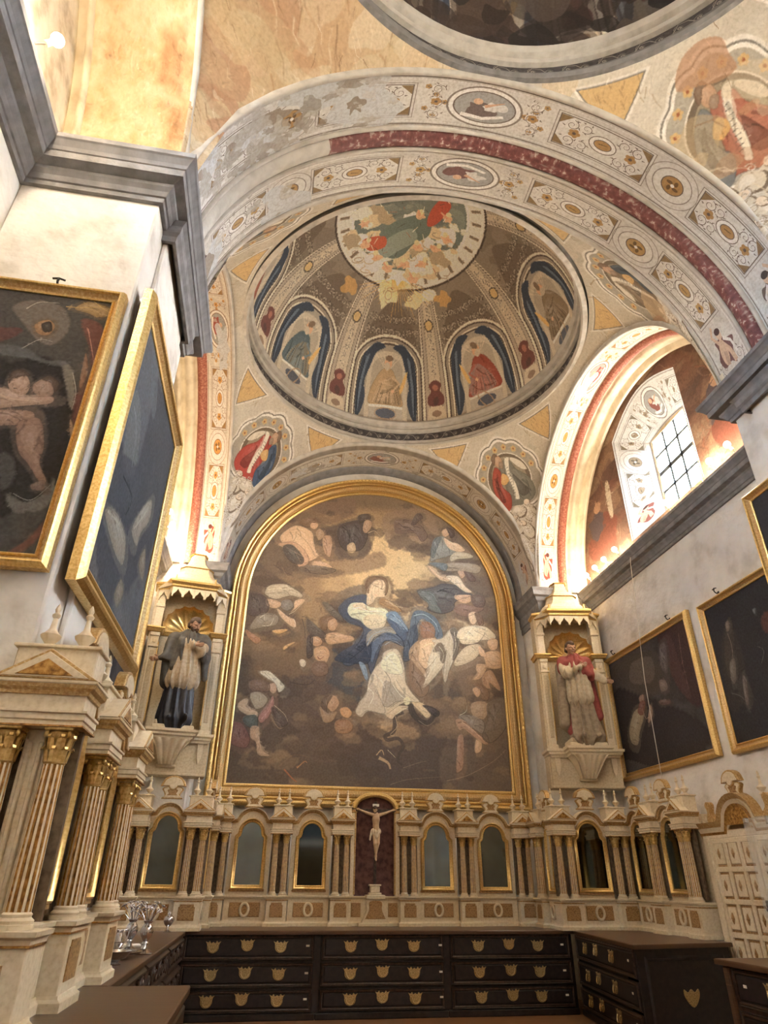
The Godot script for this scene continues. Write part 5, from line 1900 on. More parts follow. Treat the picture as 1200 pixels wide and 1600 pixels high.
func statue_black(at: Vector3, turn: float) -> void:
	var t := thing("saint_statue", "carved statue in black cassock, ivory surplice and grey cape, arm held out", "statue", at, turn)
	var skin := []
	var hair := []
	head_prims(V(0.07, 1.60, 0.06), V(0.55, -0.4, 0.75), 1.05, skin, hair, true)
	chain([V(0.07, 1.45, 0.03), V(0.04, 1.34, 0.0)], [0.06, 0.09], skin)
	hand(V(0.10, 1.20, 0.25), V(0.9, 0.1, 0.15), V(0, 1, 0), 1.05, 0.35, skin)
	hand(V(-0.42, 0.95, 0.10), V(-1, -0.15, 0.1), V(0, 1, 0.3), 1.05, 0.35, skin)
	chain([V(0.04, 1.34, 0.0), V(0.24, 1.3, 0.02), V(0.24, 1.13, 0.17), V(0.10, 1.20, 0.25)], [0.07, 0.035, 0.028, 0.022], skin)
	chain([V(0.04, 1.34, 0.0), V(-0.22, 1.28, 0.02), V(-0.3, 1.02, 0.06), V(-0.42, 0.95, 0.10)], [0.07, 0.035, 0.028, 0.022], skin)
	part(t, "figure", blob_mesh(skin, 0.008, 0.012), cloth("statue_skin", rgb(150, 110, 84), rgb(184, 146, 114), 71, 0.5))
	part(t, "hair", blob_mesh(hair, 0.009, 0.02), cloth("statue_hair", rgb(66, 50, 40), rgb(98, 78, 62), 72))
	part(t, "cassock", blob_mesh([[V(-0.02, 0.02, 0.0), V(0.0, 0.6, 0.0), 0.25, 0.21, 0.8], [V(-0.17, 0.02, 0.02), V(-0.06, 0.55, 0.02), 0.13, 0.14, 0.9], [V(0.12, 0.02, 0.05), V(0.06, 0.55, 0.03), 0.13, 0.13, 0.9], [V(-0.12, 0.01, 0.16), V(-0.12, 0.02, 0.2), 0.05, 0.04], [V(0.12, 0.01, 0.2), V(0.13, 0.02, 0.23), 0.05, 0.04]], 0.016, 0.05, pleats(10, 0.02, 1.0)), cloth("cassock_black", rgb(24, 24, 30), rgb(52, 52, 58), 73, 0.4))
	part(t, "surplice", blob_mesh([[V(0.0, 0.66, 0.03), V(0.02, 1.2, 0.02), 0.25, 0.19, 0.85], [V(-0.14, 0.62, 0.06), V(-0.06, 1.0, 0.06), 0.1, 0.12], [V(0.16, 0.6, 0.08), V(0.08, 1.0, 0.06), 0.1, 0.12], [V(0.26, 1.22, 0.05), V(0.22, 1.12, 0.2), 0.08, 0.075], [V(0.22, 1.12, 0.2), V(0.10, 1.2, 0.24), 0.075, 0.055]], 0.015, 0.05, pleats(12, 0.02, 2.0)), cloth("surplice_ivory", rgb(150, 126, 96), rgb(206, 190, 162), 74))
	part(t, "cape", blob_mesh([[V(-0.2, 1.33, 0.0), V(0.24, 1.34, 0.0), 0.12, 0.12], [V(0.02, 1.38, 0.02), V(0.02, 1.15, 0.0), 0.15, 0.2, 0.8], [V(-0.22, 1.3, 0.02), V(-0.3, 1.02, 0.06), 0.11, 0.09], [V(-0.3, 1.02, 0.06), V(-0.42, 0.96, 0.1), 0.085, 0.06], [V(0.26, 1.3, 0.0), V(0.32, 1.05, 0.05), 0.11, 0.09], [V(0.32, 1.05, 0.05), V(0.36, 0.72, 0.02), 0.09, 0.05], [V(-0.26, 1.2, -0.02), V(-0.22, 0.62, -0.03), 0.12, 0.11], [V(-0.2, 1.2, -0.12), V(0.2, 0.7, -0.14), 0.12, 0.1], [V(-0.1, 1.25, 0.12), V(-0.16, 0.85, 0.13), 0.09, 0.06]], 0.015, 0.045, pleats(9, 0.018, 3.0)), cloth("cape_grey", rgb(70, 66, 60), rgb(112, 106, 96), 75))


func statue_red(at: Vector3, turn: float) -> void:
	var t := thing("saint_statue", "carved statue in a red shoulder cape and pale robes, one hand on the chest", "statue", at, turn)
	var skin := []
	var hair := []
	head_prims(V(-0.04, 1.62, 0.04), V(0.25, -0.15, 1.0), 1.05, skin, hair, false)
	chain([V(-0.03, 1.47, 0.02), V(0.0, 1.36, 0.0)], [0.055, 0.09], skin)
	hand(V(0.02, 1.22, 0.25), V(0.9, 0.3, 0.05), V(0, 1, 0), 1.05, 0.5, skin)
	hand(V(0.47, 0.98, 0.14), V(1.0, -0.12, 0.12), V(0, 1, 0.3), 1.05, 0.5, skin)
	chain([V(0.0, 1.36, 0.0), V(-0.23, 1.28, 0.04), V(-0.2, 1.1, 0.18), V(0.02, 1.22, 0.25)], [0.07, 0.035, 0.028, 0.022], skin)
	chain([V(0.0, 1.36, 0.0), V(0.2, 1.28, 0.05), V(0.3, 1.12, 0.09), V(0.47, 0.98, 0.14)], [0.07, 0.035, 0.028, 0.022], skin)
	part(t, "figure", blob_mesh(skin, 0.008, 0.012), M.statue_skin)
	part(t, "hair", blob_mesh(hair, 0.009, 0.02), M.statue_hair)
	part(t, "robe", blob_mesh([[V(0.02, 0.03, 0.0), V(0.0, 0.65, 0.0), 0.24, 0.2, 0.8], [V(-0.12, 0.03, 0.06), V(-0.05, 0.6, 0.05), 0.12, 0.12], [V(0.2, 0.03, 0.06), V(0.06, 0.6, 0.05), 0.13, 0.12], [V(-0.08, 0.01, 0.2), V(-0.08, 0.02, 0.25), 0.05, 0.04], [V(0.2, 0.01, 0.18), V(0.24, 0.02, 0.22), 0.05, 0.04]], 0.016, 0.05, pleats(9, 0.022, 1.5)), cloth("robe_beige", rgb(112, 98, 80), rgb(164, 148, 124), 76))
	part(t, "rochet", blob_mesh([[V(0.0, 0.72, 0.03), V(-0.01, 1.2, 0.03), 0.235, 0.185, 0.85], [V(-0.1, 0.68, 0.1), V(-0.06, 1.05, 0.09), 0.09, 0.1], [V(0.12, 0.68, 0.1), V(0.06, 1.05, 0.09), 0.09, 0.1], [V(-0.24, 1.25, 0.05), V(-0.2, 1.1, 0.2), 0.085, 0.08], [V(-0.2, 1.1, 0.2), V(0.0, 1.21, 0.24), 0.08, 0.055], [V(0.22, 1.2, 0.06), V(0.46, 0.985, 0.13), 0.085, 0.055]], 0.015, 0.05, pleats(14, 0.02, 2.0)), cloth("rochet_cream", rgb(150, 134, 108), rgb(204, 190, 164), 77))
	part(t, "mozzetta", blob_mesh([[V(-0.2, 1.36, 0.0), V(0.2, 1.36, 0.0), 0.11, 0.11], [V(0.0, 1.4, 0.02), V(0.02, 1.2, 0.03), 0.14, 0.2, 0.85], [V(-0.22, 1.34, 0.02), V(-0.25, 1.2, 0.04), 0.11, 0.09], [V(0.2, 1.34, 0.04), V(0.24, 1.1, 0.08), 0.11, 0.1], [V(0.08, 1.3, 0.13), V(0.2, 1.1, 0.16), 0.08, 0.07]], 0.014, 0.04, pleats(8, 0.012, 2.0)), cloth("mozzetta_red", rgb(122, 52, 50), rgb(164, 84, 76), 78))
	part(t, "mantle", blob_mesh([[V(-0.27, 1.3, -0.04), V(-0.3, 0.25, 0.0), 0.08, 0.1], [V(-0.22, 1.1, -0.1), V(-0.2, 0.2, -0.1), 0.1, 0.12]], 0.015, 0.045, pleats(9, 0.012, 1.0)), M.robe_beige)
	part(t, "mantle_lining", blob_mesh([[V(0.22, 1.2, -0.08), V(0.33, 0.4, -0.08), 0.09, 0.08], [V(0.1, 1.1, -0.14), V(0.2, 0.25, -0.14), 0.12, 0.12], [V(-0.17, 0.5, -0.04), V(-0.2, 0.12, 0.03), 0.06, 0.08]], 0.015, 0.045, pleats(9, 0.012, 1.0)), M.mozzetta_red)


# ------------------------------------------------------------------ retable: columns, mirrors, pediments

func fluted_shaft(r: float, h: float) -> ArrayMesh:
	var n := 12
	var fillet := G.new()
	var flute := G.new()
	var ys := [0.0, h * 0.35, h]
	var rs := [r, r * 0.985, r * 0.84]
	for j in 2:
		for i in n:
			var a0 := TAU * i / n
			var a1 := TAU * (i + 0.42) / n
			var a2 := TAU * (i + 0.71) / n
			var a3 := TAU * (i + 1.0) / n
			var p := func(a: float, k: int, dep: float) -> Vector3: return Vector3(sin(a) * rs[k] * dep, ys[k], cos(a) * rs[k] * dep)
			fillet.quad(p.call(a0, j, 1), p.call(a0, j + 1, 1), p.call(a1, j + 1, 1), p.call(a1, j, 1))
			flute.quad(p.call(a1, j, 1), p.call(a1, j + 1, 1), p.call(a2, j + 1, 0.86), p.call(a2, j, 0.86))
			flute.quad(p.call(a2, j, 0.86), p.call(a2, j + 1, 0.86), p.call(a3, j + 1, 1), p.call(a3, j, 1))
	var mesh := fillet.done(M.ivory)
	return flute.done(M.gilt_line, mesh)


func capital_mesh(r: float, h: float) -> ArrayMesh:
	var g := G.new()
	g.lathe([Vector2(r * 0.84, 0), Vector2(r * 0.95, h * 0.03), Vector2(r * 0.86, h * 0.08), Vector2(r * 0.9, h * 0.5), Vector2(r * 1.15, h * 0.86)], 12)
	for row in 2:
		for i in 8:
			var a := TAU * (i + 0.5 * row) / 8
			var y0 := h * (0.06 + 0.32 * row)
			var l := h * 0.42
			var w := r * 0.36
			var f := func(s: float, t: float, out: float) -> Vector3:
				var rr := r * (0.92 + 0.1 * row) + out
				return Vector3(sin(a) * rr + cos(a) * s, y0 + t, cos(a) * rr - sin(a) * s)
			g.quad(f.call(-w, 0, 0), f.call(-w * 0.9, l * 0.7, r * 0.16), f.call(0, l * 0.75, r * 0.26), f.call(0, 0, r * 0.06))
			g.quad(f.call(0, 0, r * 0.06), f.call(0, l * 0.75, r * 0.26), f.call(w * 0.9, l * 0.7, r * 0.16), f.call(w, 0, 0))
			g.quad(f.call(-w * 0.9, l * 0.7, r * 0.16), f.call(-w * 0.5, l * 0.95, r * 0.42), f.call(w * 0.5, l * 0.95, r * 0.42), f.call(w * 0.9, l * 0.7, r * 0.16))
			g.quad(f.call(-w * 0.5, l * 0.95, r * 0.42), f.call(-w * 0.4, l * 0.78, r * 0.5), f.call(w * 0.4, l * 0.78, r * 0.5), f.call(w * 0.5, l * 0.95, r * 0.42))
	for i in 4:
		var a := TAU * (i + 0.5) / 4
		var c := Vector3(sin(a), 0, cos(a)) * r * 1.35 + Vector3(0, h * 0.8, 0)
		g.ball(c, Vector3(r * 0.24, h * 0.1, r * 0.24), 7, 5)
	g.box(Vector3(-r * 1.22, h * 0.88, -r * 1.22), Vector3(r * 1.22, h, r * 1.22), r * 0.1)
	return g.done()


func column_base_mesh(r: float) -> ArrayMesh:
	return G.new().lathe([Vector2(r * 1.45, 0.0), Vector2(r * 1.45, r * 0.35), Vector2(r * 1.3, r * 0.4), Vector2(r * 1.38, r * 0.62), Vector2(r * 1.1, r * 0.85), Vector2(r * 1.16, r * 1.05), Vector2(r * 1.0, r * 1.2)], 16).done()


func column(parent: Node, at: Vector3, r: float, h: float) -> void:
	var key := "col%.3f" % r
	if not shared.has(key):
		shared[key] = [column_base_mesh(r), fluted_shaft(r, h - r * 1.2 - r * 3.1), capital_mesh(r, r * 3.1)]
	var n := Node3D.new()
	n.name = "column"
	parent.add_child(n, true)
	n.position = at
	if parent == place_in:
		n.transform = place * n.transform
	var q: Array = shared[key]
	part(n, "base", q[0], M.ivory)
	part(n, "shaft", q[1], null, Vector3(0, r * 1.2, 0))
	part(n, "capital", q[2], M.gold, Vector3(0, h - r * 3.1, 0))


func finial_mesh() -> ArrayMesh:
	if not shared.has("finial"):
		shared["finial"] = G.new().lathe([Vector2(0.0391, 0.0000), Vector2(0.0391, 0.0144), Vector2(0.0207, 0.0240), Vector2(0.0253, 0.0360), Vector2(0.0506, 0.0660), Vector2(0.0552, 0.0816), Vector2(0.0414, 0.0912), Vector2(0.0184, 0.1200), Vector2(0.0126, 0.1800), Vector2(0.0207, 0.1896), Vector2(0.0230, 0.2016), Vector2(0.0115, 0.2160), Vector2(0.0161, 0.2340), Vector2(0.0069, 0.2580), Vector2(0.0000, 0.2700)], 10).done()
	return shared.finial


func moulded_box(parent: Node, n: String, m: Material, x0: float, x1: float, y0: float, y1: float, z0: float, z1: float, foot := 0.07, head := 0.05, gilt := true) -> void:
	# pedestal: body with a spreading foot and a cap
	part(parent, n, G.new().box(Vector3(x0, y0, z0), Vector3(x1, y1, z1), 0.004).done(), m)
	var path := [Vector3(x0, 0, z0), Vector3(x0, 0, z1), Vector3(x1, 0, z1), Vector3(x1, 0, z0)]
	part(parent, n + "_foot", G.new().sweep(path, [Vector2(0.002, y0), Vector2(-0.03, y0), Vector2(-0.03, y0 + foot * 0.6), Vector2(-0.012, y0 + foot * 0.8), Vector2(-0.008, y0 + foot), Vector2(0.002, y0 + foot)], Vector3.UP).done(), m)
	part(parent, n + "_cap", G.new().sweep(path, [Vector2(0.002, y1 - head), Vector2(-0.008, y1 - head), Vector2(-0.012, y1 - head * 0.6), Vector2(-0.03, y1 - head * 0.4), Vector2(-0.034, y1), Vector2(0.002, y1 + 0.003)], Vector3.UP).done(), M.ivory)
	if gilt:
		part(parent, n + "_gilt", G.new().sweep(path, [Vector2(0, y1 - head - 0.012), Vector2(-0.01, y1 - head - 0.01), Vector2(-0.01, y1 - head - 0.001), Vector2(0, y1 - head)], Vector3.UP).done(), M.gilt_line)


func notched(w: float, h: float, k: float) -> PackedVector2Array:
	return PackedVector2Array([Vector2(-w, -h), Vector2(w, -h), Vector2(w, h - k), Vector2(w - k * 0.5, h - k), Vector2(w - k * 0.6, h), Vector2(-w + k * 0.6, h), Vector2(-w + k * 0.5, h - k), Vector2(-w, h - k)])


# columns on a pedestal, with entablature, pediment and finials; x positions of the columns given
func column_stack(t: Node, xs: Array, r: float, pedim := true, y0 := 1.0) -> void:
	var x0: float = xs[0] - r * 1.7
	var x1: float = xs[-1] + r * 1.7
	var mid := (x0 + x1) * 0.5
	var hw := (x1 - x0) * 0.5
	moulded_box(t, "pedestal", M.ivory, x0, x1, y0, 1.40, -0.1, 0.155)
	part(t, "pedestal_panel", G.new().prism(notched(hw * 0.62, 0.095, 0.03), 0.15, 0.162, 0.003).done(), M.ochre_marble, Vector3(mid, 1.215, 0))
	part(t, "column_back", G.new().box(Vector3(x0 + 0.01, 1.43, -0.02), Vector3(x1 - 0.01, 2.26, 0.012)).done(), M.umber)
	if r > 0.055:
		# fluted pilaster standing behind, between the columns
		var pw: float = (xs[-1] - xs[0]) * 0.24
		part(t, "pilaster", G.new().box(Vector3(mid - pw, 1.43, 0.0), Vector3(mid + pw, 2.26, 0.045), 0.004).box(Vector3(mid - pw * 0.7, 1.47, 0.04), Vector3(mid - pw * 0.25, 2.2, 0.058), 0.006).box(Vector3(mid + pw * 0.25, 1.47, 0.04), Vector3(mid + pw * 0.7, 2.2, 0.058), 0.006).done(), M.ivory)
	for x in xs:
		column(t, Vector3(x, 1.403, 0.085), r, 0.857)
	# entablature that breaks forward
	var path := [Vector3(x0, 0, -0.1), Vector3(x0, 0, 0.15), Vector3(x1, 0, 0.15), Vector3(x1, 0, -0.1)]
	part(t, "entablature", G.new().box(Vector3(x0, 2.262, -0.1), Vector3(x1, 2.425, 0.15), 0.003).done(), M.ivory)
	part(t, "architrave", G.new().sweep(path, [Vector2(0.004, 2.262), Vector2(-0.008, 2.262), Vector2(-0.008, 2.285), Vector2(-0.016, 2.29), Vector2(-0.016, 2.318), Vector2(-0.026, 2.322), Vector2(-0.026, 2.334), Vector2(0.004, 2.338)], Vector3.UP).done(), M.ivory)
	part(t, "gilt_fillet", G.new().sweep(path, [Vector2(0.0, 2.254), Vector2(-0.02, 2.255), Vector2(-0.02, 2.263), Vector2(0.0, 2.264)], Vector3.UP).done(), M.gilt_line)
	part(t, "cornice", G.new().sweep(path, [Vector2(0.004, 2.41), Vector2(-0.012, 2.412), Vector2(-0.016, 2.43), Vector2(-0.036, 2.442), Vector2(-0.042, 2.46)], Vector3.UP).done(), M.gold_worn)
	part(t, "cornice_top", G.new().sweep(path, [Vector2(-0.042, 2.46), Vector2(-0.05, 2.464), Vector2(-0.05, 2.476), Vector2(0.1, 2.48)], Vector3.UP).done(), M.ivory)
	part(t, "attic_block", G.new().box(Vector3(x0 + 0.01, 2.46, -0.12), Vector3(x1 - 0.01, 2.675, 0.08), 0.006).box(Vector3(x0 - 0.008, 2.672, -0.13), Vector3(x1 + 0.008, 2.69, 0.1), 0.004).done(), M.ivory)
	if pedim:
		var w := hw + 0.055
		var tri := func(k: float, dy: float) -> PackedVector2Array: return PackedVector2Array([Vector2(-w * k, dy), Vector2(w * k, dy), Vector2(0, dy + 0.165 * k)])
		part(t, "pediment", G.new().prism(tri.call(1.0, 0), 0.06, 0.182, 0.003).done(), M.ivory, Vector3(mid, 2.478, 0))
		part(t, "pediment_moulding", G.new().prism(tri.call(0.96, 0.004), 0.16, 0.19, 0.006).done(), M.gold_worn, Vector3(mid, 2.478, 0))
		part(t, "pediment_field", G.new().prism(tri.call(0.8, 0.012), 0.17, 0.196, 0.004).done(), M.ivory, Vector3(mid, 2.478, 0))
		part(t, "pediment_core", G.new().prism(tri.call(0.52, 0.02), 0.18, 0.202, 0.004).done(), M.gilt_line, Vector3(mid, 2.478, 0))
	for s in [-1.0, 1.0]:
		part(t, "finial", finial_mesh(), M.ivory, Vector3(mid + s * minf(hw * 0.55, 0.09), 2.69, -0.02))


# arched mirror in its board, hood moulding and crest; centre x, half width of the board
func mirror_bay(t: Node, x: float, hb: float, mw: float) -> void:
	moulded_box(t, "podium", M.ivory, x - hb, x + hb, 1.0, 1.40, -0.1, 0.05, 0.07, 0.05, false)
	part(t, "podium_panel", G.new().box(Vector3(x - hb * 0.72, 1.12, 0.045), Vector3(x + hb * 0.72, 1.31, 0.058), 0.004).done(), M.ochre_marble)
	var oval := []
	for i in 20:
		oval.append(Vector3(x + cos(TAU * i / 20) * 0.062, 1.215 + sin(TAU * i / 20) * 0.084, 0.062))
	part(t, "podium_ring", G.new().tube(oval, 0.02, 8, -1.0, true).done(), M.ivory)
	# board with a round head
	var R := minf(0.30, hb * 0.78)
	var board := [Vector2(-hb, 1.40), Vector2(-hb, 2.43), Vector2(-R * 0.97, 2.44)]
	for i in range(1, 16):
		var a := deg_to_rad(165.0 - 150.0 * i / 16)
		board.append(Vector2(cos(a) * R, 2.36 + sin(a) * R))
	board.append_array([Vector2(R * 0.97, 2.44), Vector2(hb, 2.43), Vector2(hb, 1.40)])
	part(t, "board", G.new().prism(PackedVector2Array(board), -0.1, 0.0).done(), M.ivory, Vector3(x, 0, 0))
	var hood := xy(board.slice(1, board.size() - 1))
	part(t, "hood_moulding", G.new().sweep(hood, [Vector2(-0.03, -0.02), Vector2(-0.03, 0.02), Vector2(-0.012, 0.024), Vector2(-0.006, 0.05), Vector2(0.012, 0.055), Vector2(0.016, 0.072)], Vector3.BACK, false, true).done(), M.gold_worn, Vector3(x, 0, 0))
	part(t, "hood_top", G.new().sweep(hood, [Vector2(0.016, 0.072), Vector2(0.022, 0.08), Vector2(0.03, 0.08), Vector2(0.034, -0.08)], Vector3.BACK, false, true).done(), M.ivory, Vector3(x, 0, 0))
	part(t, "hood_fillet", G.new().sweep(hood, [Vector2(-0.045, -0.01), Vector2(-0.045, 0.02), Vector2(-0.03, 0.022)], Vector3.BACK, false, true).done(), M.ivory, Vector3(x, 0, 0))
	# mirror
	var shape := func(w: float, yb: float, grow: float) -> Array:
		var p := [Vector2(w, yb), Vector2(-w, yb), Vector2(-w, 2.2), Vector2(-w * 0.84, 2.23), Vector2(-w * 0.78, 2.27)]
		for i in range(1, 14):
			var a := PI - PI * i / 14
			p.append(Vector2(cos(a) * w * 0.78, 2.27 + sin(a) * (w * 0.78 + grow)))
		p.append_array([Vector2(w * 0.78, 2.27), Vector2(w * 0.84, 2.23), Vector2(w, 2.2)])
		return p
	var m := Node3D.new()
	m.name = "mirror"
	t.add_child(m, true)
	m.position = Vector3(x, 0, 0)
	if t == place_in:
		m.transform = place * m.transform
	var outline: Array = shape.call(mw - 0.045, 1.535, 0.0)
	part(m, "glass", G.new().prism(PackedVector2Array(outline), 0.0, 0.014).done(), M.mirror)
	part(m, "frame", G.new().sweep(xy(outline), [Vector2(-0.008, 0.0), Vector2(-0.008, 0.022), Vector2(0.006, 0.03), Vector2(0.016, 0.024), Vector2(0.022, 0.03), Vector2(0.038, 0.05), Vector2(0.05, 0.04), Vector2(0.052, 0.0)], Vector3.BACK, true, true).done(), M.gold)
	part(m, "ledge", G.new().box(Vector3(-mw - 0.02, 1.455, 0.0), Vector3(mw + 0.02, 1.485, 0.03), 0.005).done(), M.ochre_marble)
	crest(t, Vector3(x, 2.675, -0.02))


func crest(t: Node, at: Vector3) -> void:
	if not shared.has("crest"):
		var body := curve(flat([-0.15, -0.03, -0.11, 0.01, -0.13, 0.06, -0.155, 0.1, -0.11, 0.13, 0.0, 0.13, 0.11, 0.13, 0.155, 0.1, 0.13, 0.06, 0.11, 0.01, 0.15, -0.03, 0.0, -0.03]), true, 3)
		var top := [Vector2(-0.185, 0.14), Vector2(-0.07, 0.14), Vector2(-0.05, 0.10), Vector2(0, 0.08), Vector2(0.05, 0.10), Vector2(0.07, 0.14), Vector2(0.185, 0.14)]
		for i in range(1, 14):
			var a := PI * i / 14
			top.append(Vector2(cos(a) * 0.17, 0.16 + sin(a) * 0.125))
		var sc := func(p: PackedVector2Array, k: float, o: Vector2) -> PackedVector2Array:
			var q := PackedVector2Array()
			for v in p:
				q.append(o + (v - o) * k)
			return q
		var tp := PackedVector2Array(top)
		shared["crest"] = [
			[G.new().prism(body, 0.0, 0.05, 0.003).done(), "gold_worn", "crest_scroll"],
			[G.new().prism(sc.call(body, 0.86, Vector2(0, 0.06)), 0.04, 0.056, 0.004).done(), "ivory", "crest_field"],
			[G.new().prism(sc.call(body, 0.5, Vector2(0, 0.06)), 0.045, 0.062, 0.004).done(), "ochre_marble", "crest_boss"],
			[G.new().prism(tp, 0.0, 0.075, 0.006).done(), "gold_worn", "crest_pediment"],
			[G.new().prism(sc.call(tp, 0.8, Vector2(0, 0.17)), 0.06, 0.082, 0.004).done(), "ivory", "crest_tympanum"],
		]
	for q in shared.crest:
		part(t, q[2], q[0], M[q[1]], at)


func run_of(t: Node, at: Vector3, turn: float, stacks: Array, mirrors: Array, r := 0.045) -> void:
	place_in = t
	place = Transform3D(Basis(Vector3.UP, turn), at)
	for s in stacks:
		column_stack(t, s, r)
	for m in mirrors:
		mirror_bay(t, m[0], m[1], m[2])
	place = Transform3D()
	place_in = null


func retable(label: String) -> Node3D:
	return thing("mirrored_retable", label, "retable")


func build_retables() -> void:
	var q := PI / 2
	var t := retable("long ivory and gilt retable with four arched mirrors below the altar painting")
	run_of(t, Vector3.ZERO, 0.0,
		[[-2.70, -2.54], [-1.73, -1.57], [-0.75, -0.59], [0.36, 0.52], [1.35, 1.50], [2.33, 2.49]],
		[[-2.13, 0.32, 0.25], [-1.16, 0.32, 0.25], [0.925, 0.33, 0.265], [1.905, 0.34, 0.265]])
	# niche for the crucifix
	var nx := -0.115
	moulded_box(t, "podium", M.ivory, nx - 0.4, nx + 0.4, 1.0, 1.40, -0.1, 0.04, 0.07, 0.05, false)
	for s in [-1.0, 1.0]:
		part(t, "podium_panel", G.new().box(Vector3(nx + s * 0.22, 1.12, 0.035), Vector3(nx + s * 0.37, 1.31, 0.048), 0.004).done(), M.ochre_marble)
	var flare := curve(flat([-0.25, 1.0, -0.21, 1.06, -0.14, 1.2, -0.12, 1.36, 0.12, 1.36, 0.14, 1.2, 0.21, 1.06, 0.25, 1.0]), false, 4)
	part(t, "niche_pedestal", G.new().prism(flare, -0.05, 0.16, 0.012).box(Vector3(-0.27, 1.0, -0.05), Vector3(0.27, 1.05, 0.19), 0.008).box(Vector3(-0.15, 1.36, -0.05), Vector3(0.15, 1.42, 0.19), 0.008).done(), M.ivory, Vector3(nx, 0, 0))
	part(t, "niche_pedestal_panel", G.new().prism(curve(flat([-0.16, 1.1, -0.1, 1.22, -0.09, 1.33, 0.09, 1.33, 0.1, 1.22, 0.16, 1.1]), false, 4), 0.15, 0.168, 0.004).done(), M.ochre_marble, Vector3(nx, 0, 0))
	var cloth_shape := [Vector2(-0.33, 1.40), Vector2(-0.33, 2.66)]
	for i in range(1, 12):
		var a := PI - PI * i / 12
		cloth_shape.append(Vector2(cos(a) * 0.33, 2.66 + sin(a) * 0.2))
	cloth_shape.append_array([Vector2(0.33, 2.66), Vector2(0.33, 1.40)])
	part(t, "niche_cloth", G.new().prism(PackedVector2Array(cloth_shape), -0.08, -0.04).done(), M.velvet_red, Vector3(nx, 0, 0))
	for s in [-1.0, 1.0]:
		part(t, "niche_post", G.new().box(Vector3(nx + s * 0.335, 1.40, -0.1), Vector3(nx + s * 0.41, 2.62, 0.03), 0.006).done(), M.ivory)
		part(t, "niche_post_gilt", G.new().box(Vector3(nx + s * 0.32, 1.42, -0.06), Vector3(nx + s * 0.345, 2.62, 0.035), 0.004).box(Vector3(nx + s * 0.31, 2.6, -0.1), Vector3(nx + s * 0.43, 2.65, 0.05), 0.006).done(), M.gold_worn)
	part(t, "niche_arch", G.new().sweep(xy(cloth_shape.slice(1, 14)), [Vector2(-0.01, -0.08), Vector2(-0.01, 0.03), Vector2(0.02, 0.05), Vector2(0.05, 0.05), Vector2(0.07, 0.03), Vector2(0.07, -0.08)], Vector3.BACK, false, true).done(), M.gold, Vector3(nx, 0, 0))
	# corner blocks and side runs
	t = retable("ivory and gilt retable turning the corner below the red caped statue's shrine")
	run_of(t, Vector3(0, 0, 1.0), 0.0, [[2.62, 2.80], [3.57, 3.74]], [[3.18, 0.30, 0.27]], 0.052)
	run_of(t, Vector3(2.64, 0, 0.95), -q, [[-0.62, -0.5]], [[-0.25, 0.15, 0.12]], 0.045)
	run_of(t, Vector3(3.80, 0, 1.0), -q, [[0.85, 1.0], [1.72, 1.85]], [[0.48, 0.28, 0.22], [1.36, 0.28, 0.22]], 0.05)
	t = retable("ivory and gilt retable turning the corner below the black robed statue's shrine")
	run_of(t, Vector3(0, 0, 1.0), 0.0, [[-3.84, -3.68], [-2.98, -2.80]], [[-3.33, 0.26, 0.24]], 0.052)
	run_of(t, Vector3(-2.78, 0, 0.95), q, [[0.5, 0.62]], [[0.25, 0.15, 0.12]], 0.045)
	t = retable("ivory and gilt retable with tall fluted columns wrapped round the left pier")
	run_of(t, Vector3(-3.10, 0, 8.1), q, [[0.77, 0.96], [1.84, 2.02]], [[0.42, 0.24, 0.2], [1.40, 0.32, 0.25]], 0.056)
	run_of(t, Vector3(0, 0, 8.12), 0.0, [[-3.25, -3.01]], [[-3.8, 0.42, 0.3]], 0.056)
	for b in [[3.30, -0.02, 3.86, 0.9, 0.0, 0.0], [-3.90, -0.02, -2.75, 0.9, 0, 0], [2.62, 0.02, 3.2, 0.9, 0, 0], [3.9, 0.9, 4.38, 3.0, 0, 0]]:
		var o := part(self, numbered("wall_panelling"), G.new().box(Vector3(b[0], 1.0, b[1]), Vector3(b[2], 2.44, b[3])).done(), M.ivory_shade)
		o.set_meta("kind", "structure")


# ------------------------------------------------------------------ chests of drawers

func pull_mesh() -> Array:
	if not shared.has("pull"):
		var plate := curve(flat([-0.06, 0.03, -0.075, 0.055, -0.05, 0.045, -0.035, 0.06, -0.02, 0.04, 0.0, 0.05, 0.02, 0.04, 0.035, 0.06, 0.05, 0.045, 0.075, 0.055, 0.06, 0.03, 0.055, -0.01, 0.035, -0.035, 0.0, -0.045, -0.035, -0.035, -0.055, -0.01]), true, 3)
		var bail := []
		for i in 11:
			var a := PI * i / 10
			bail.append(Vector3(-cos(a) * 0.055, 0.016 - sin(a) * 0.062, 0.012 + 0.018 * sin(a)))
		for i in plate.size():
			plate[i] *= 1.35
		shared["pull"] = [G.new().prism(plate, 0.0, 0.006, 0.002).done(), G.new().tube(bail, 0.006, 6).ball(Vector3(-0.055, 0.018, 0.01), Vector3.ONE * 0.01, 6, 4).ball(Vector3(0.055, 0.018, 0.01), Vector3.ONE * 0.01, 6, 4).done()]
	return shared.pull


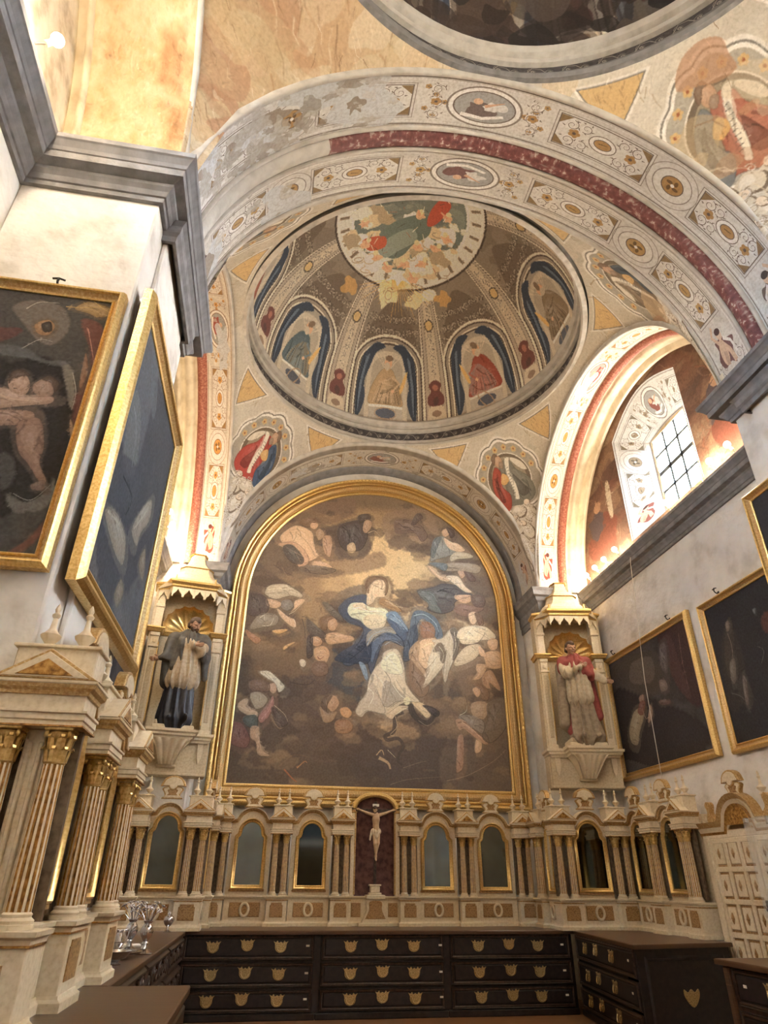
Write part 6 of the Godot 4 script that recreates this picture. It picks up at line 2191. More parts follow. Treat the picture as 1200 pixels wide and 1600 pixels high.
func drawer(t: Node, x0: float, x1: float, y0: float, y1: float, pulls: Array, tag_x: float) -> void:
	var d := part(t, "drawer", G.new().box(Vector3(x0, y0, -0.02), Vector3(x1, y1, 0.012), 0.006).box(Vector3(x0 + 0.05, y0 + 0.05, 0.0), Vector3(x1 - 0.05, y1 - 0.04, 0.024), 0.01).done(), M.wood_black)
	var path := [Vector3(x1 - 0.02, y0 + 0.02, 0.012), Vector3(x0 + 0.02, y0 + 0.02, 0.012), Vector3(x0 + 0.02, y1 - 0.015, 0.012), Vector3(x1 - 0.02, y1 - 0.015, 0.012)]
	part(d, "drawer_moulding", G.new().sweep(path, [Vector2(-0.02, 0.0), Vector2(-0.016, 0.012), Vector2(-0.004, 0.016), Vector2(0.004, 0.006), Vector2(0.012, 0.012), Vector2(0.014, 0.0)], Vector3.BACK, true).done(), M.wood_carved)
	for p in pulls:
		var h := part(d, "handle", pull_mesh()[0], M.brass, Vector3(p.x, p.y, 0.024))
		part(h, "bail", pull_mesh()[1], M.brass, Vector3.ZERO)
	if tag_x > -90:
		part(d, "number_tag", G.new().box(Vector3(-0.024, -0.012, 0), Vector3(0.024, 0.012, 0.003), 0.001).done(), M.paper, Vector3(tag_x, (y0 + y1) * 0.5 + 0.02, 0.024))


func chest(label: String, at: Vector3, turn: float, w: float, depth: float, pulls: Array, tag_x: float, rows := [[0.66, 0.95], [0.36, 0.63], [0.09, 0.33]], short := 0.0) -> Node3D:
	var t := thing("vestment_chest", label, "chest", at, turn)
	part(t, "body", G.new().box(Vector3(0, 0.03, -depth), Vector3(w - short, 0.95, -0.015)).done(), M.wood_black)
	part(t, "plinth", G.new().box(Vector3(0, 0.0, -depth), Vector3(w - short, 0.08, 0.02), 0.01).done(), M.wood_black)
	for i in rows.size():
		var pp := []
		for x in pulls:
			pp.append(Vector2(x + rng.randf_range(-0.01, 0.01), (rows[i][0] + rows[i][1]) * 0.5 + (0.02 if pp.size() == 1 else 0.0)))
		drawer(t, 0.05, w - 0.05, rows[i][0], rows[i][1], pp, tag_x)
	return t


func worktop(label: String, poly: Array, y: float, th := 0.045) -> void:
	# poly in x, z
	var p := PackedVector2Array()
	for q in poly:
		p.append(Vector2(q.x, -q.y))
	var o := part(self, numbered("chest_worktop"), G.new().prism(p, y - th, y, 0.008).done(), M.wood_brown, Vector3.ZERO, Vector3(-PI / 2, 0, 0))
	tag(o, label, "worktop")


func build_chests() -> void:
	var z := 1.04
	chest("black wooden chest of drawers below the long retable, nearest the silver", Vector3(-2.93, 0, z), 0.0, 1.87, 1.0, [0.45, 0.90, 1.35], 1.73)
	chest("black wooden chest of drawers below the crucifix, middle of three", Vector3(-1.06, 0, z), 0.0, 1.84, 1.0, [0.46, 0.91, 1.36], 1.74)
	chest("black wooden chest of drawers below the long retable, nearest the red caped statue", Vector3(0.78, 0, z), 0.0, 1.90, 1.0, [0.46, 0.92, 1.36], 1.73)
	worktop("long brown wooden worktop on the chests below the altar painting", [Vector2(-2.93, -0.1), Vector2(2.72, -0.1), Vector2(2.72, 1.09), Vector2(-2.93, 1.09)], 1.0)
	# the chest of the right corner, turned a little
	var a := Vector3(2.72, 0, 1.09)
	var b := Vector3(2.38, 0, 3.5)
	var turn := -PI / 2 - atan2(a.x - b.x, b.z - a.z) * 0.0
	var dir := (b - a).normalized()
	turn = atan2(-dir.z, dir.x)
	var l := a.distance_to(b)
	var t := chest("black corner chest of drawers whose end panel has a heart shaped brass plate", a, turn, l, 0.92, [0.52, 0.98, 1.62], 2.2, [[0.66, 0.95], [0.36, 0.63], [0.09, 0.33]], 0.42)
	# end panel towards the viewer, running back to the wall
	var b2 := Vector3(3.72, 0, 3.26)
	var pl := b.distance_to(b2)
	var local := (t.transform.affine_inverse() * b)
	var pturn := atan2(-(b2 - b).z, (b2 - b).x) - turn
	part(t, "end_panel", G.new().box(Vector3(0.0, 0.03, -0.03), Vector3(pl, 0.95, 0.0), 0.004).done(), M.wood_black, local, Vector3(0, pturn, 0))
	var basis2 := Basis(Vector3.UP, pturn)
	part(t, "end_panel_moulding", G.new().sweep([Vector3(pl - 0.12, 0.12, 0), Vector3(0.12, 0.12, 0), Vector3(0.12, 0.86, 0), Vector3(pl - 0.12, 0.86, 0)], [Vector2(-0.03, 0), Vector2(-0.02, 0.014), Vector2(0.0, 0.018), Vector2(0.02, 0.0)], Vector3.BACK, true).done(), M.wood_black, local, Vector3(0, pturn, 0))
	var heart := curve(flat([0, -0.11, -0.07, -0.06, -0.11, 0.01, -0.1, 0.06, -0.05, 0.03, 0, 0.06, 0.05, 0.03, 0.1, 0.06, 0.11, 0.01, 0.07, -0.06]), true, 4)
	part(t, "escutcheon", G.new().prism(heart, 0.0, 0.01, 0.003).done(), M.brass, local + basis2 * Vector3(pl * 0.5, 0.5, 0.0), Vector3(0, pturn, 0))
	worktop("brown wooden worktop on the corner chest in front of the side retable", [Vector2(2.70, 1.095), Vector2(2.34, 3.55), Vector2(3.76, 3.29), Vector2(3.84, 1.095)], 0.998)
	# carved chest along the left wall
	var lt := thing("carved_chest", "dark carved wooden chest with silverware on top, along the left wall", "chest", Vector3(-2.9, 0, 6.3), PI / 2)
	part(lt, "body", G.new().box(Vector3(0.03, 0.03, -1.4), Vector3(5.2, 0.95, -0.01)).done(), M.wood_black)
	part(lt, "plinth", G.new().box(Vector3(0.03, 0, -1.4), Vector3(5.2, 0.08, 0.03), 0.01).done(), M.wood_black)
	for row in 3:
		for c in 3:
			var x0 := 0.06 + c * 1.72
			var y0: float = [0.66, 0.36, 0.09][row]
			var y1: float = [0.94, 0.63, 0.33][row]
			var d := part(lt, "drawer", G.new().box(Vector3(x0, y0, -0.02), Vector3(x0 + 1.64, y1, 0.02), 0.008).done(), M.wood_carved)
			var path := [Vector3(x0 + 1.62, y0 + 0.02, 0.02), Vector3(x0 + 0.02, y0 + 0.02, 0.02), Vector3(x0 + 0.02, y1 - 0.02, 0.02), Vector3(x0 + 1.62, y1 - 0.02, 0.02)]
			part(d, "drawer_moulding", G.new().sweep(path, [Vector2(-0.04, 0.0), Vector2(-0.03, 0.02), Vector2(-0.01, 0.025), Vector2(0.01, 0.0)], Vector3.BACK, true).done(), M.wood_carved)
			var g := G.new()
			for i in 6:
				var x := x0 + 0.2 + i * 0.25
				var s := 1.0 if i % 2 else -1.0
				var sp := []
				for k in 15:
					var tt := k / 14.0
					var rr := 0.075 * (1.0 - 0.75 * tt)
					sp.append(Vector3(x + cos(tt * 8.0 * s + 1.5) * rr, (y0 + y1) * 0.5 + sin(tt * 8.0 * s + 1.5) * rr, 0.03))
				g.tube(sp, 0.018, 5, 0.008)
				g.ball(Vector3(x + 0.12, (y0 + y1) * 0.5, 0.026), Vector3(0.035, 0.05, 0.022), 7, 5)
			part(d, "carving", g.done(), M.wood_carved)
	worktop("polished brown worktop carrying the silverware along the left wall", [Vector2(-4.35, 1.095), Vector2(-2.935, 1.095), Vector2(-2.86, 1.16), Vector2(-2.86, 6.425), Vector2(-3.24, 6.425), Vector2(-3.24, 6.28), Vector2(-4.35, 6.28)], 0.999)
	# chest in front of the left pier
	var pt := thing("pier_chest", "broad brown chest in the near corner under the pier's columns", "chest", Vector3(-2.37, 0, 9.6), PI / 2)
	part(pt, "body", G.new().box(Vector3(0, 0.0, -0.86), Vector3(3.13, 0.95, 0.0), 0.006).done(), M.wood_carved)
	for c in 2:
		for row in 3:
			var y0: float = [0.66, 0.36, 0.09][row]
			part(pt, "drawer", G.new().box(Vector3(0.08 + c * 1.5, y0, -0.01), Vector3(1.5 + c * 1.5, y0 + 0.26, 0.025), 0.01).done(), M.wood_carved)
	worktop("plain brown worktop in the near corner under the left pier's columns", [Vector2(-3.24, 6.43), Vector2(-2.34, 6.43), Vector2(-2.34, 9.65), Vector2(-4.36, 9.65), Vector2(-4.36, 8.11), Vector2(-3.24, 8.11)], 0.9985)
	# chest in front of the right pier
	var rt := thing("pier_chest", "dark brown chest of drawers with white tags at the near edge below the panelled doors", "chest", Vector3(2.40, 0, 5.14), -PI / 2)
	part(rt, "body", G.new().box(Vector3(0.02, 0.0, -0.84), Vector3(3.0, 0.95, 0.0), 0.006).done(), M.wood_carved)
	part(rt, "corner_post", G.new().box(Vector3(-0.02, 0.0, -0.06), Vector3(0.06, 0.95, 0.03), 0.012).done(), M.wood_brown)
	for row in 3:
		drawer(rt, 0.1, 1.5, [0.66, 0.36, 0.09][row], [0.94, 0.63, 0.33][row], [Vector2(0.62, [0.8, 0.5, 0.2][row]), Vector2(1.05, [0.8, 0.5, 0.2][row])], 0.26)
		drawer(rt, 1.55, 2.95, [0.66, 0.36, 0.09][row], [0.94, 0.63, 0.33][row], [Vector2(2.0, [0.8, 0.5, 0.2][row]), Vector2(2.45, [0.8, 0.5, 0.2][row])], 1.7)
	worktop("brown worktop at the near edge below the panelled doors", [Vector2(2.34, 5.06), Vector2(3.24, 5.06), Vector2(3.24, 8.2), Vector2(2.34, 8.2)], 1.0)


# ------------------------------------------------------------------ panelled doors in the side wall

func build_armoire() -> void:
	var t := thing("panelled_armoire", "cream wooden armoire with two doors of carved panels below an arched gilt hood", "armoire", Vector3(3.87, 0, 3.05), -PI / 2)
	part(t, "carcass", G.new().box(Vector3(0, 0.0, -0.5), Vector3(2.1, 2.3, -0.02)).done(), M.ivory_shade)
	for x in [0.0, 1.86]:
		part(t, "stile", G.new().box(Vector3(x, 0.0, -0.05), Vector3(x + 0.1, 2.14, 0.05), 0.008).done(), M.ivory)
	for k in 2:
		var x0 := 0.11 + k * 0.875
		var d := Node3D.new()
		d.name = "door"
		t.add_child(d, true)
		d.position = Vector3(x0, 0.72, 0)
		part(d, "leaf", G.new().box(Vector3(0, 0, -0.02), Vector3(0.86, 1.4, 0.015), 0.004).done(), M.ochre_marble)
		var cols := 3
		var rows := 4
		var pw := 0.86 / cols
		var ph := 1.4 / rows
		for i in cols + 1:
			part(d, "stile", G.new().box(Vector3(clampf(i * pw - 0.03, 0, 0.8), 0, 0.01), Vector3(clampf(i * pw + 0.03, 0.06, 0.86), 1.4, 0.035), 0.006).done(), M.ivory)
		for j in rows + 1:
			part(d, "rail", G.new().box(Vector3(0, clampf(j * ph - 0.03, 0, 1.34), 0.01), Vector3(0.86, clampf(j * ph + 0.03, 0.06, 1.4), 0.034), 0.006).done(), M.ivory)
		for i in cols:
			for j in rows:
				var c := Vector3((i + 0.5) * pw, (j + 0.5) * ph, 0.0)
				var p := part(d, "panel", G.new().box(Vector3(-0.085, -0.12, 0.012), Vector3(0.085, 0.12, 0.03), 0.014).done(), M.ivory, c)
				part(p, "lozenge", G.new().prism(PackedVector2Array([Vector2(-0.025, 0), Vector2(0, -0.06), Vector2(0.025, 0), Vector2(0, 0.06)]), 0.02, 0.05, 0.012).done(), M.ochre_marble)
	part(t, "bolt", G.new().box(Vector3(0.95, 1.0, 0.035), Vector3(0.985, 1.45, 0.06), 0.006).box(Vector3(0.93, 1.1, 0.03), Vector3(1.0, 1.13, 0.055), 0.004).box(Vector3(0.93, 1.34, 0.03), Vector3(1.0, 1.37, 0.055), 0.004).ball(Vector3(0.967, 1.22, 0.075), Vector3(0.03, 0.03, 0.02), 8, 6).done(), M.iron)
	# entablature that arches over the middle
	var top := [Vector2(-0.05, 2.28), Vector2(0.42, 2.28)]
	for i in range(1, 14):
		var a := PI - PI * i / 14
		top.append(Vector2(0.78 + cos(a) * 0.34, 2.28 + sin(a) * 0.3))
	top.append_array([Vector2(1.14, 2.28), Vector2(2.1, 2.28)])
	for q in [["hood_moulding", "gold_worn", 0.0, 0.06], ["hood_inner_moulding", "ivory", -0.07, 0.04], ["hood_fillet", "gilt_line", -0.12, 0.03]]:
		var o: float = q[2]
		part(t, q[0], G.new().sweep(xy(top), [Vector2(o - 0.03, -0.06), Vector2(o - 0.03, q[3] * 0.6), Vector2(o, q[3]), Vector2(o + 0.03, q[3] + 0.02), Vector2(o + 0.04, -0.06)], Vector3.BACK, false, true).done(), M[q[1]])
	var lun := [Vector2(0.5, 2.2)]
	for i in 13:
		var a := PI - PI * i / 12
		lun.append(Vector2(0.78 + cos(a) * 0.2, 2.25 + sin(a) * 0.2))
	lun.append(Vector2(1.06, 2.2))
	part(t, "hood_lunette", G.new().prism(PackedVector2Array(lun), -0.04, 0.03, 0.01).done(), M.gilt_line)
	part(t, "frieze", G.new().box(Vector3(-0.03, 2.12, -0.05), Vector3(2.08, 2.26, 0.03), 0.006).done(), M.ivory)
	crest(t, Vector3(0.78, 2.6, -0.05))
	for s in [-1.0, 1.0]:
		var scr := curve(flat([0.0, 0, 0.03, 0.12, 0.0, 0.2, 0.05, 0.24, 0.1, 0.2, 0.08, 0.1, 0.16, 0.02, 0.16, 0]), true, 4)
		var p := PackedVector2Array()
		for v in scr:
			p.append(Vector2(v.x * -s, v.y))
		part(t, "scroll", G.new().prism(p, -0.04, 0.03, 0.008).done(), M.gold_worn, Vector3(0.78 + s * 0.62, 2.32, 0))
	part(t, "finial", finial_mesh(), M.ivory, Vector3(1.3, 2.54, 0.0))


# ------------------------------------------------------------------ crucifix

func build_crucifix() -> void:
	var t := thing("crucifix", "dark wooden crucifix with a pale carved figure before the red cloth", "crucifix", Vector3(-0.115, 1.42, 0.04))
	part(t, "base_block", G.new().box(Vector3(-0.1, 0.0, -0.06), Vector3(0.1, 0.03, 0.08), 0.006).box(Vector3(-0.075, 0.03, -0.045), Vector3(0.075, 0.12, 0.06), 0.008).box(Vector3(-0.095, 0.12, -0.055), Vector3(0.095, 0.145, 0.07), 0.006).done(), M.ivory)
	part(t, "cross", G.new().box(Vector3(-0.022, 0.14, -0.012), Vector3(0.022, 1.36, 0.012), 0.003).box(Vector3(-0.34, 1.2, -0.012), Vector3(0.34, 1.245, 0.012), 0.003).done(), M.wood_carved)
	part(t, "plaque", G.new().box(Vector3(-0.055, 1.28, 0.012), Vector3(0.055, 1.32, 0.018), 0.002).done(), M.paper)
	var b := []
	var z := 0.05
	chain([V(0.0, 0.98, z), V(0.0, 1.08, z), V(0.0, 1.14, z)], [0.048, 0.062, 0.05], b)
	chain([V(0.0, 0.98, z), V(0.01, 0.9, z)], [0.048, 0.055], b)
	for s in [-1.0, 1.0]:
		chain([V(s * 0.06, 1.15, z), V(s * 0.16, 1.18, z - 0.01), V(s * 0.28, 1.225, z - 0.02)], [0.028, 0.021, 0.014], b)
		hand(V(s * 0.28, 1.225, z - 0.02), V(s, 0.15, 0.0), V(0, 1, 0.2), 0.36, 0.5, b)
	chain([V(0.035, 0.9, z), V(0.03, 0.73, z + 0.045), V(0.0, 0.54, z - 0.01), V(0.0, 0.49, z + 0.02)], [0.038, 0.028, 0.016, 0.014], b)
	chain([V(-0.025, 0.9, z), V(-0.02, 0.72, z + 0.05), V(0.005, 0.54, z + 0.015), V(0.005, 0.48, z + 0.035)], [0.038, 0.028, 0.016, 0.012], b)
	var hair := []
	head_prims(V(-0.02, 1.225, z + 0.03), V(-0.35, -0.55, 0.8), 0.42, b, hair, true)
	part(t, "figure", blob_mesh(b, 0.0055, 0.012), cloth("crucifix_flesh", rgb(170, 140, 108), rgb(206, 180, 146), 81, 0.5))
	part(t, "hair", blob_mesh(hair, 0.005, 0.01), M.statue_hair)
	part(t, "loincloth", blob_mesh([[V(-0.03, 0.9, z), V(0.035, 0.9, z), 0.052, 0.052], [V(0.0, 0.88, z + 0.02), V(0.0, 0.82, z + 0.03), 0.05, 0.04], [V(-0.06, 0.9, z + 0.02), V(-0.1, 0.78, z + 0.01), 0.025, 0.015]], 0.006, 0.015, pleats(14, 0.004, 8.0)), cloth("loincloth", rgb(190, 174, 146), rgb(224, 212, 190), 82))


# ------------------------------------------------------------------ silver on the left chest

func build_silver() -> void:
	var si: Material = M.silver
	var prof := [Vector2(0.085, 0.0), Vector2(0.09, 0.012), Vector2(0.06, 0.03), Vector2(0.03, 0.045), Vector2(0.022, 0.07), Vector2(0.034, 0.085), Vector2(0.02, 0.1), Vector2(0.05, 0.14), Vector2(0.062, 0.18), Vector2(0.045, 0.22), Vector2(0.03, 0.24), Vector2(0.045, 0.26)]
	for i in 2:
		var at: Vector3 = [V(-3.13, 1.0, 4.05), V(-2.95, 1.0, 4.32)][i]
		var t := thing("silver_bouquet", ["tall silver altar bouquet on the carved chest, nearest the pier's columns", "silver altar bouquet on the carved chest beside the tray"][i], "ornament", at, 0.4 + i)
		part(t, "vase", G.new().lathe(prof, 18).done(), si)
		for k in 11:
			var a := TAU * k / 11 + i
			var tilt := 0.25 + 0.5 * float(k % 3) / 2.0
			var base := V(sin(a) * 0.02, 0.25, cos(a) * 0.02)
			var tip := base + V(sin(a) * tilt * 0.2, 0.16 - 0.03 * (k % 3), cos(a) * tilt * 0.2)
			var stem := part(t, "stem", G.new().tube([base, base.lerp(tip, 0.5) + V(0, 0.015, 0), tip], 0.004, 5).done(), si)
			var leaf := G.new()
			for m in 5:
				var b := TAU * m / 5
				leaf.ball(V(cos(b) * 0.018, 0.0, sin(b) * 0.018), V(0.016, 0.006, 0.012), 6, 4)
			leaf.ball(Vector3.ZERO, Vector3.ONE * 0.012, 6, 4)
			part(stem, "blossom", leaf.done(), si, tip, Vector3(tilt * cos(a), 0, -tilt * sin(a)))
	var tray := part(self, "silver_tray", G.new().lathe([Vector2(0.0, 0.0), Vector2(0.09, 0.0), Vector2(0.1, 0.02), Vector2(0.12, 0.025), Vector2(0.2, 0.035), Vector2(0.215, 0.05), Vector2(0.2, 0.045), Vector2(0.12, 0.035), Vector2(0.0, 0.034)], 32).done(), si, V(-3.13, 1.0, 4.66))
	tag(tray, "round silver tray on the carved chest in front of the bouquets", "tray")
	var bowl := part(self, "silver_bowl", G.new().lathe([Vector2(0.05, 0.0), Vector2(0.055, 0.01), Vector2(0.03, 0.02), Vector2(0.08, 0.045), Vector2(0.12, 0.09), Vector2(0.125, 0.095), Vector2(0.115, 0.09), Vector2(0.07, 0.05), Vector2(0.0, 0.035)], 28).done(), si, V(-3.05, 1.0, 5.2))
	tag(bowl, "silver bowl on the carved chest, closest to the pier's columns", "bowl")
	var ewer := thing("silver_ewer", "small silver ewer standing on the tray on the carved chest", "ewer", V(-3.14, 1.036, 4.62), 0.6)
	part(ewer, "body", G.new().lathe([Vector2(0.04, 0), Vector2(0.042, 0.01), Vector2(0.018, 0.025), Vector2(0.045, 0.06), Vector2(0.05, 0.09), Vector2(0.03, 0.13), Vector2(0.022, 0.15), Vector2(0.034, 0.17), Vector2(0.03, 0.172), Vector2(0.018, 0.15)], 18).done(), si)
	part(ewer, "handle", G.new().tube(curve3([V(0.03, 0.165, 0), V(0.08, 0.17, 0), V(0.075, 0.1, 0), V(0.045, 0.07, 0)]), 0.006, 6).done(), si)
	var urn := part(self, "silver_urn", G.new().lathe([Vector2(0.05, 0), Vector2(0.05, 0.01), Vector2(0.015, 0.03), Vector2(0.015, 0.06), Vector2(0.05, 0.09), Vector2(0.072, 0.13), Vector2(0.066, 0.17), Vector2(0.04, 0.19), Vector2(0.02, 0.21), Vector2(0.012, 0.235), Vector2(0.0, 0.24)], 20).done(), si, V(-3.08, 1.0, 1.36))
	tag(urn, "small silver bud shaped urn in the far corner of the carved chest", "urn")
	var bk := part(self, "altar_card", G.new().box(V(-0.11, 0.0, -0.08), V(0.11, 0.018, 0.08), 0.003).done(), M.paper, V(-3.22, 1.0, 3.45), Vector3(0, 0.2, 0))
	tag(bk, "white card lying among the silver on the carved chest", "card")


# ------------------------------------------------------------------ bulbs along the cornices

func bulb_at(p: Vector3, label: String, energy: float, group: String) -> void:
	# p: foot of the bracket on the cornice; the bulb leans out into the room
	var t := thing("light_bulb", label, "bulb", p, 0.0, group)
	var s := signf(p.x)
	var g := V(-s * (0.08 if s > 0 else 0.17), 0.19, 0)
	var b := g + V(s * 0.035, -0.045, 0)
	part(t, "globe", G.new().ball(g, V(0.05, 0.052, 0.05), 14, 10).done(), M.bulb_glow)
	part(t, "socket", G.new().tube([b + V(s * 0.03, -0.035, 0), b], 0.026, 10, 0.022).done(), M.paper)
	part(t, "bracket", G.new().tube(curve3([V(0, 0, 0), V(0, 0.07, 0), b + V(s * 0.025, -0.03, 0)]), 0.008, 6).box(V(-0.03, 0, -0.03), V(0.03, 0.01, 0.03), 0.003).done(), M.wire)
	var l := OmniLight3D.new()
	l.name = "bulb_light"
	l.light_color = rgb(255, 234, 204)
	l.light_energy = energy
	l.light_size = 0.045
	l.omni_range = 30.0
	l.omni_attenuation = 2.0
	l.shadow_enabled = true
	t.add_child(l)
	l.position = g


func build_bulbs() -> void:
	var y := 6.905
	var x := 4.2
	var words := ["closest to the red caped statue", "second from the red caped statue", "third from the red caped statue", "fourth from the red caped statue", "under the window's far corner", "under the window's near side", "past the window's near corner", "closest to the right pier"]
	var zs := [0.53, 0.91, 1.30, 1.74, 3.5, 4.40, 4.74, 5.17]
	for i in 8:
		bulb_at(V(x, y, zs[i]), "glowing bulb on the right cornice, " + words[i], BULB, "bulbs on the right cornice")
	var zl := [0.25, 0.7, 1.24, 1.7, 2.2, 3.2, 4.4, 5.4]
	var wl := ["closest to the black robed statue", "second from the black robed statue", "third from the black robed statue", "fourth from the black robed statue", "fifth from the black robed statue", "behind the pier, middle of the wall", "behind the pier, farther along", "behind the pier, closest to it"]
	for i in 8:
		bulb_at(V(-x, y, zl[i]), "glowing bulb on the left cornice, " + wl[i], BULB, "bulbs on the left cornice")
	for i in 6:
		bulb_at(V(-x, y, 8.97 + i * 0.72), "glowing bulb on the near left cornice, " + ["closest to the pier", "second from the pier", "third from the pier", "fourth from the pier", "fifth from the pier", "farthest from the pier"][i], BULB, "bulbs on the near left cornice")
		bulb_at(V(x, y, 8.97 + i * 0.72), "glowing bulb on the near right cornice, " + ["closest to the pier", "second from the pier", "third from the pier", "fourth from the pier", "fifth from the pier", "farthest from the pier"][i], BULB, "bulbs on the near right cornice")
	for s in [-1.0, 1.0]:
		for q in [[0.2, 6.0], [8.4, 12.9]]:
			var path := []
			var n := 24
			for i in n + 1:
				path.append(V(s * (4.29 + 0.015 * sin(i * 1.7)), y + 0.012 + 0.004 * sin(i * 2.3), lerpf(q[0], q[1], float(i) / n)))
			var o := part(self, numbered("bulb_cable"), G.new().tube(path, 0.008, 5).done(), M.wire)
			tag(o, ["pale cable", "pale cable"][0] + (" feeding the bulbs on the " + ("near " if q[0] > 8 else "") + ("left" if s < 0 else "right") + " cornice"), "cable")


func build_small_things() -> void:
	# thin hanging cord in front of the kneeling painting
	var cord := part(self, "hanging_cord", G.new().tube([V(4.16, 6.74, 2.15), V(4.14, 6.6, 2.15), V(3.97, 4.5, 2.16), V(3.94, 2.66, 2.15)], 0.006, 5).done(), M.wire)
	tag(cord, "thin pale cord hanging from the right cornice in front of the kneeling painting", "cord")
	# glass case at the right edge
	var t := thing("glass_case", "glass display case with metal corners at the right edge", "display case", V(2.98, 1.0, 5.08))
	for q in [[V(0, 0, 0), V(0.006, 1.2, 0.7)], [V(0.294, 0, 0), V(0.3, 1.2, 0.7)], [V(0.006, 0, 0), V(0.294, 1.2, 0.006)], [V(0.006, 0, 0.694), V(0.294, 1.2, 0.7)], [V(0.0, 1.2, 0.0), V(0.3, 1.206, 0.7)]]:
		part(t, "pane", G.new().box(q[0], q[1]).done(), M.glass)
	for p in [V(0, 1.16, 0), V(0.26, 1.16, 0), V(0, 1.16, 0.66), V(0.26, 1.16, 0.66)]:
		part(t, "corner_clip", G.new().box(p, p + V(0.045, 0.05, 0.045), 0.006).done(), M.silver)
	part(t, "base", G.new().box(V(-0.02, 0, -0.02), V(0.32, 0.03, 0.72), 0.006).done(), M.wood_brown)


# ------------------------------------------------------------------ canvases

# paints four layers of shapes, blurring after each as wide brushes would
func canvas(w: int, h: int, ground: Color, layers: Array, blurs: Array, sd: int, strokes: Array) -> Cv:
	var c := Cv.new(w, h, ground, sd)
	c.mottle(160, w * 0.02, w * 0.12, [ground.darkened(0.25), ground.lightened(0.1), ground.darkened(0.1)], 0.4)
	var k := w / 1000.0
	for i in layers.size():
		if i == 2:
			# the ground round each figure takes some of its colour
			for s in layers[2]:
				if s[0] == "p":
					var mid := Vector2.ZERO
					var ps := flat(s[-1])
					for q in ps:
						mid += q / ps.size()
					var wide := []
					for q in ps:
						wide.append((mid + (q - mid) * 1.35 + Vector2(6, 8)) * k)
					c.poly(curve(wide, true, 4), Color(rgb(s[1], s[2], s[3]).lerp(ground, 0.62), 0.55))
			if strokes and w > 900:
				for j in 170:
					var p := Vector2(c.r.randf() * w, c.r.randf() * h)
					var away := (p - Vector2(w * 0.5, h * 0.3)).length() / w
					if away < 0.16:
						continue
					var q := c.r.randf_range(20, 64)
					c.blot(p, q, Color([rgb(124, 100, 76), rgb(92, 74, 60), rgb(146, 116, 84), rgb(78, 64, 54)][j % 4], 0.5), 0.55)
					c.blot(p - Vector2(q * 0.2, q * 0.3), q * 0.6, Color([rgb(150, 122, 92), rgb(112, 90, 70), rgb(172, 140, 102), rgb(94, 78, 64)][j % 4], 0.4), 0.5)
			c.blur(6.0)
		for s in layers[i]:
			var col := rgb(s[1], s[2], s[3])
			if s[0] == "e":
				c.ell(Vector2(s[4], s[5]) * k, s[6] * k, s[7] * k, Color(col, 0.75), 0, 40)
				continue
			var pts := []
			for q in flat(s[-1]):
				pts.append(q * k)
			if s[0] == "l":
				c.line(Array(curve(pts, false, 5)), s[4] * k, s[4] * k * 0.45, Color(col, 0.85))
				continue
			var shape := curve(pts, true, 5)
			c.poly(shape, Color(col, 0.8))
			if i == 2:
				modelled(c, shape, col)
		if blurs[i] > 1.0:
			c.blur(blurs[i])
		if i == 1 and strokes:
			c.brush(500, w * 0.06, w * 0.006, strokes, 0.3, 0.4, 0.9)
			c.blur(2.0)
	return c


# folds and edges inside a painted shape: strokes that keep within it
func modelled(c: Cv, shape: PackedVector2Array, col: Color) -> void:
	var box := Rect2(shape[0], Vector2.ZERO)
	for p in shape:
		box = box.expand(p)
	var size := maxf(box.size.x, box.size.y)
	if size < 8.0:
		return
	var mid := box.get_center()
	for lay in [[0.9, -0.035, col.lightened(0.05), 0.5], [0.62, -0.07, col.lightened(0.14), 0.45], [0.3, -0.1, col.lightened(0.24), 0.4]]:
		var inner := PackedVector2Array()
		for p in shape:
			inner.append(mid + (p - mid) * lay[0] + Vector2(0.5, 1.0) * size * lay[1])
		c.poly(inner, Color(lay[2], lay[3]))
	var edge := Array(shape)
	edge.append(shape[0])
	c.line(edge, maxf(1.2, size * 0.015), maxf(1.2, size * 0.015), Color(col.darkened(0.45), 0.28))
	var n := clampi(int(size / 5.0), 4, 24)
	var axis := Vector2(0.25, 1.0).normalized() if box.size.y > box.size.x else Vector2(1.0, 0.35).normalized()
	for i in n:
		var p := box.position + Vector2(c.r.randf(), c.r.randf()) * box.size
		var d := axis.rotated(c.r.randf_range(-0.5, 0.5)) * size * c.r.randf_range(0.08, 0.2)
		if not (Geometry2D.is_point_in_polygon(p, shape) and Geometry2D.is_point_in_polygon(p + d, shape) and Geometry2D.is_point_in_polygon(p - d, shape)):
			continue
		var tone := col.darkened(c.r.randf_range(0.2, 0.45)) if i % 2 else col.lightened(c.r.randf_range(0.1, 0.28))
		c.line([p - d, p + d.orthogonal() * 0.2, p + d], size * 0.045, size * 0.015, Color(tone, 0.55))


# short strokes that drag the colour already there, as a loaded brush does
func smear(c: Cv, count: int, length: float, wd: float, alpha: float) -> void:
	var noise := FastNoiseLite.new()
	noise.seed = 5
	noise.frequency = 0.006
	for i in count:
		var p := Vector2(c.r.randf() * (c.w - 1), c.r.randf() * (c.h - 1))
		var col := c.im.get_pixelv(Vector2i(p))
		var k := c.r.randf_range(0.86, 1.16)
		var a := noise.get_noise_2dv(p) * 5.0 + 0.6
		var d := Vector2.from_angle(a) * length * c.r.randf_range(0.4, 1.0)
		c.line([p - d * 0.5, p + d.orthogonal() * 0.12, p + d * 0.5], wd * c.r.randf_range(0.5, 1.0), wd * 0.3, Color(minf(1, col.r * k), minf(1, col.g * k), minf(1, col.b * k), alpha))


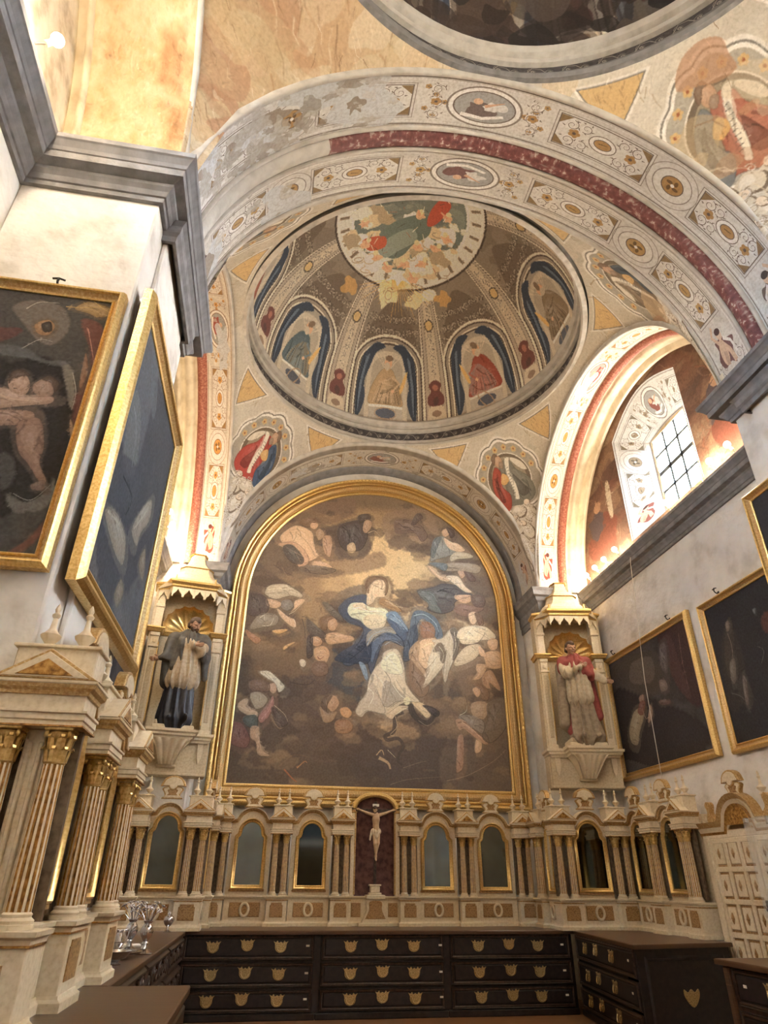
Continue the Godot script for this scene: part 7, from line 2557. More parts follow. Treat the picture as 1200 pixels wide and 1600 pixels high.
# broken contours redrawn over the figures: dark below, pale above
func contours(c: Cv, shapes: Array, k: float) -> void:
	for s in shapes:
		if s[0] != "p":
			continue
		var pts := []
		for q in flat(s[-1]):
			pts.append(q * k)
		var ring := Array(curve(pts, true, 5))
		var n := ring.size()
		var col := rgb(s[1], s[2], s[3])
		var low := 0
		var top := 0
		for i in n:
			if ring[i].y + ring[i].x * 0.4 > ring[low].y + ring[low].x * 0.4:
				low = i
			if ring[i].y + ring[i].x * 0.4 < ring[top].y + ring[top].x * 0.4:
				top = i
		for e in [[low, col.darkened(0.55), 0.5], [top, col.lightened(0.3), 0.4]]:
			var run := []
			for i in range(-n / 5, n / 5 + 1):
				run.append(ring[posmod(e[0] + i, n)])
			c.line(run, 2.2, 1.0, Color(e[1], e[2]))
		# a few folds across the middle
		var mid := Vector2.ZERO
		for p in ring:
			mid += p / n
		for i in 3:
			var a: Vector2 = ring[c.r.randi() % n]
			var b: Vector2 = ring[c.r.randi() % n]
			c.line([a.lerp(mid, 0.35), mid.lerp(b, 0.15) + Vector2(c.r.randf_range(-4, 4), c.r.randf_range(-4, 4)), b.lerp(mid, 0.4)], 2.4, 1.0, Color(col.darkened(0.35) if i % 2 else col.lightened(0.18), 0.4))


func altar_tex() -> ImageTexture:
	var c := canvas(1024, 1207, rgb(112, 92, 72), ALTAR, [40.0, 9.0, 1.35, 0.0], 91, [rgb(128, 102, 76), rgb(78, 64, 52), rgb(158, 128, 92)])
	smear(c, 1500, 30, 9, 0.3)
	smear(c, 4200, 15, 4, 0.42)
	contours(c, ALTAR[2], 1.024)
	for s in ALTAR[3]:
		var pts := []
		for q in flat(s[-1]):
			pts.append(q * 1.024)
		c.line(Array(curve(pts, false, 4)), s[4] * 0.7, s[4] * 0.3, Color(rgb(s[1], s[2], s[3]), 0.55))
	c.mottle(500, 2, 9, [rgb(60, 50, 42), rgb(150, 128, 98), rgb(96, 78, 60)], 0.16)
	# seams of the joined canvas and fine cracks
	for y in [505.0, 742.0]:
		var p := []
		for i in 21:
			p.append(Vector2(i * 51.2, y + c.r.randf_range(-2, 2)))
		c.line(p, 1.6, 1.6, Color(rgb(150, 130, 102), 0.3))
	c.brush(160, 26, 1.0, [rgb(52, 42, 34)], 0.25, 0.0, PI)
	c.im.adjust_bcs(1.14, 0.74, 0.88)
	return c.tex()


func children_tex() -> ImageTexture:
	var c := canvas(384, 899, rgb(66, 60, 54), CHILDREN, [12.0, 5.0, 1.6, 0.0], 92, [rgb(84, 76, 66), rgb(54, 48, 44)])
	smear(c, 1400, 26, 8, 0.45)
	smear(c, 1600, 12, 4, 0.5)
	c.im.adjust_bcs(1.12, 0.85, 0.72)
	return c.tex()


func wings_tex() -> ImageTexture:
	var c := canvas(512, 624, rgb(88, 87, 88), WINGS, [14.0, 6.0, 1.8, 0.0], 93, [rgb(100, 98, 98), rgb(70, 70, 74)])
	smear(c, 1400, 26, 8, 0.45)
	smear(c, 1600, 12, 4, 0.5)
	c.im.adjust_bcs(1.12, 0.85, 0.72)
	return c.tex()


func kneeling_tex() -> ImageTexture:
	var c := canvas(640, 490, rgb(66, 58, 56), KNEELING, [14.0, 6.0, 2.0, 0.0], 94, [rgb(82, 70, 64), rgb(54, 48, 48)])
	smear(c, 1400, 26, 8, 0.45)
	smear(c, 1600, 12, 4, 0.5)
	c.im.adjust_bcs(1.12, 0.85, 0.72)
	return c.tex()


func gathering_tex() -> ImageTexture:
	var c := canvas(640, 488, rgb(58, 54, 56), GATHERING, [14.0, 6.0, 2.0, 0.0], 95, [rgb(70, 64, 62), rgb(48, 45, 48)])
	smear(c, 1400, 26, 8, 0.45)
	smear(c, 1600, 12, 4, 0.5)
	c.im.adjust_bcs(1.12, 0.85, 0.72)
	return c.tex()


# the altar painting, in thousandths of its width from its upper left corner: broad tones, masses, figures, accents
const ALTAR := [
	[
		["e", 136, 110, 83, 489, 241, 646, 452],
		["e", 180, 145, 101, 504, 384, 409, 294],
		["e", 212, 175, 120, 530, 353, 280, 204],
		["e", 245, 208, 143, 530, 325, 172, 140],
		["p", 92, 76, 62, [-105, 714, 108, 773, 347, 876, 628, 998, 921, 895, 1113, 740, 1084, 1218, -32, 1244]],
		["p", 113, 92, 71, [632, 693, 941, 622, 1079, 816, 913, 1009, 676, 952]],
		["p", 103, 83, 69, [-95, 434, 69, 365, 209, 568, 55, 704, -85, 689]],
		["p", 134, 103, 73, [9, 707, 217, 669, 297, 809, 117, 865]],
		["p", 101, 85, 73, [-56, 145, 175, 90, 317, 257, 194, 354, -2, 399]],
		["p", 113, 94, 76, [807, 119, 1062, 156, 1058, 508, 869, 521, 770, 362]],
	],
	[
		["p", 106, 85, 69, [250, 806, 351, 790, 444, 816, 438, 984, 262, 991]],
		["p", 73, 76, 78, [336, 697, 460, 613, 484, 762, 456, 876, 375, 890, 322, 823]],
		["p", 103, 83, 69, [187, 829, 297, 809, 488, 937, 445, 1070, 269, 1097, 165, 995]],
		["p", 87, 73, 64, [467, 1009, 605, 1021, 794, 987, 817, 1100, 972, 1159, 471, 1181]],
		["p", 127, 99, 76, [664, 865, 800, 858, 814, 978, 727, 999, 667, 948]],
		["p", 180, 143, 101, [465, 934, 558, 943, 652, 957, 661, 1001, 559, 1023, 466, 983]],
		["p", 210, 171, 120, [465, 934, 540, 944, 568, 961, 512, 981, 466, 965]],
		["p", 122, 99, 78, [29, 278, 156, 288, 321, 367, 267, 402, 139, 422, 38, 370]],
		["p", 92, 76, 69, [255, 203, 345, 161, 439, 151, 471, 280, 338, 334, 270, 309]],
		["p", 127, 99, 80, [208, 79, 375, 32, 407, 87, 311, 164, 232, 150]],
		["p", 157, 127, 94, [319, 336, 433, 305, 520, 275, 530, 338, 341, 396]],
		["p", 145, 117, 92, [533, 97, 719, 54, 756, 176, 683, 261, 544, 230]],
		["p", 117, 96, 78, [795, 228, 976, 278, 1006, 414, 915, 421, 821, 324]],
		["p", 136, 110, 87, [811, 641, 1006, 670, 997, 877, 895, 919, 813, 791]],
		["p", 210, 182, 136, [480, 485, 621, 494, 716, 527, 859, 551, 856, 595, 714, 600, 574, 585]],
		["p", 115, 96, 78, [764, 1015, 997, 887, 1011, 1153, 758, 1169]],
		["p", 96, 83, 71, [694, 826, 773, 812, 830, 857, 732, 862]],
	],
	[
		["p", 66, 80, 103, [360, 518, 391, 487, 446, 468, 468, 481, 463, 510, 409, 532, 394, 561, 459, 590, 535, 602, 579, 616, 634, 601, 628, 646, 611, 669, 536, 652, 505, 729, 485, 783, 462, 732, 401, 757, 379, 737, 440, 658, 449, 608, 395, 589, 361, 558, 352, 536]],
		["p", 87, 106, 131, [471, 634, 535, 608, 612, 614, 622, 646, 536, 652, 504, 697, 489, 741, 472, 699]],
		["p", 48, 57, 76, [373, 705, 461, 657, 483, 677, 473, 742, 400, 746, 348, 739]],
		["p", 245, 226, 187, [495, 767, 526, 728, 536, 695, 579, 682, 600, 713, 611, 755, 616, 807, 641, 847, 667, 876, 620, 878, 579, 900, 538, 927, 477, 915, 447, 935, 431, 917, 466, 866, 475, 815]],
		["p", 212, 196, 166, [431, 917, 466, 866, 490, 814, 517, 863, 538, 922, 477, 919, 452, 940]],
		["p", 250, 247, 206, [526, 728, 558, 694, 590, 714, 605, 771, 568, 778, 537, 770, 521, 750]],
		["p", 180, 166, 143, [537, 806, 579, 830, 620, 868, 579, 880, 548, 901, 527, 883]],
		["p", 250, 250, 203, [388, 539, 403, 509, 447, 506, 480, 521, 535, 522, 551, 544, 535, 574, 503, 587, 460, 596, 437, 575, 405, 566]],
		["p", 250, 229, 180, [459, 557, 513, 547, 541, 568, 525, 603, 487, 611, 454, 591]],
		["p", 180, 168, 143, [471, 623, 535, 597, 568, 600, 579, 622, 535, 619, 488, 655, 467, 678]],
		["p", 250, 219, 171, [467, 440, 500, 401, 534, 404, 543, 434, 534, 470, 501, 478, 485, 503, 463, 510, 462, 476]],
		["p", 250, 224, 178, [408, 515, 446, 503, 463, 522, 458, 534, 420, 528]],
		["p", 117, 87, 62, [453, 423, 466, 395, 500, 384, 534, 389, 548, 421, 543, 455, 534, 464, 540, 422, 523, 399, 489, 408, 473, 433, 468, 463, 453, 441]],
		["p", 180, 134, 83, [523, 477, 557, 492, 601, 523, 579, 531, 540, 516, 512, 501]],
		["p", 117, 148, 180, [540, 545, 579, 531, 612, 574, 628, 607, 601, 615, 568, 589]],
		["p", 73, 92, 120, [541, 562, 579, 576, 623, 607, 612, 647, 579, 616]],
		["p", 134, 164, 192, [439, 739, 463, 753, 474, 799, 464, 805, 448, 769]],
		["l", 64, 57, 52, 25, [630, 885, 644, 922, 672, 947, 700, 946, 720, 927, 730, 913]],
		["l", 73, 64, 57, 18, [606, 914, 577, 929, 575, 961, 568, 987, 540, 1002, 549, 1015, 586, 1009, 605, 1034, 591, 1060, 586, 1082, 600, 1098]],
		["p", 245, 215, 159, [639, 880, 673, 879, 701, 901, 708, 923, 691, 933, 668, 911]],
		["p", 250, 240, 187, [606, 873, 620, 860, 632, 867, 630, 885, 615, 891]],
		["p", 57, 50, 48, [678, 888, 711, 891, 740, 908, 734, 926, 710, 919, 692, 901]],
		["p", 238, 212, 168, [540, 926, 577, 897, 625, 895, 606, 910, 577, 929, 563, 943]],
		["p", 90, 113, 134, [631, 612, 640, 555, 657, 522, 697, 522, 741, 548, 764, 603, 760, 632, 738, 628, 723, 584, 690, 552, 667, 570, 650, 622, 644, 689, 611, 702]],
		["p", 62, 78, 99, [623, 624, 656, 577, 666, 632, 644, 689, 632, 722, 606, 718]],
		["p", 157, 110, 80, [679, 570, 712, 565, 734, 589, 730, 623, 699, 633, 678, 621]],
		["p", 245, 206, 154, [677, 643, 722, 629, 754, 649, 741, 694, 719, 728, 691, 751, 665, 720, 666, 677]],
		["p", 192, 154, 113, [633, 679, 672, 643, 665, 720, 691, 756, 695, 787, 653, 763, 632, 722]],
		["p", 210, 196, 164, [721, 640, 766, 626, 795, 590, 818, 583, 830, 622, 822, 678, 788, 745, 770, 799, 760, 778, 768, 714, 753, 660]],
		["p", 103, 94, 83, [795, 590, 818, 583, 830, 622, 822, 678, 801, 712, 810, 646]],
		["p", 233, 217, 180, [720, 684, 737, 650, 760, 646, 775, 681, 768, 725, 739, 769, 689, 824, 673, 845, 674, 814, 707, 760, 702, 728]],
		["p", 110, 96, 80, [723, 684, 743, 650, 762, 649, 775, 686, 765, 725, 752, 715, 753, 682]],
		["p", 141, 110, 83, [632, 722, 664, 752, 690, 787, 679, 824, 706, 813, 694, 849, 662, 856, 631, 806]],
		["p", 83, 80, 78, [665, 435, 690, 428, 738, 414, 778, 396, 837, 401, 876, 424, 894, 438, 824, 469, 813, 505, 764, 526, 707, 512, 717, 487, 684, 469]],
		["p", 101, 108, 103, [670, 440, 728, 436, 746, 485, 764, 523, 716, 512, 708, 483]],
		["p", 233, 187, 136, [712, 323, 731, 326, 760, 361, 809, 367, 799, 384, 764, 381, 735, 352]],
		["p", 247, 215, 168, [790, 363, 839, 359, 867, 399, 895, 423, 866, 425, 828, 397]],
		["p", 212, 159, 115, [841, 333, 866, 325, 870, 352, 854, 366, 845, 354]],
		["p", 103, 76, 62, [866, 331, 896, 339, 914, 369, 893, 376, 874, 356]],
		["p", 226, 175, 127, [825, 443, 890, 438, 888, 464, 858, 476, 825, 459]],
		["p", 134, 99, 80, [813, 505, 843, 478, 892, 484, 940, 490, 909, 513, 850, 532]],
		["p", 106, 83, 69, [890, 438, 944, 439, 941, 480, 901, 483]],
		["p", 145, 145, 131, [728, 278, 756, 193, 787, 179, 801, 217, 835, 247, 793, 272, 753, 287, 727, 300]],
		["p", 99, 106, 106, [726, 262, 740, 200, 761, 182, 776, 186, 754, 238, 738, 283]],
		["p", 245, 201, 152, [787, 185, 816, 204, 847, 207, 876, 232, 855, 245, 815, 238, 795, 217]],
		["p", 210, 192, 154, [814, 265, 845, 246, 901, 252, 905, 268, 843, 279, 812, 292]],
		["p", 222, 173, 129, [780, 151, 804, 138, 813, 160, 797, 178, 782, 174]],
		["p", 73, 57, 50, [799, 133, 830, 141, 833, 169, 817, 182, 808, 160]],
		["p", 178, 154, 122, [792, 305, 928, 299, 926, 336, 851, 332, 791, 337]],
		["p", 106, 117, 117, [722, 306, 792, 305, 785, 338, 741, 320]],
		["p", 113, 87, 73, [574, 127, 605, 112, 656, 113, 686, 133, 715, 180, 689, 211, 665, 174, 624, 178, 579, 182]],
		["p", 87, 71, 64, [666, 83, 687, 75, 697, 97, 676, 116, 660, 135, 645, 131]],
		["p", 245, 206, 157, [875, 520, 900, 508, 914, 522, 907, 548, 892, 563, 878, 550]],
		["p", 117, 85, 62, [900, 513, 924, 517, 936, 551, 920, 566, 907, 543]],
		["p", 247, 229, 187, [827, 597, 857, 575, 906, 567, 954, 574, 975, 616, 835, 627]],
		["p", 245, 226, 182, [833, 609, 865, 585, 918, 577, 938, 591, 904, 635, 841, 644]],
		["p", 222, 201, 159, [818, 697, 861, 653, 914, 645, 900, 692, 847, 725, 806, 732]],
		["p", 236, 187, 136, [946, 627, 968, 613, 988, 625, 981, 656, 959, 663, 947, 648]],
		["p", 226, 178, 129, [932, 675, 985, 666, 1003, 701, 990, 732, 938, 735, 930, 710]],
		["p", 219, 171, 124, [898, 722, 934, 725, 921, 761, 899, 781, 874, 783, 896, 762, 892, 742]],
		["p", 201, 154, 113, [916, 766, 953, 744, 983, 811, 972, 817, 939, 789, 942, 813, 918, 805]],
		["p", 229, 182, 136, [908, 650, 928, 665, 936, 690, 911, 686]],
		["p", 224, 175, 129, [874, 817, 897, 811, 903, 834, 890, 849, 878, 836]],
		["p", 136, 101, 73, [878, 802, 913, 800, 936, 828, 929, 857, 904, 853, 906, 825]],
		["p", 192, 157, 120, [863, 879, 889, 864, 928, 867, 931, 894, 909, 928, 870, 921]],
		["p", 152, 136, 115, [812, 923, 861, 916, 908, 937, 901, 978, 872, 966, 835, 940]],
		["p", 203, 152, 113, [801, 937, 826, 932, 863, 962, 918, 1009, 908, 1018, 880, 1002, 834, 968, 814, 969]],
		["p", 192, 143, 106, [808, 996, 827, 995, 822, 1091, 807, 1113, 795, 1113, 800, 1066]],
		["p", 233, 187, 136, [875, 1002, 894, 1010, 892, 1037, 877, 1048, 867, 1042]],
		["p", 122, 103, 83, [928, 871, 1000, 849, 997, 943, 937, 1008, 900, 992, 924, 927]],
		["p", 210, 159, 113, [314, 578, 341, 576, 353, 603, 338, 626, 316, 617]],
		["p", 127, 92, 62, [282, 580, 313, 567, 346, 570, 315, 589, 311, 623, 290, 619]],
		["p", 226, 175, 124, [307, 645, 343, 632, 386, 640, 413, 643, 413, 660, 356, 674, 319, 677]],
		["p", 96, 83, 71, [235, 584, 268, 609, 307, 640, 302, 656, 260, 648, 238, 628]],
		["p", 103, 90, 76, [289, 518, 311, 516, 361, 558, 373, 585, 329, 566]],
		["p", 215, 161, 113, [256, 659, 281, 652, 298, 673, 283, 690, 262, 685]],
		["p", 73, 62, 55, [240, 660, 260, 648, 263, 691, 265, 723, 245, 734]],
		["p", 229, 175, 122, [269, 701, 304, 688, 326, 708, 322, 740, 308, 751, 276, 738]],
		["p", 134, 99, 73, [267, 754, 312, 746, 325, 787, 290, 804, 264, 785]],
		["p", 245, 226, 192, [218, 747, 231, 742, 242, 755, 238, 770, 224, 768]],
		["p", 210, 159, 113, [333, 872, 356, 871, 371, 893, 362, 916, 344, 926, 325, 904]],
		["p", 103, 80, 62, [306, 887, 323, 870, 346, 869, 329, 900, 326, 927, 310, 914]],
		["p", 180, 141, 101, [302, 910, 331, 940, 363, 925, 351, 957, 319, 963]],
		["p", 229, 166, 106, [376, 916, 399, 908, 418, 927, 405, 946, 382, 938]],
		["p", 168, 120, 80, [360, 961, 396, 950, 424, 971, 407, 998, 366, 996]],
		["p", 250, 243, 212, [78, 798, 110, 794, 149, 822, 172, 846, 153, 867, 137, 836, 108, 819]],
		["p", 226, 180, 141, [115, 842, 137, 836, 144, 863, 131, 873, 119, 860]],
		["p", 131, 101, 80, [46, 836, 77, 826, 114, 837, 117, 865, 85, 866, 54, 863]],
		["p", 189, 173, 143, [55, 877, 86, 871, 115, 892, 104, 919, 79, 929, 63, 908]],
		["p", 192, 129, 113, [90, 955, 122, 918, 132, 882, 139, 909, 125, 953, 101, 976]],
		["p", 226, 192, 152, [15, 915, 35, 896, 49, 900, 47, 922, 84, 938, 86, 955, 55, 952, 22, 936]],
		["p", 80, 92, 85, [42, 957, 81, 951, 89, 990, 59, 991, 40, 975]],
		["p", 210, 171, 134, [68, 991, 94, 990, 102, 1032, 115, 1065, 142, 1081, 121, 1085, 99, 1078, 90, 1041, 71, 1025]],
		["p", 134, 87, 78, [-7, 985, 31, 979, 67, 1025, 58, 1059, 14, 1052, -6, 1028]],
		["p", 141, 113, 87, [133, 944, 173, 986, 190, 981, 165, 995, 140, 970]],
		["p", 87, 71, 62, [135, 918, 188, 960, 190, 977, 164, 987, 139, 953]],
		["p", 210, 192, 159, [68, 487, 79, 462, 123, 451, 160, 456, 208, 486, 204, 501, 163, 495, 111, 513, 74, 501]],
		["p", 226, 180, 136, [76, 516, 121, 522, 135, 535, 114, 551, 83, 544]],
		["p", 134, 127, 115, [134, 521, 165, 514, 180, 537, 159, 557, 136, 549]],
		["p", 233, 192, 148, [119, 551, 161, 581, 189, 593, 195, 620, 173, 617, 135, 583]],
		["p", 238, 194, 148, [169, 566, 219, 515, 209, 506, 183, 517, 181, 546]],
		["p", 154, 141, 120, [27, 637, 51, 584, 90, 572, 126, 583, 120, 616, 78, 628]],
		["p", 90, 76, 69, [-2, 493, 56, 498, 86, 534, 77, 573, 21, 586, -1, 541]],
		["p", 245, 189, 113, [109, 640, 165, 632, 145, 647, 128, 650]],
		["p", 245, 192, 120, [153, 703, 166, 692, 196, 678, 176, 696, 158, 712]],
		["p", 196, 134, 92, [11, 643, 51, 665, 71, 678, 54, 694, 24, 672]],
		["p", 245, 199, 148, [153, 191, 196, 192, 232, 216, 239, 258, 247, 311, 262, 320, 226, 344, 198, 346, 160, 276, 117, 270, 105, 239]],
		["p", 217, 166, 127, [99, 277, 154, 261, 203, 294, 226, 344, 190, 373, 158, 319, 119, 291]],
		["p", 233, 182, 136, [219, 168, 243, 160, 253, 181, 240, 196, 223, 190]],
		["p", 127, 94, 69, [175, 167, 212, 144, 242, 146, 253, 165, 224, 167, 215, 190, 186, 182]],
		["p", 236, 189, 143, [219, 239, 233, 237, 251, 300, 266, 314, 252, 321, 232, 291]],
		["p", 78, 71, 64, [118, 286, 155, 277, 201, 325, 199, 357, 161, 355, 131, 326]],
		["p", 226, 180, 134, [244, 342, 291, 343, 320, 361, 293, 369, 245, 363]],
		["p", 113, 94, 76, [186, 373, 255, 362, 335, 371, 294, 394, 210, 391]],
		["p", 180, 143, 108, [259, 192, 279, 211, 276, 233, 257, 246, 246, 215]],
		["p", 71, 62, 59, [345, 166, 408, 138, 448, 139, 460, 205, 432, 273, 365, 279, 333, 217]],
		["p", 192, 150, 113, [448, 134, 473, 137, 474, 165, 454, 194, 439, 179]],
		["p", 73, 62, 55, [418, 114, 457, 101, 473, 120, 448, 134, 428, 147]],
		["p", 212, 178, 131, [378, 256, 402, 243, 413, 274, 399, 292, 379, 283]],
		["p", 199, 154, 115, [276, 233, 304, 220, 315, 251, 309, 316, 284, 297]],
	],
	[
		["l", 87, 64, 48, 2, [495, 428, 503, 432, 509, 429]],
		["l", 87, 64, 48, 2, [517, 437, 526, 439, 530, 436]],
		["l", 215, 122, 99, 2, [494, 466, 504, 468]],
		["l", 210, 157, 117, 2, [509, 436, 508, 451, 512, 455]],
		["l", 103, 76, 55, 2, [466, 398, 461, 422, 459, 446]],
		["l", 226, 203, 157, 3, [551, 492, 579, 508, 607, 511]],
		["l", 245, 210, 141, 2, [535, 488, 568, 497, 590, 518]],
		["l", 201, 175, 136, 2, [414, 526, 430, 513, 447, 512]],
		["l", 180, 145, 110, 2, [458, 528, 502, 542, 535, 534]],
		["l", 250, 250, 245, 4, [409, 532, 436, 524, 464, 536]],
		["l", 250, 250, 245, 3, [475, 538, 513, 533, 540, 542]],
		["l", 203, 180, 145, 2, [448, 580, 469, 556, 487, 594]],
		["l", 203, 180, 145, 2, [486, 589, 502, 565, 514, 592]],
		["l", 168, 189, 203, 3, [467, 673, 487, 633, 525, 614, 557, 617]],
		["l", 180, 201, 215, 2, [536, 668, 568, 650, 606, 669]],
		["l", 203, 222, 233, 2, [557, 561, 590, 581, 612, 603]],
		["l", 203, 222, 233, 2, [568, 543, 601, 575, 623, 602]],
		["l", 36, 45, 62, 3, [483, 677, 493, 644, 525, 631]],
		["l", 36, 45, 62, 3, [579, 622, 606, 647, 611, 691]],
		["l", 34, 41, 57, 3, [400, 736, 451, 690, 472, 656]],
		["l", 250, 250, 233, 5, [536, 728, 558, 705, 579, 704]],
		["l", 250, 250, 233, 3, [558, 726, 590, 767, 605, 792]],
		["l", 157, 143, 120, 3, [537, 770, 558, 805, 548, 856, 528, 902]],
		["l", 157, 143, 120, 2, [579, 799, 610, 843, 651, 872]],
		["l", 250, 250, 231, 3, [495, 783, 521, 802, 537, 832]],
		["l", 180, 164, 136, 2, [505, 782, 511, 823, 481, 890]],
		["l", 250, 250, 226, 3, [475, 835, 496, 859, 477, 905]],
		["l", 145, 131, 110, 3, [558, 901, 589, 880, 620, 873]],
		["l", 250, 250, 219, 3, [568, 820, 600, 859, 641, 877]],
		["l", 226, 192, 141, 2, [577, 933, 582, 969, 558, 997, 577, 1000]],
		["l", 157, 141, 113, 2, [662, 943, 695, 960, 724, 941]],
		["l", 250, 250, 215, 2, [582, 924, 606, 905, 625, 904]],
		["l", 250, 243, 206, 2, [748, 660, 766, 692, 751, 736]],
		["l", 250, 250, 226, 2, [736, 694, 724, 738, 690, 803]],
		["l", 157, 143, 120, 2, [776, 659, 779, 713, 771, 767]],
		["l", 245, 236, 203, 2, [812, 600, 815, 656, 790, 713]],
		["l", 250, 238, 180, 3, [688, 664, 721, 651, 731, 683]],
		["l", 157, 117, 83, 2, [687, 686, 697, 718, 708, 728]],
		["l", 180, 210, 226, 3, [651, 543, 691, 534, 735, 566, 750, 605]],
		["l", 57, 71, 90, 2, [656, 565, 661, 610, 638, 667]],
		["l", 250, 215, 168, 2, [721, 327, 750, 356, 794, 374]],
		["l", 52, 50, 52, 4, [748, 434, 787, 416, 836, 417]],
		["l", 157, 168, 164, 2, [684, 439, 728, 446, 746, 475]],
		["l", 250, 238, 192, 2, [801, 194, 836, 214, 866, 233]],
		["l", 180, 192, 187, 2, [745, 206, 754, 243, 738, 277]],
		["l", 66, 52, 45, 2, [809, 143, 829, 158, 823, 176]],
		["l", 250, 250, 226, 3, [886, 574, 865, 604, 845, 624]],
		["l", 145, 122, 99, 2, [895, 587, 923, 600, 950, 617]],
		["l", 76, 59, 52, 2, [671, 82, 691, 115, 701, 159]],
		["l", 157, 122, 99, 2, [759, 96, 778, 129, 756, 176]],
		["l", 76, 59, 55, 3, [589, 131, 624, 156, 675, 162]],
		["l", 250, 219, 168, 2, [948, 674, 974, 672, 993, 697]],
		["l", 157, 117, 87, 2, [940, 705, 960, 724, 985, 722]],
		["l", 250, 210, 159, 2, [903, 732, 906, 756, 884, 780]],
		["l", 250, 203, 152, 2, [825, 941, 863, 967, 899, 1001]],
		["l", 87, 71, 57, 2, [841, 837, 849, 875, 842, 903]],
		["l", 250, 245, 203, 2, [817, 918, 842, 903, 848, 880]],
		["l", 180, 152, 117, 2, [759, 1144, 834, 1125, 932, 1075, 984, 1033]],
		["l", 145, 122, 99, 2, [604, 1107, 659, 1088, 687, 1083]],
		["l", 145, 122, 96, 2, [559, 1162, 622, 1144, 741, 1132]],
		["l", 238, 192, 134, 4, [509, 1068, 527, 1050, 536, 1067]],
		["l", 210, 168, 120, 12, [518, 1076, 550, 1092, 559, 1112]],
		["l", 250, 233, 175, 2, [549, 1049, 577, 1074]],
		["l", 250, 250, 243, 2, [83, 802, 122, 819, 160, 844]],
		["l", 180, 168, 141, 2, [92, 797, 132, 832, 157, 858]],
		["l", 250, 233, 192, 2, [20, 923, 48, 935, 81, 947]],
		["l", 233, 180, 164, 2, [100, 963, 123, 932, 133, 891]],
		["l", 226, 203, 168, 2, [140, 913, 178, 942, 193, 968]],
		["l", 238, 199, 154, 2, [77, 999, 99, 1040, 124, 1077]],
		["l", 145, 110, 78, 2, [175, 1116, 211, 1082, 242, 1077, 277, 1084]],
		["l", 180, 103, 64, 6, [193, 1124, 221, 1151, 239, 1163]],
		["l", 203, 134, 83, 4, [236, 1119, 260, 1097, 269, 1101]],
		["l", 76, 62, 55, 4, [187, 829, 252, 835, 278, 815]],
		["l", 117, 99, 83, 2, [334, 807, 308, 841, 300, 874]],
		["l", 250, 226, 180, 2, [269, 656, 289, 669]],
		["l", 250, 212, 157, 2, [316, 648, 355, 640, 385, 648]],
		["l", 110, 52, 41, 3, [283, 729, 292, 738, 306, 727]],
		["l", 250, 208, 150, 2, [277, 715, 300, 703, 315, 712]],
		["l", 250, 229, 178, 2, [163, 195, 202, 208, 228, 233]],
		["l", 157, 117, 87, 2, [170, 222, 210, 256, 242, 301]],
		["l", 145, 108, 83, 2, [108, 271, 164, 265, 203, 294, 225, 334]],
		["l", 250, 210, 157, 2, [229, 249, 241, 290, 261, 315]],
		["l", 52, 45, 43, 4, [351, 172, 381, 201, 383, 256]],
		["l", 250, 219, 168, 2, [459, 194, 489, 180, 514, 205]],
		["l", 87, 71, 59, 2, [474, 159, 499, 185, 514, 205]],
		["l", 250, 238, 203, 2, [76, 477, 116, 469, 157, 471]],
		["l", 145, 131, 110, 2, [73, 494, 126, 483, 162, 480]],
		["l", 250, 226, 180, 2, [165, 571, 186, 556, 215, 520]],
		["l", 250, 250, 226, 2, [184, 589, 192, 607, 187, 626]],
		["l", 250, 245, 222, 2, [57, 593, 73, 582, 75, 601]],
		["l", 245, 236, 212, 2, [69, 624, 99, 618, 109, 589]],
		["l", 87, 69, 62, 3, [89, 371, 127, 393, 165, 410]],
		["l", 157, 127, 99, 2, [122, 378, 143, 412, 166, 420]],
		["l", 117, 94, 76, 2, [34, 411, 54, 389, 80, 372]],
		["l", 99, 80, 66, 3, [214, 577, 232, 581, 261, 616, 303, 641]],
		["l", 76, 64, 57, 3, [215, 586, 226, 618, 233, 664]],
	],
]
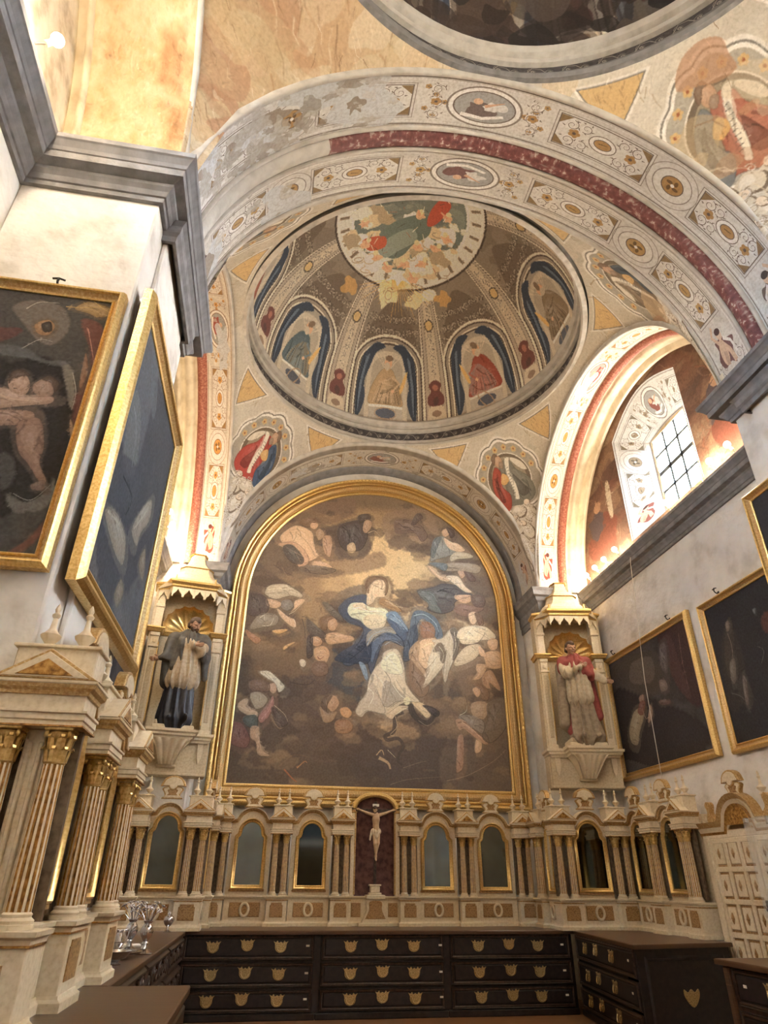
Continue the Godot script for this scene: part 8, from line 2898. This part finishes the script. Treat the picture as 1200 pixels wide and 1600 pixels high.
# the tall painting on the left pier
const CHILDREN := [
	[
		["p", 30, 26, 24, [10, 722, 628, 664, 847, 764, 967, 1136, 1025, 1453, 993, 1815, 830, 2010, 322, 2148]],
		["p", 64, 58, 52, [119, 1, 1076, -57, 1084, 493, 832, 560, 862, 761, 628, 664, 322, 715]],
	],
	[
		["p", 104, 92, 76, [269, 176, 393, 76, 623, 108, 740, 311, 673, 516, 557, 512, 377, 328]],
		["p", 112, 56, 44, [805, 226, 991, 291, 1036, 734, 1058, 1124, 1069, 1448, 1007, 1376, 938, 1014, 992, 831, 949, 564]],
		["p", 92, 48, 40, [148, 443, 395, 398, 358, 500, 193, 599]],
		["p", 118, 66, 48, [794, 2378, 918, 2238, 1008, 2043, 1028, 1955, 1042, 2125, 935, 2301, 807, 2425]],
		["p", 104, 100, 90, [701, 1901, 843, 1957, 956, 1838, 958, 1727, 998, 1833, 967, 1995, 780, 2033]],
		["p", 128, 118, 100, [764, 686, 862, 761, 938, 1014, 936, 1141, 857, 940]],
		["p", 84, 84, 80, [284, 583, 481, 595, 634, 685, 826, 676, 743, 735, 474, 689, 316, 692]],
		["p", 74, 70, 66, [569, 1588, 665, 1614, 714, 1793, 650, 1872]],
	],
	[
		["p", 168, 128, 100, [441, 917, 515, 840, 590, 915, 602, 1022, 547, 1072, 477, 1018]],
		["p", 150, 112, 88, [624, 953, 668, 882, 747, 912, 781, 1016, 710, 1048, 647, 1015]],
		["p", 70, 48, 36, [453, 958, 439, 851, 506, 808, 583, 861, 537, 868, 472, 912]],
		["p", 74, 52, 38, [668, 882, 720, 840, 800, 905, 791, 993, 747, 912]],
		["p", 170, 130, 102, [300, 1067, 435, 1003, 561, 1069, 681, 1052, 785, 1036, 785, 1100, 627, 1144, 485, 1185, 347, 1225]],
		["p", 150, 108, 82, [352, 1244, 550, 1197, 688, 1198, 698, 1298, 530, 1341, 386, 1360]],
		["p", 140, 100, 76, [611, 1309, 747, 1250, 835, 1477, 844, 1630, 924, 1768, 886, 1791, 778, 1656, 673, 1536]],
		["p", 110, 82, 66, [834, 1815, 909, 1770, 927, 1841, 860, 1857]],
		["p", 150, 112, 56, [727, 114, 810, 20, 956, 44, 1056, 103, 932, 177, 838, 144]],
		["p", 150, 100, 54, [478, 335, 561, 270, 627, 332, 602, 433, 518, 425]],
		["p", 36, 28, 24, [525, 326, 584, 291, 615, 383, 563, 405]],
		["p", 142, 94, 60, [917, 569, 973, 744, 965, 923, 940, 883, 931, 706]],
		["p", 150, 110, 72, [956, 1222, 1012, 1335, 1064, 1488, 1025, 1453, 972, 1320]],
	],
	[
		["l", 184, 140, 60, 10, [656, 102, 791, 89, 956, 44]],
		["l", 186, 144, 64, 8, [839, -10, 944, 73, 1043, 131]],
		["l", 170, 130, 60, 7, [777, 27, 860, 89, 915, 181]],
		["l", 160, 150, 130, 10, [370, 182, 449, 91, 598, 75]],
		["l", 150, 140, 124, 10, [450, 601, 551, 490, 651, 497]],
		["l", 160, 150, 134, 9, [868, 783, 936, 970, 944, 1140]],
		["l", 60, 44, 36, 7, [494, 994, 526, 1000]],
		["l", 196, 156, 122, 12, [423, 1069, 522, 1097, 676, 1095]],
		["l", 190, 120, 90, 9, [876, 311, 965, 560, 1020, 736]],
		["l", 120, 116, 106, 10, [742, 1897, 866, 1936, 961, 1801]],
		["l", 100, 96, 88, 8, [730, 2003, 802, 1961, 962, 1978]],
	],
]
# the slanting painting on the left pier
const WINGS := [
	[
		["p", 58, 60, 66, [-106, 118, 657, -7, 969, -90, 991, 625, 443, 1211, -6, 1035, -35, 540]],
		["p", 88, 92, 98, [-35, 540, 6, 2, 303, -2, 359, 486, 240, 683]],
	],
	[
		["p", 104, 106, 104, [38, 423, 103, 333, 276, 421, 338, 621, 232, 677, 106, 660]],
		["p", 86, 92, 100, [156, 62, 286, -15, 445, 160, 386, 234]],
		["p", 66, 69, 76, [13, 828, 106, 660, 444, 553, 456, 667, 171, 887]],
	],
	[
		["p", 148, 136, 112, [62, 949, 222, 890, 427, 887, 489, 987, 364, 1014, 150, 990]],
		["p", 150, 138, 114, [501, 804, 615, 634, 749, 506, 792, 599, 675, 736, 647, 821]],
		["p", 128, 112, 86, [762, 860, 828, 744, 914, 840, 906, 891]],
		["p", 124, 110, 86, [463, 1144, 510, 1051, 597, 1078, 545, 1172]],
	],
	[
		["l", 176, 166, 142, 12, [95, 941, 282, 899, 409, 918]],
		["l", 178, 168, 144, 12, [538, 784, 675, 625, 736, 526]],
		["l", 120, 124, 126, 14, [89, 418, 211, 469, 272, 617]],
		["l", 34, 36, 44, 12, [179, 722, 384, 709, 347, 820]],
	],
]
# the painting of a kneeling figure
const KNEELING := [
	[
		["p", 76, 64, 56, [45, 32, 606, 77, 725, 309, 604, 360, 236, 299]],
		["p", 70, 40, 38, [693, -12, 1024, 32, 1029, 464, 923, 514, 769, 321, 737, 146]],
		["p", 44, 36, 38, [14, 214, 397, 337, 712, 466, 1015, 701, 574, 822, 3, 771]],
	],
	[
		["p", 100, 86, 72, [317, 79, 566, 109, 537, 259, 271, 204]],
		["p", 84, 52, 50, [716, 68, 826, 47, 874, 296, 910, 436, 860, 449, 769, 321]],
		["p", 78, 70, 66, [37, 679, 439, 791, 904, 775, 974, 752, 662, 834, 60, 779]],
	],
	[
		["p", 160, 138, 96, [229, 400, 320, 391, 357, 442, 266, 535, 210, 609, 132, 581, 134, 496]],
		["p", 150, 108, 80, [331, 322, 391, 314, 389, 357, 343, 368]],
		["p", 120, 64, 46, [335, 352, 400, 367, 345, 439, 283, 412]],
		["p", 166, 128, 96, [414, 440, 458, 394, 459, 464, 389, 504]],
		["p", 120, 100, 86, [609, 278, 679, 297, 683, 352, 609, 347]],
		["p", 106, 74, 60, [563, 398, 682, 419, 672, 444, 577, 429]],
		["p", 92, 80, 72, [688, 74, 762, 83, 721, 253, 662, 209]],
	],
	[
		["l", 190, 170, 128, 6, [279, 425, 222, 498, 165, 573]],
		["l", 176, 140, 108, 5, [346, 397, 374, 473, 439, 445]],
		["l", 150, 130, 110, 5, [616, 294, 658, 319, 655, 359]],
		["l", 130, 84, 76, 6, [918, 64, 893, 248, 899, 407]],
	],
]
# the very dark painting
const GATHERING := [
	[
		["p", 40, 38, 42, [-42, -12, 575, -17, 250, 746, -85, 751]],
		["p", 56, 48, 44, [86, 193, 230, 216, 172, 531, 3, 584]],
	],
	[
		["p", 70, 58, 50, [148, 138, 208, 134, 134, 405, 90, 464, 66, 337]],
		["p", 64, 56, 52, [183, 418, 219, 543, 169, 621, 106, 515]],
		["p", 96, 50, 44, [435, 192, 538, 184, 528, 318, 420, 269]],
	],
	[
		["p", 118, 96, 76, [153, 126, 183, 125, 173, 172, 143, 174]],
		["p", 104, 92, 78, [101, 347, 152, 338, 116, 447, 78, 449]],
		["p", 100, 86, 74, [174, 439, 198, 469, 166, 587, 146, 571]],
		["p", 84, 88, 92, [381, 136, 409, 134, 395, 165]],
	],
	[
		["l", 130, 110, 90, 6, [147, 188, 154, 265, 126, 354]],
		["l", 96, 88, 80, 6, [345, 326, 381, 361, 340, 417]],
		["l", 90, 84, 78, 6, [56, 502, 131, 544, 165, 631]],
	],
]
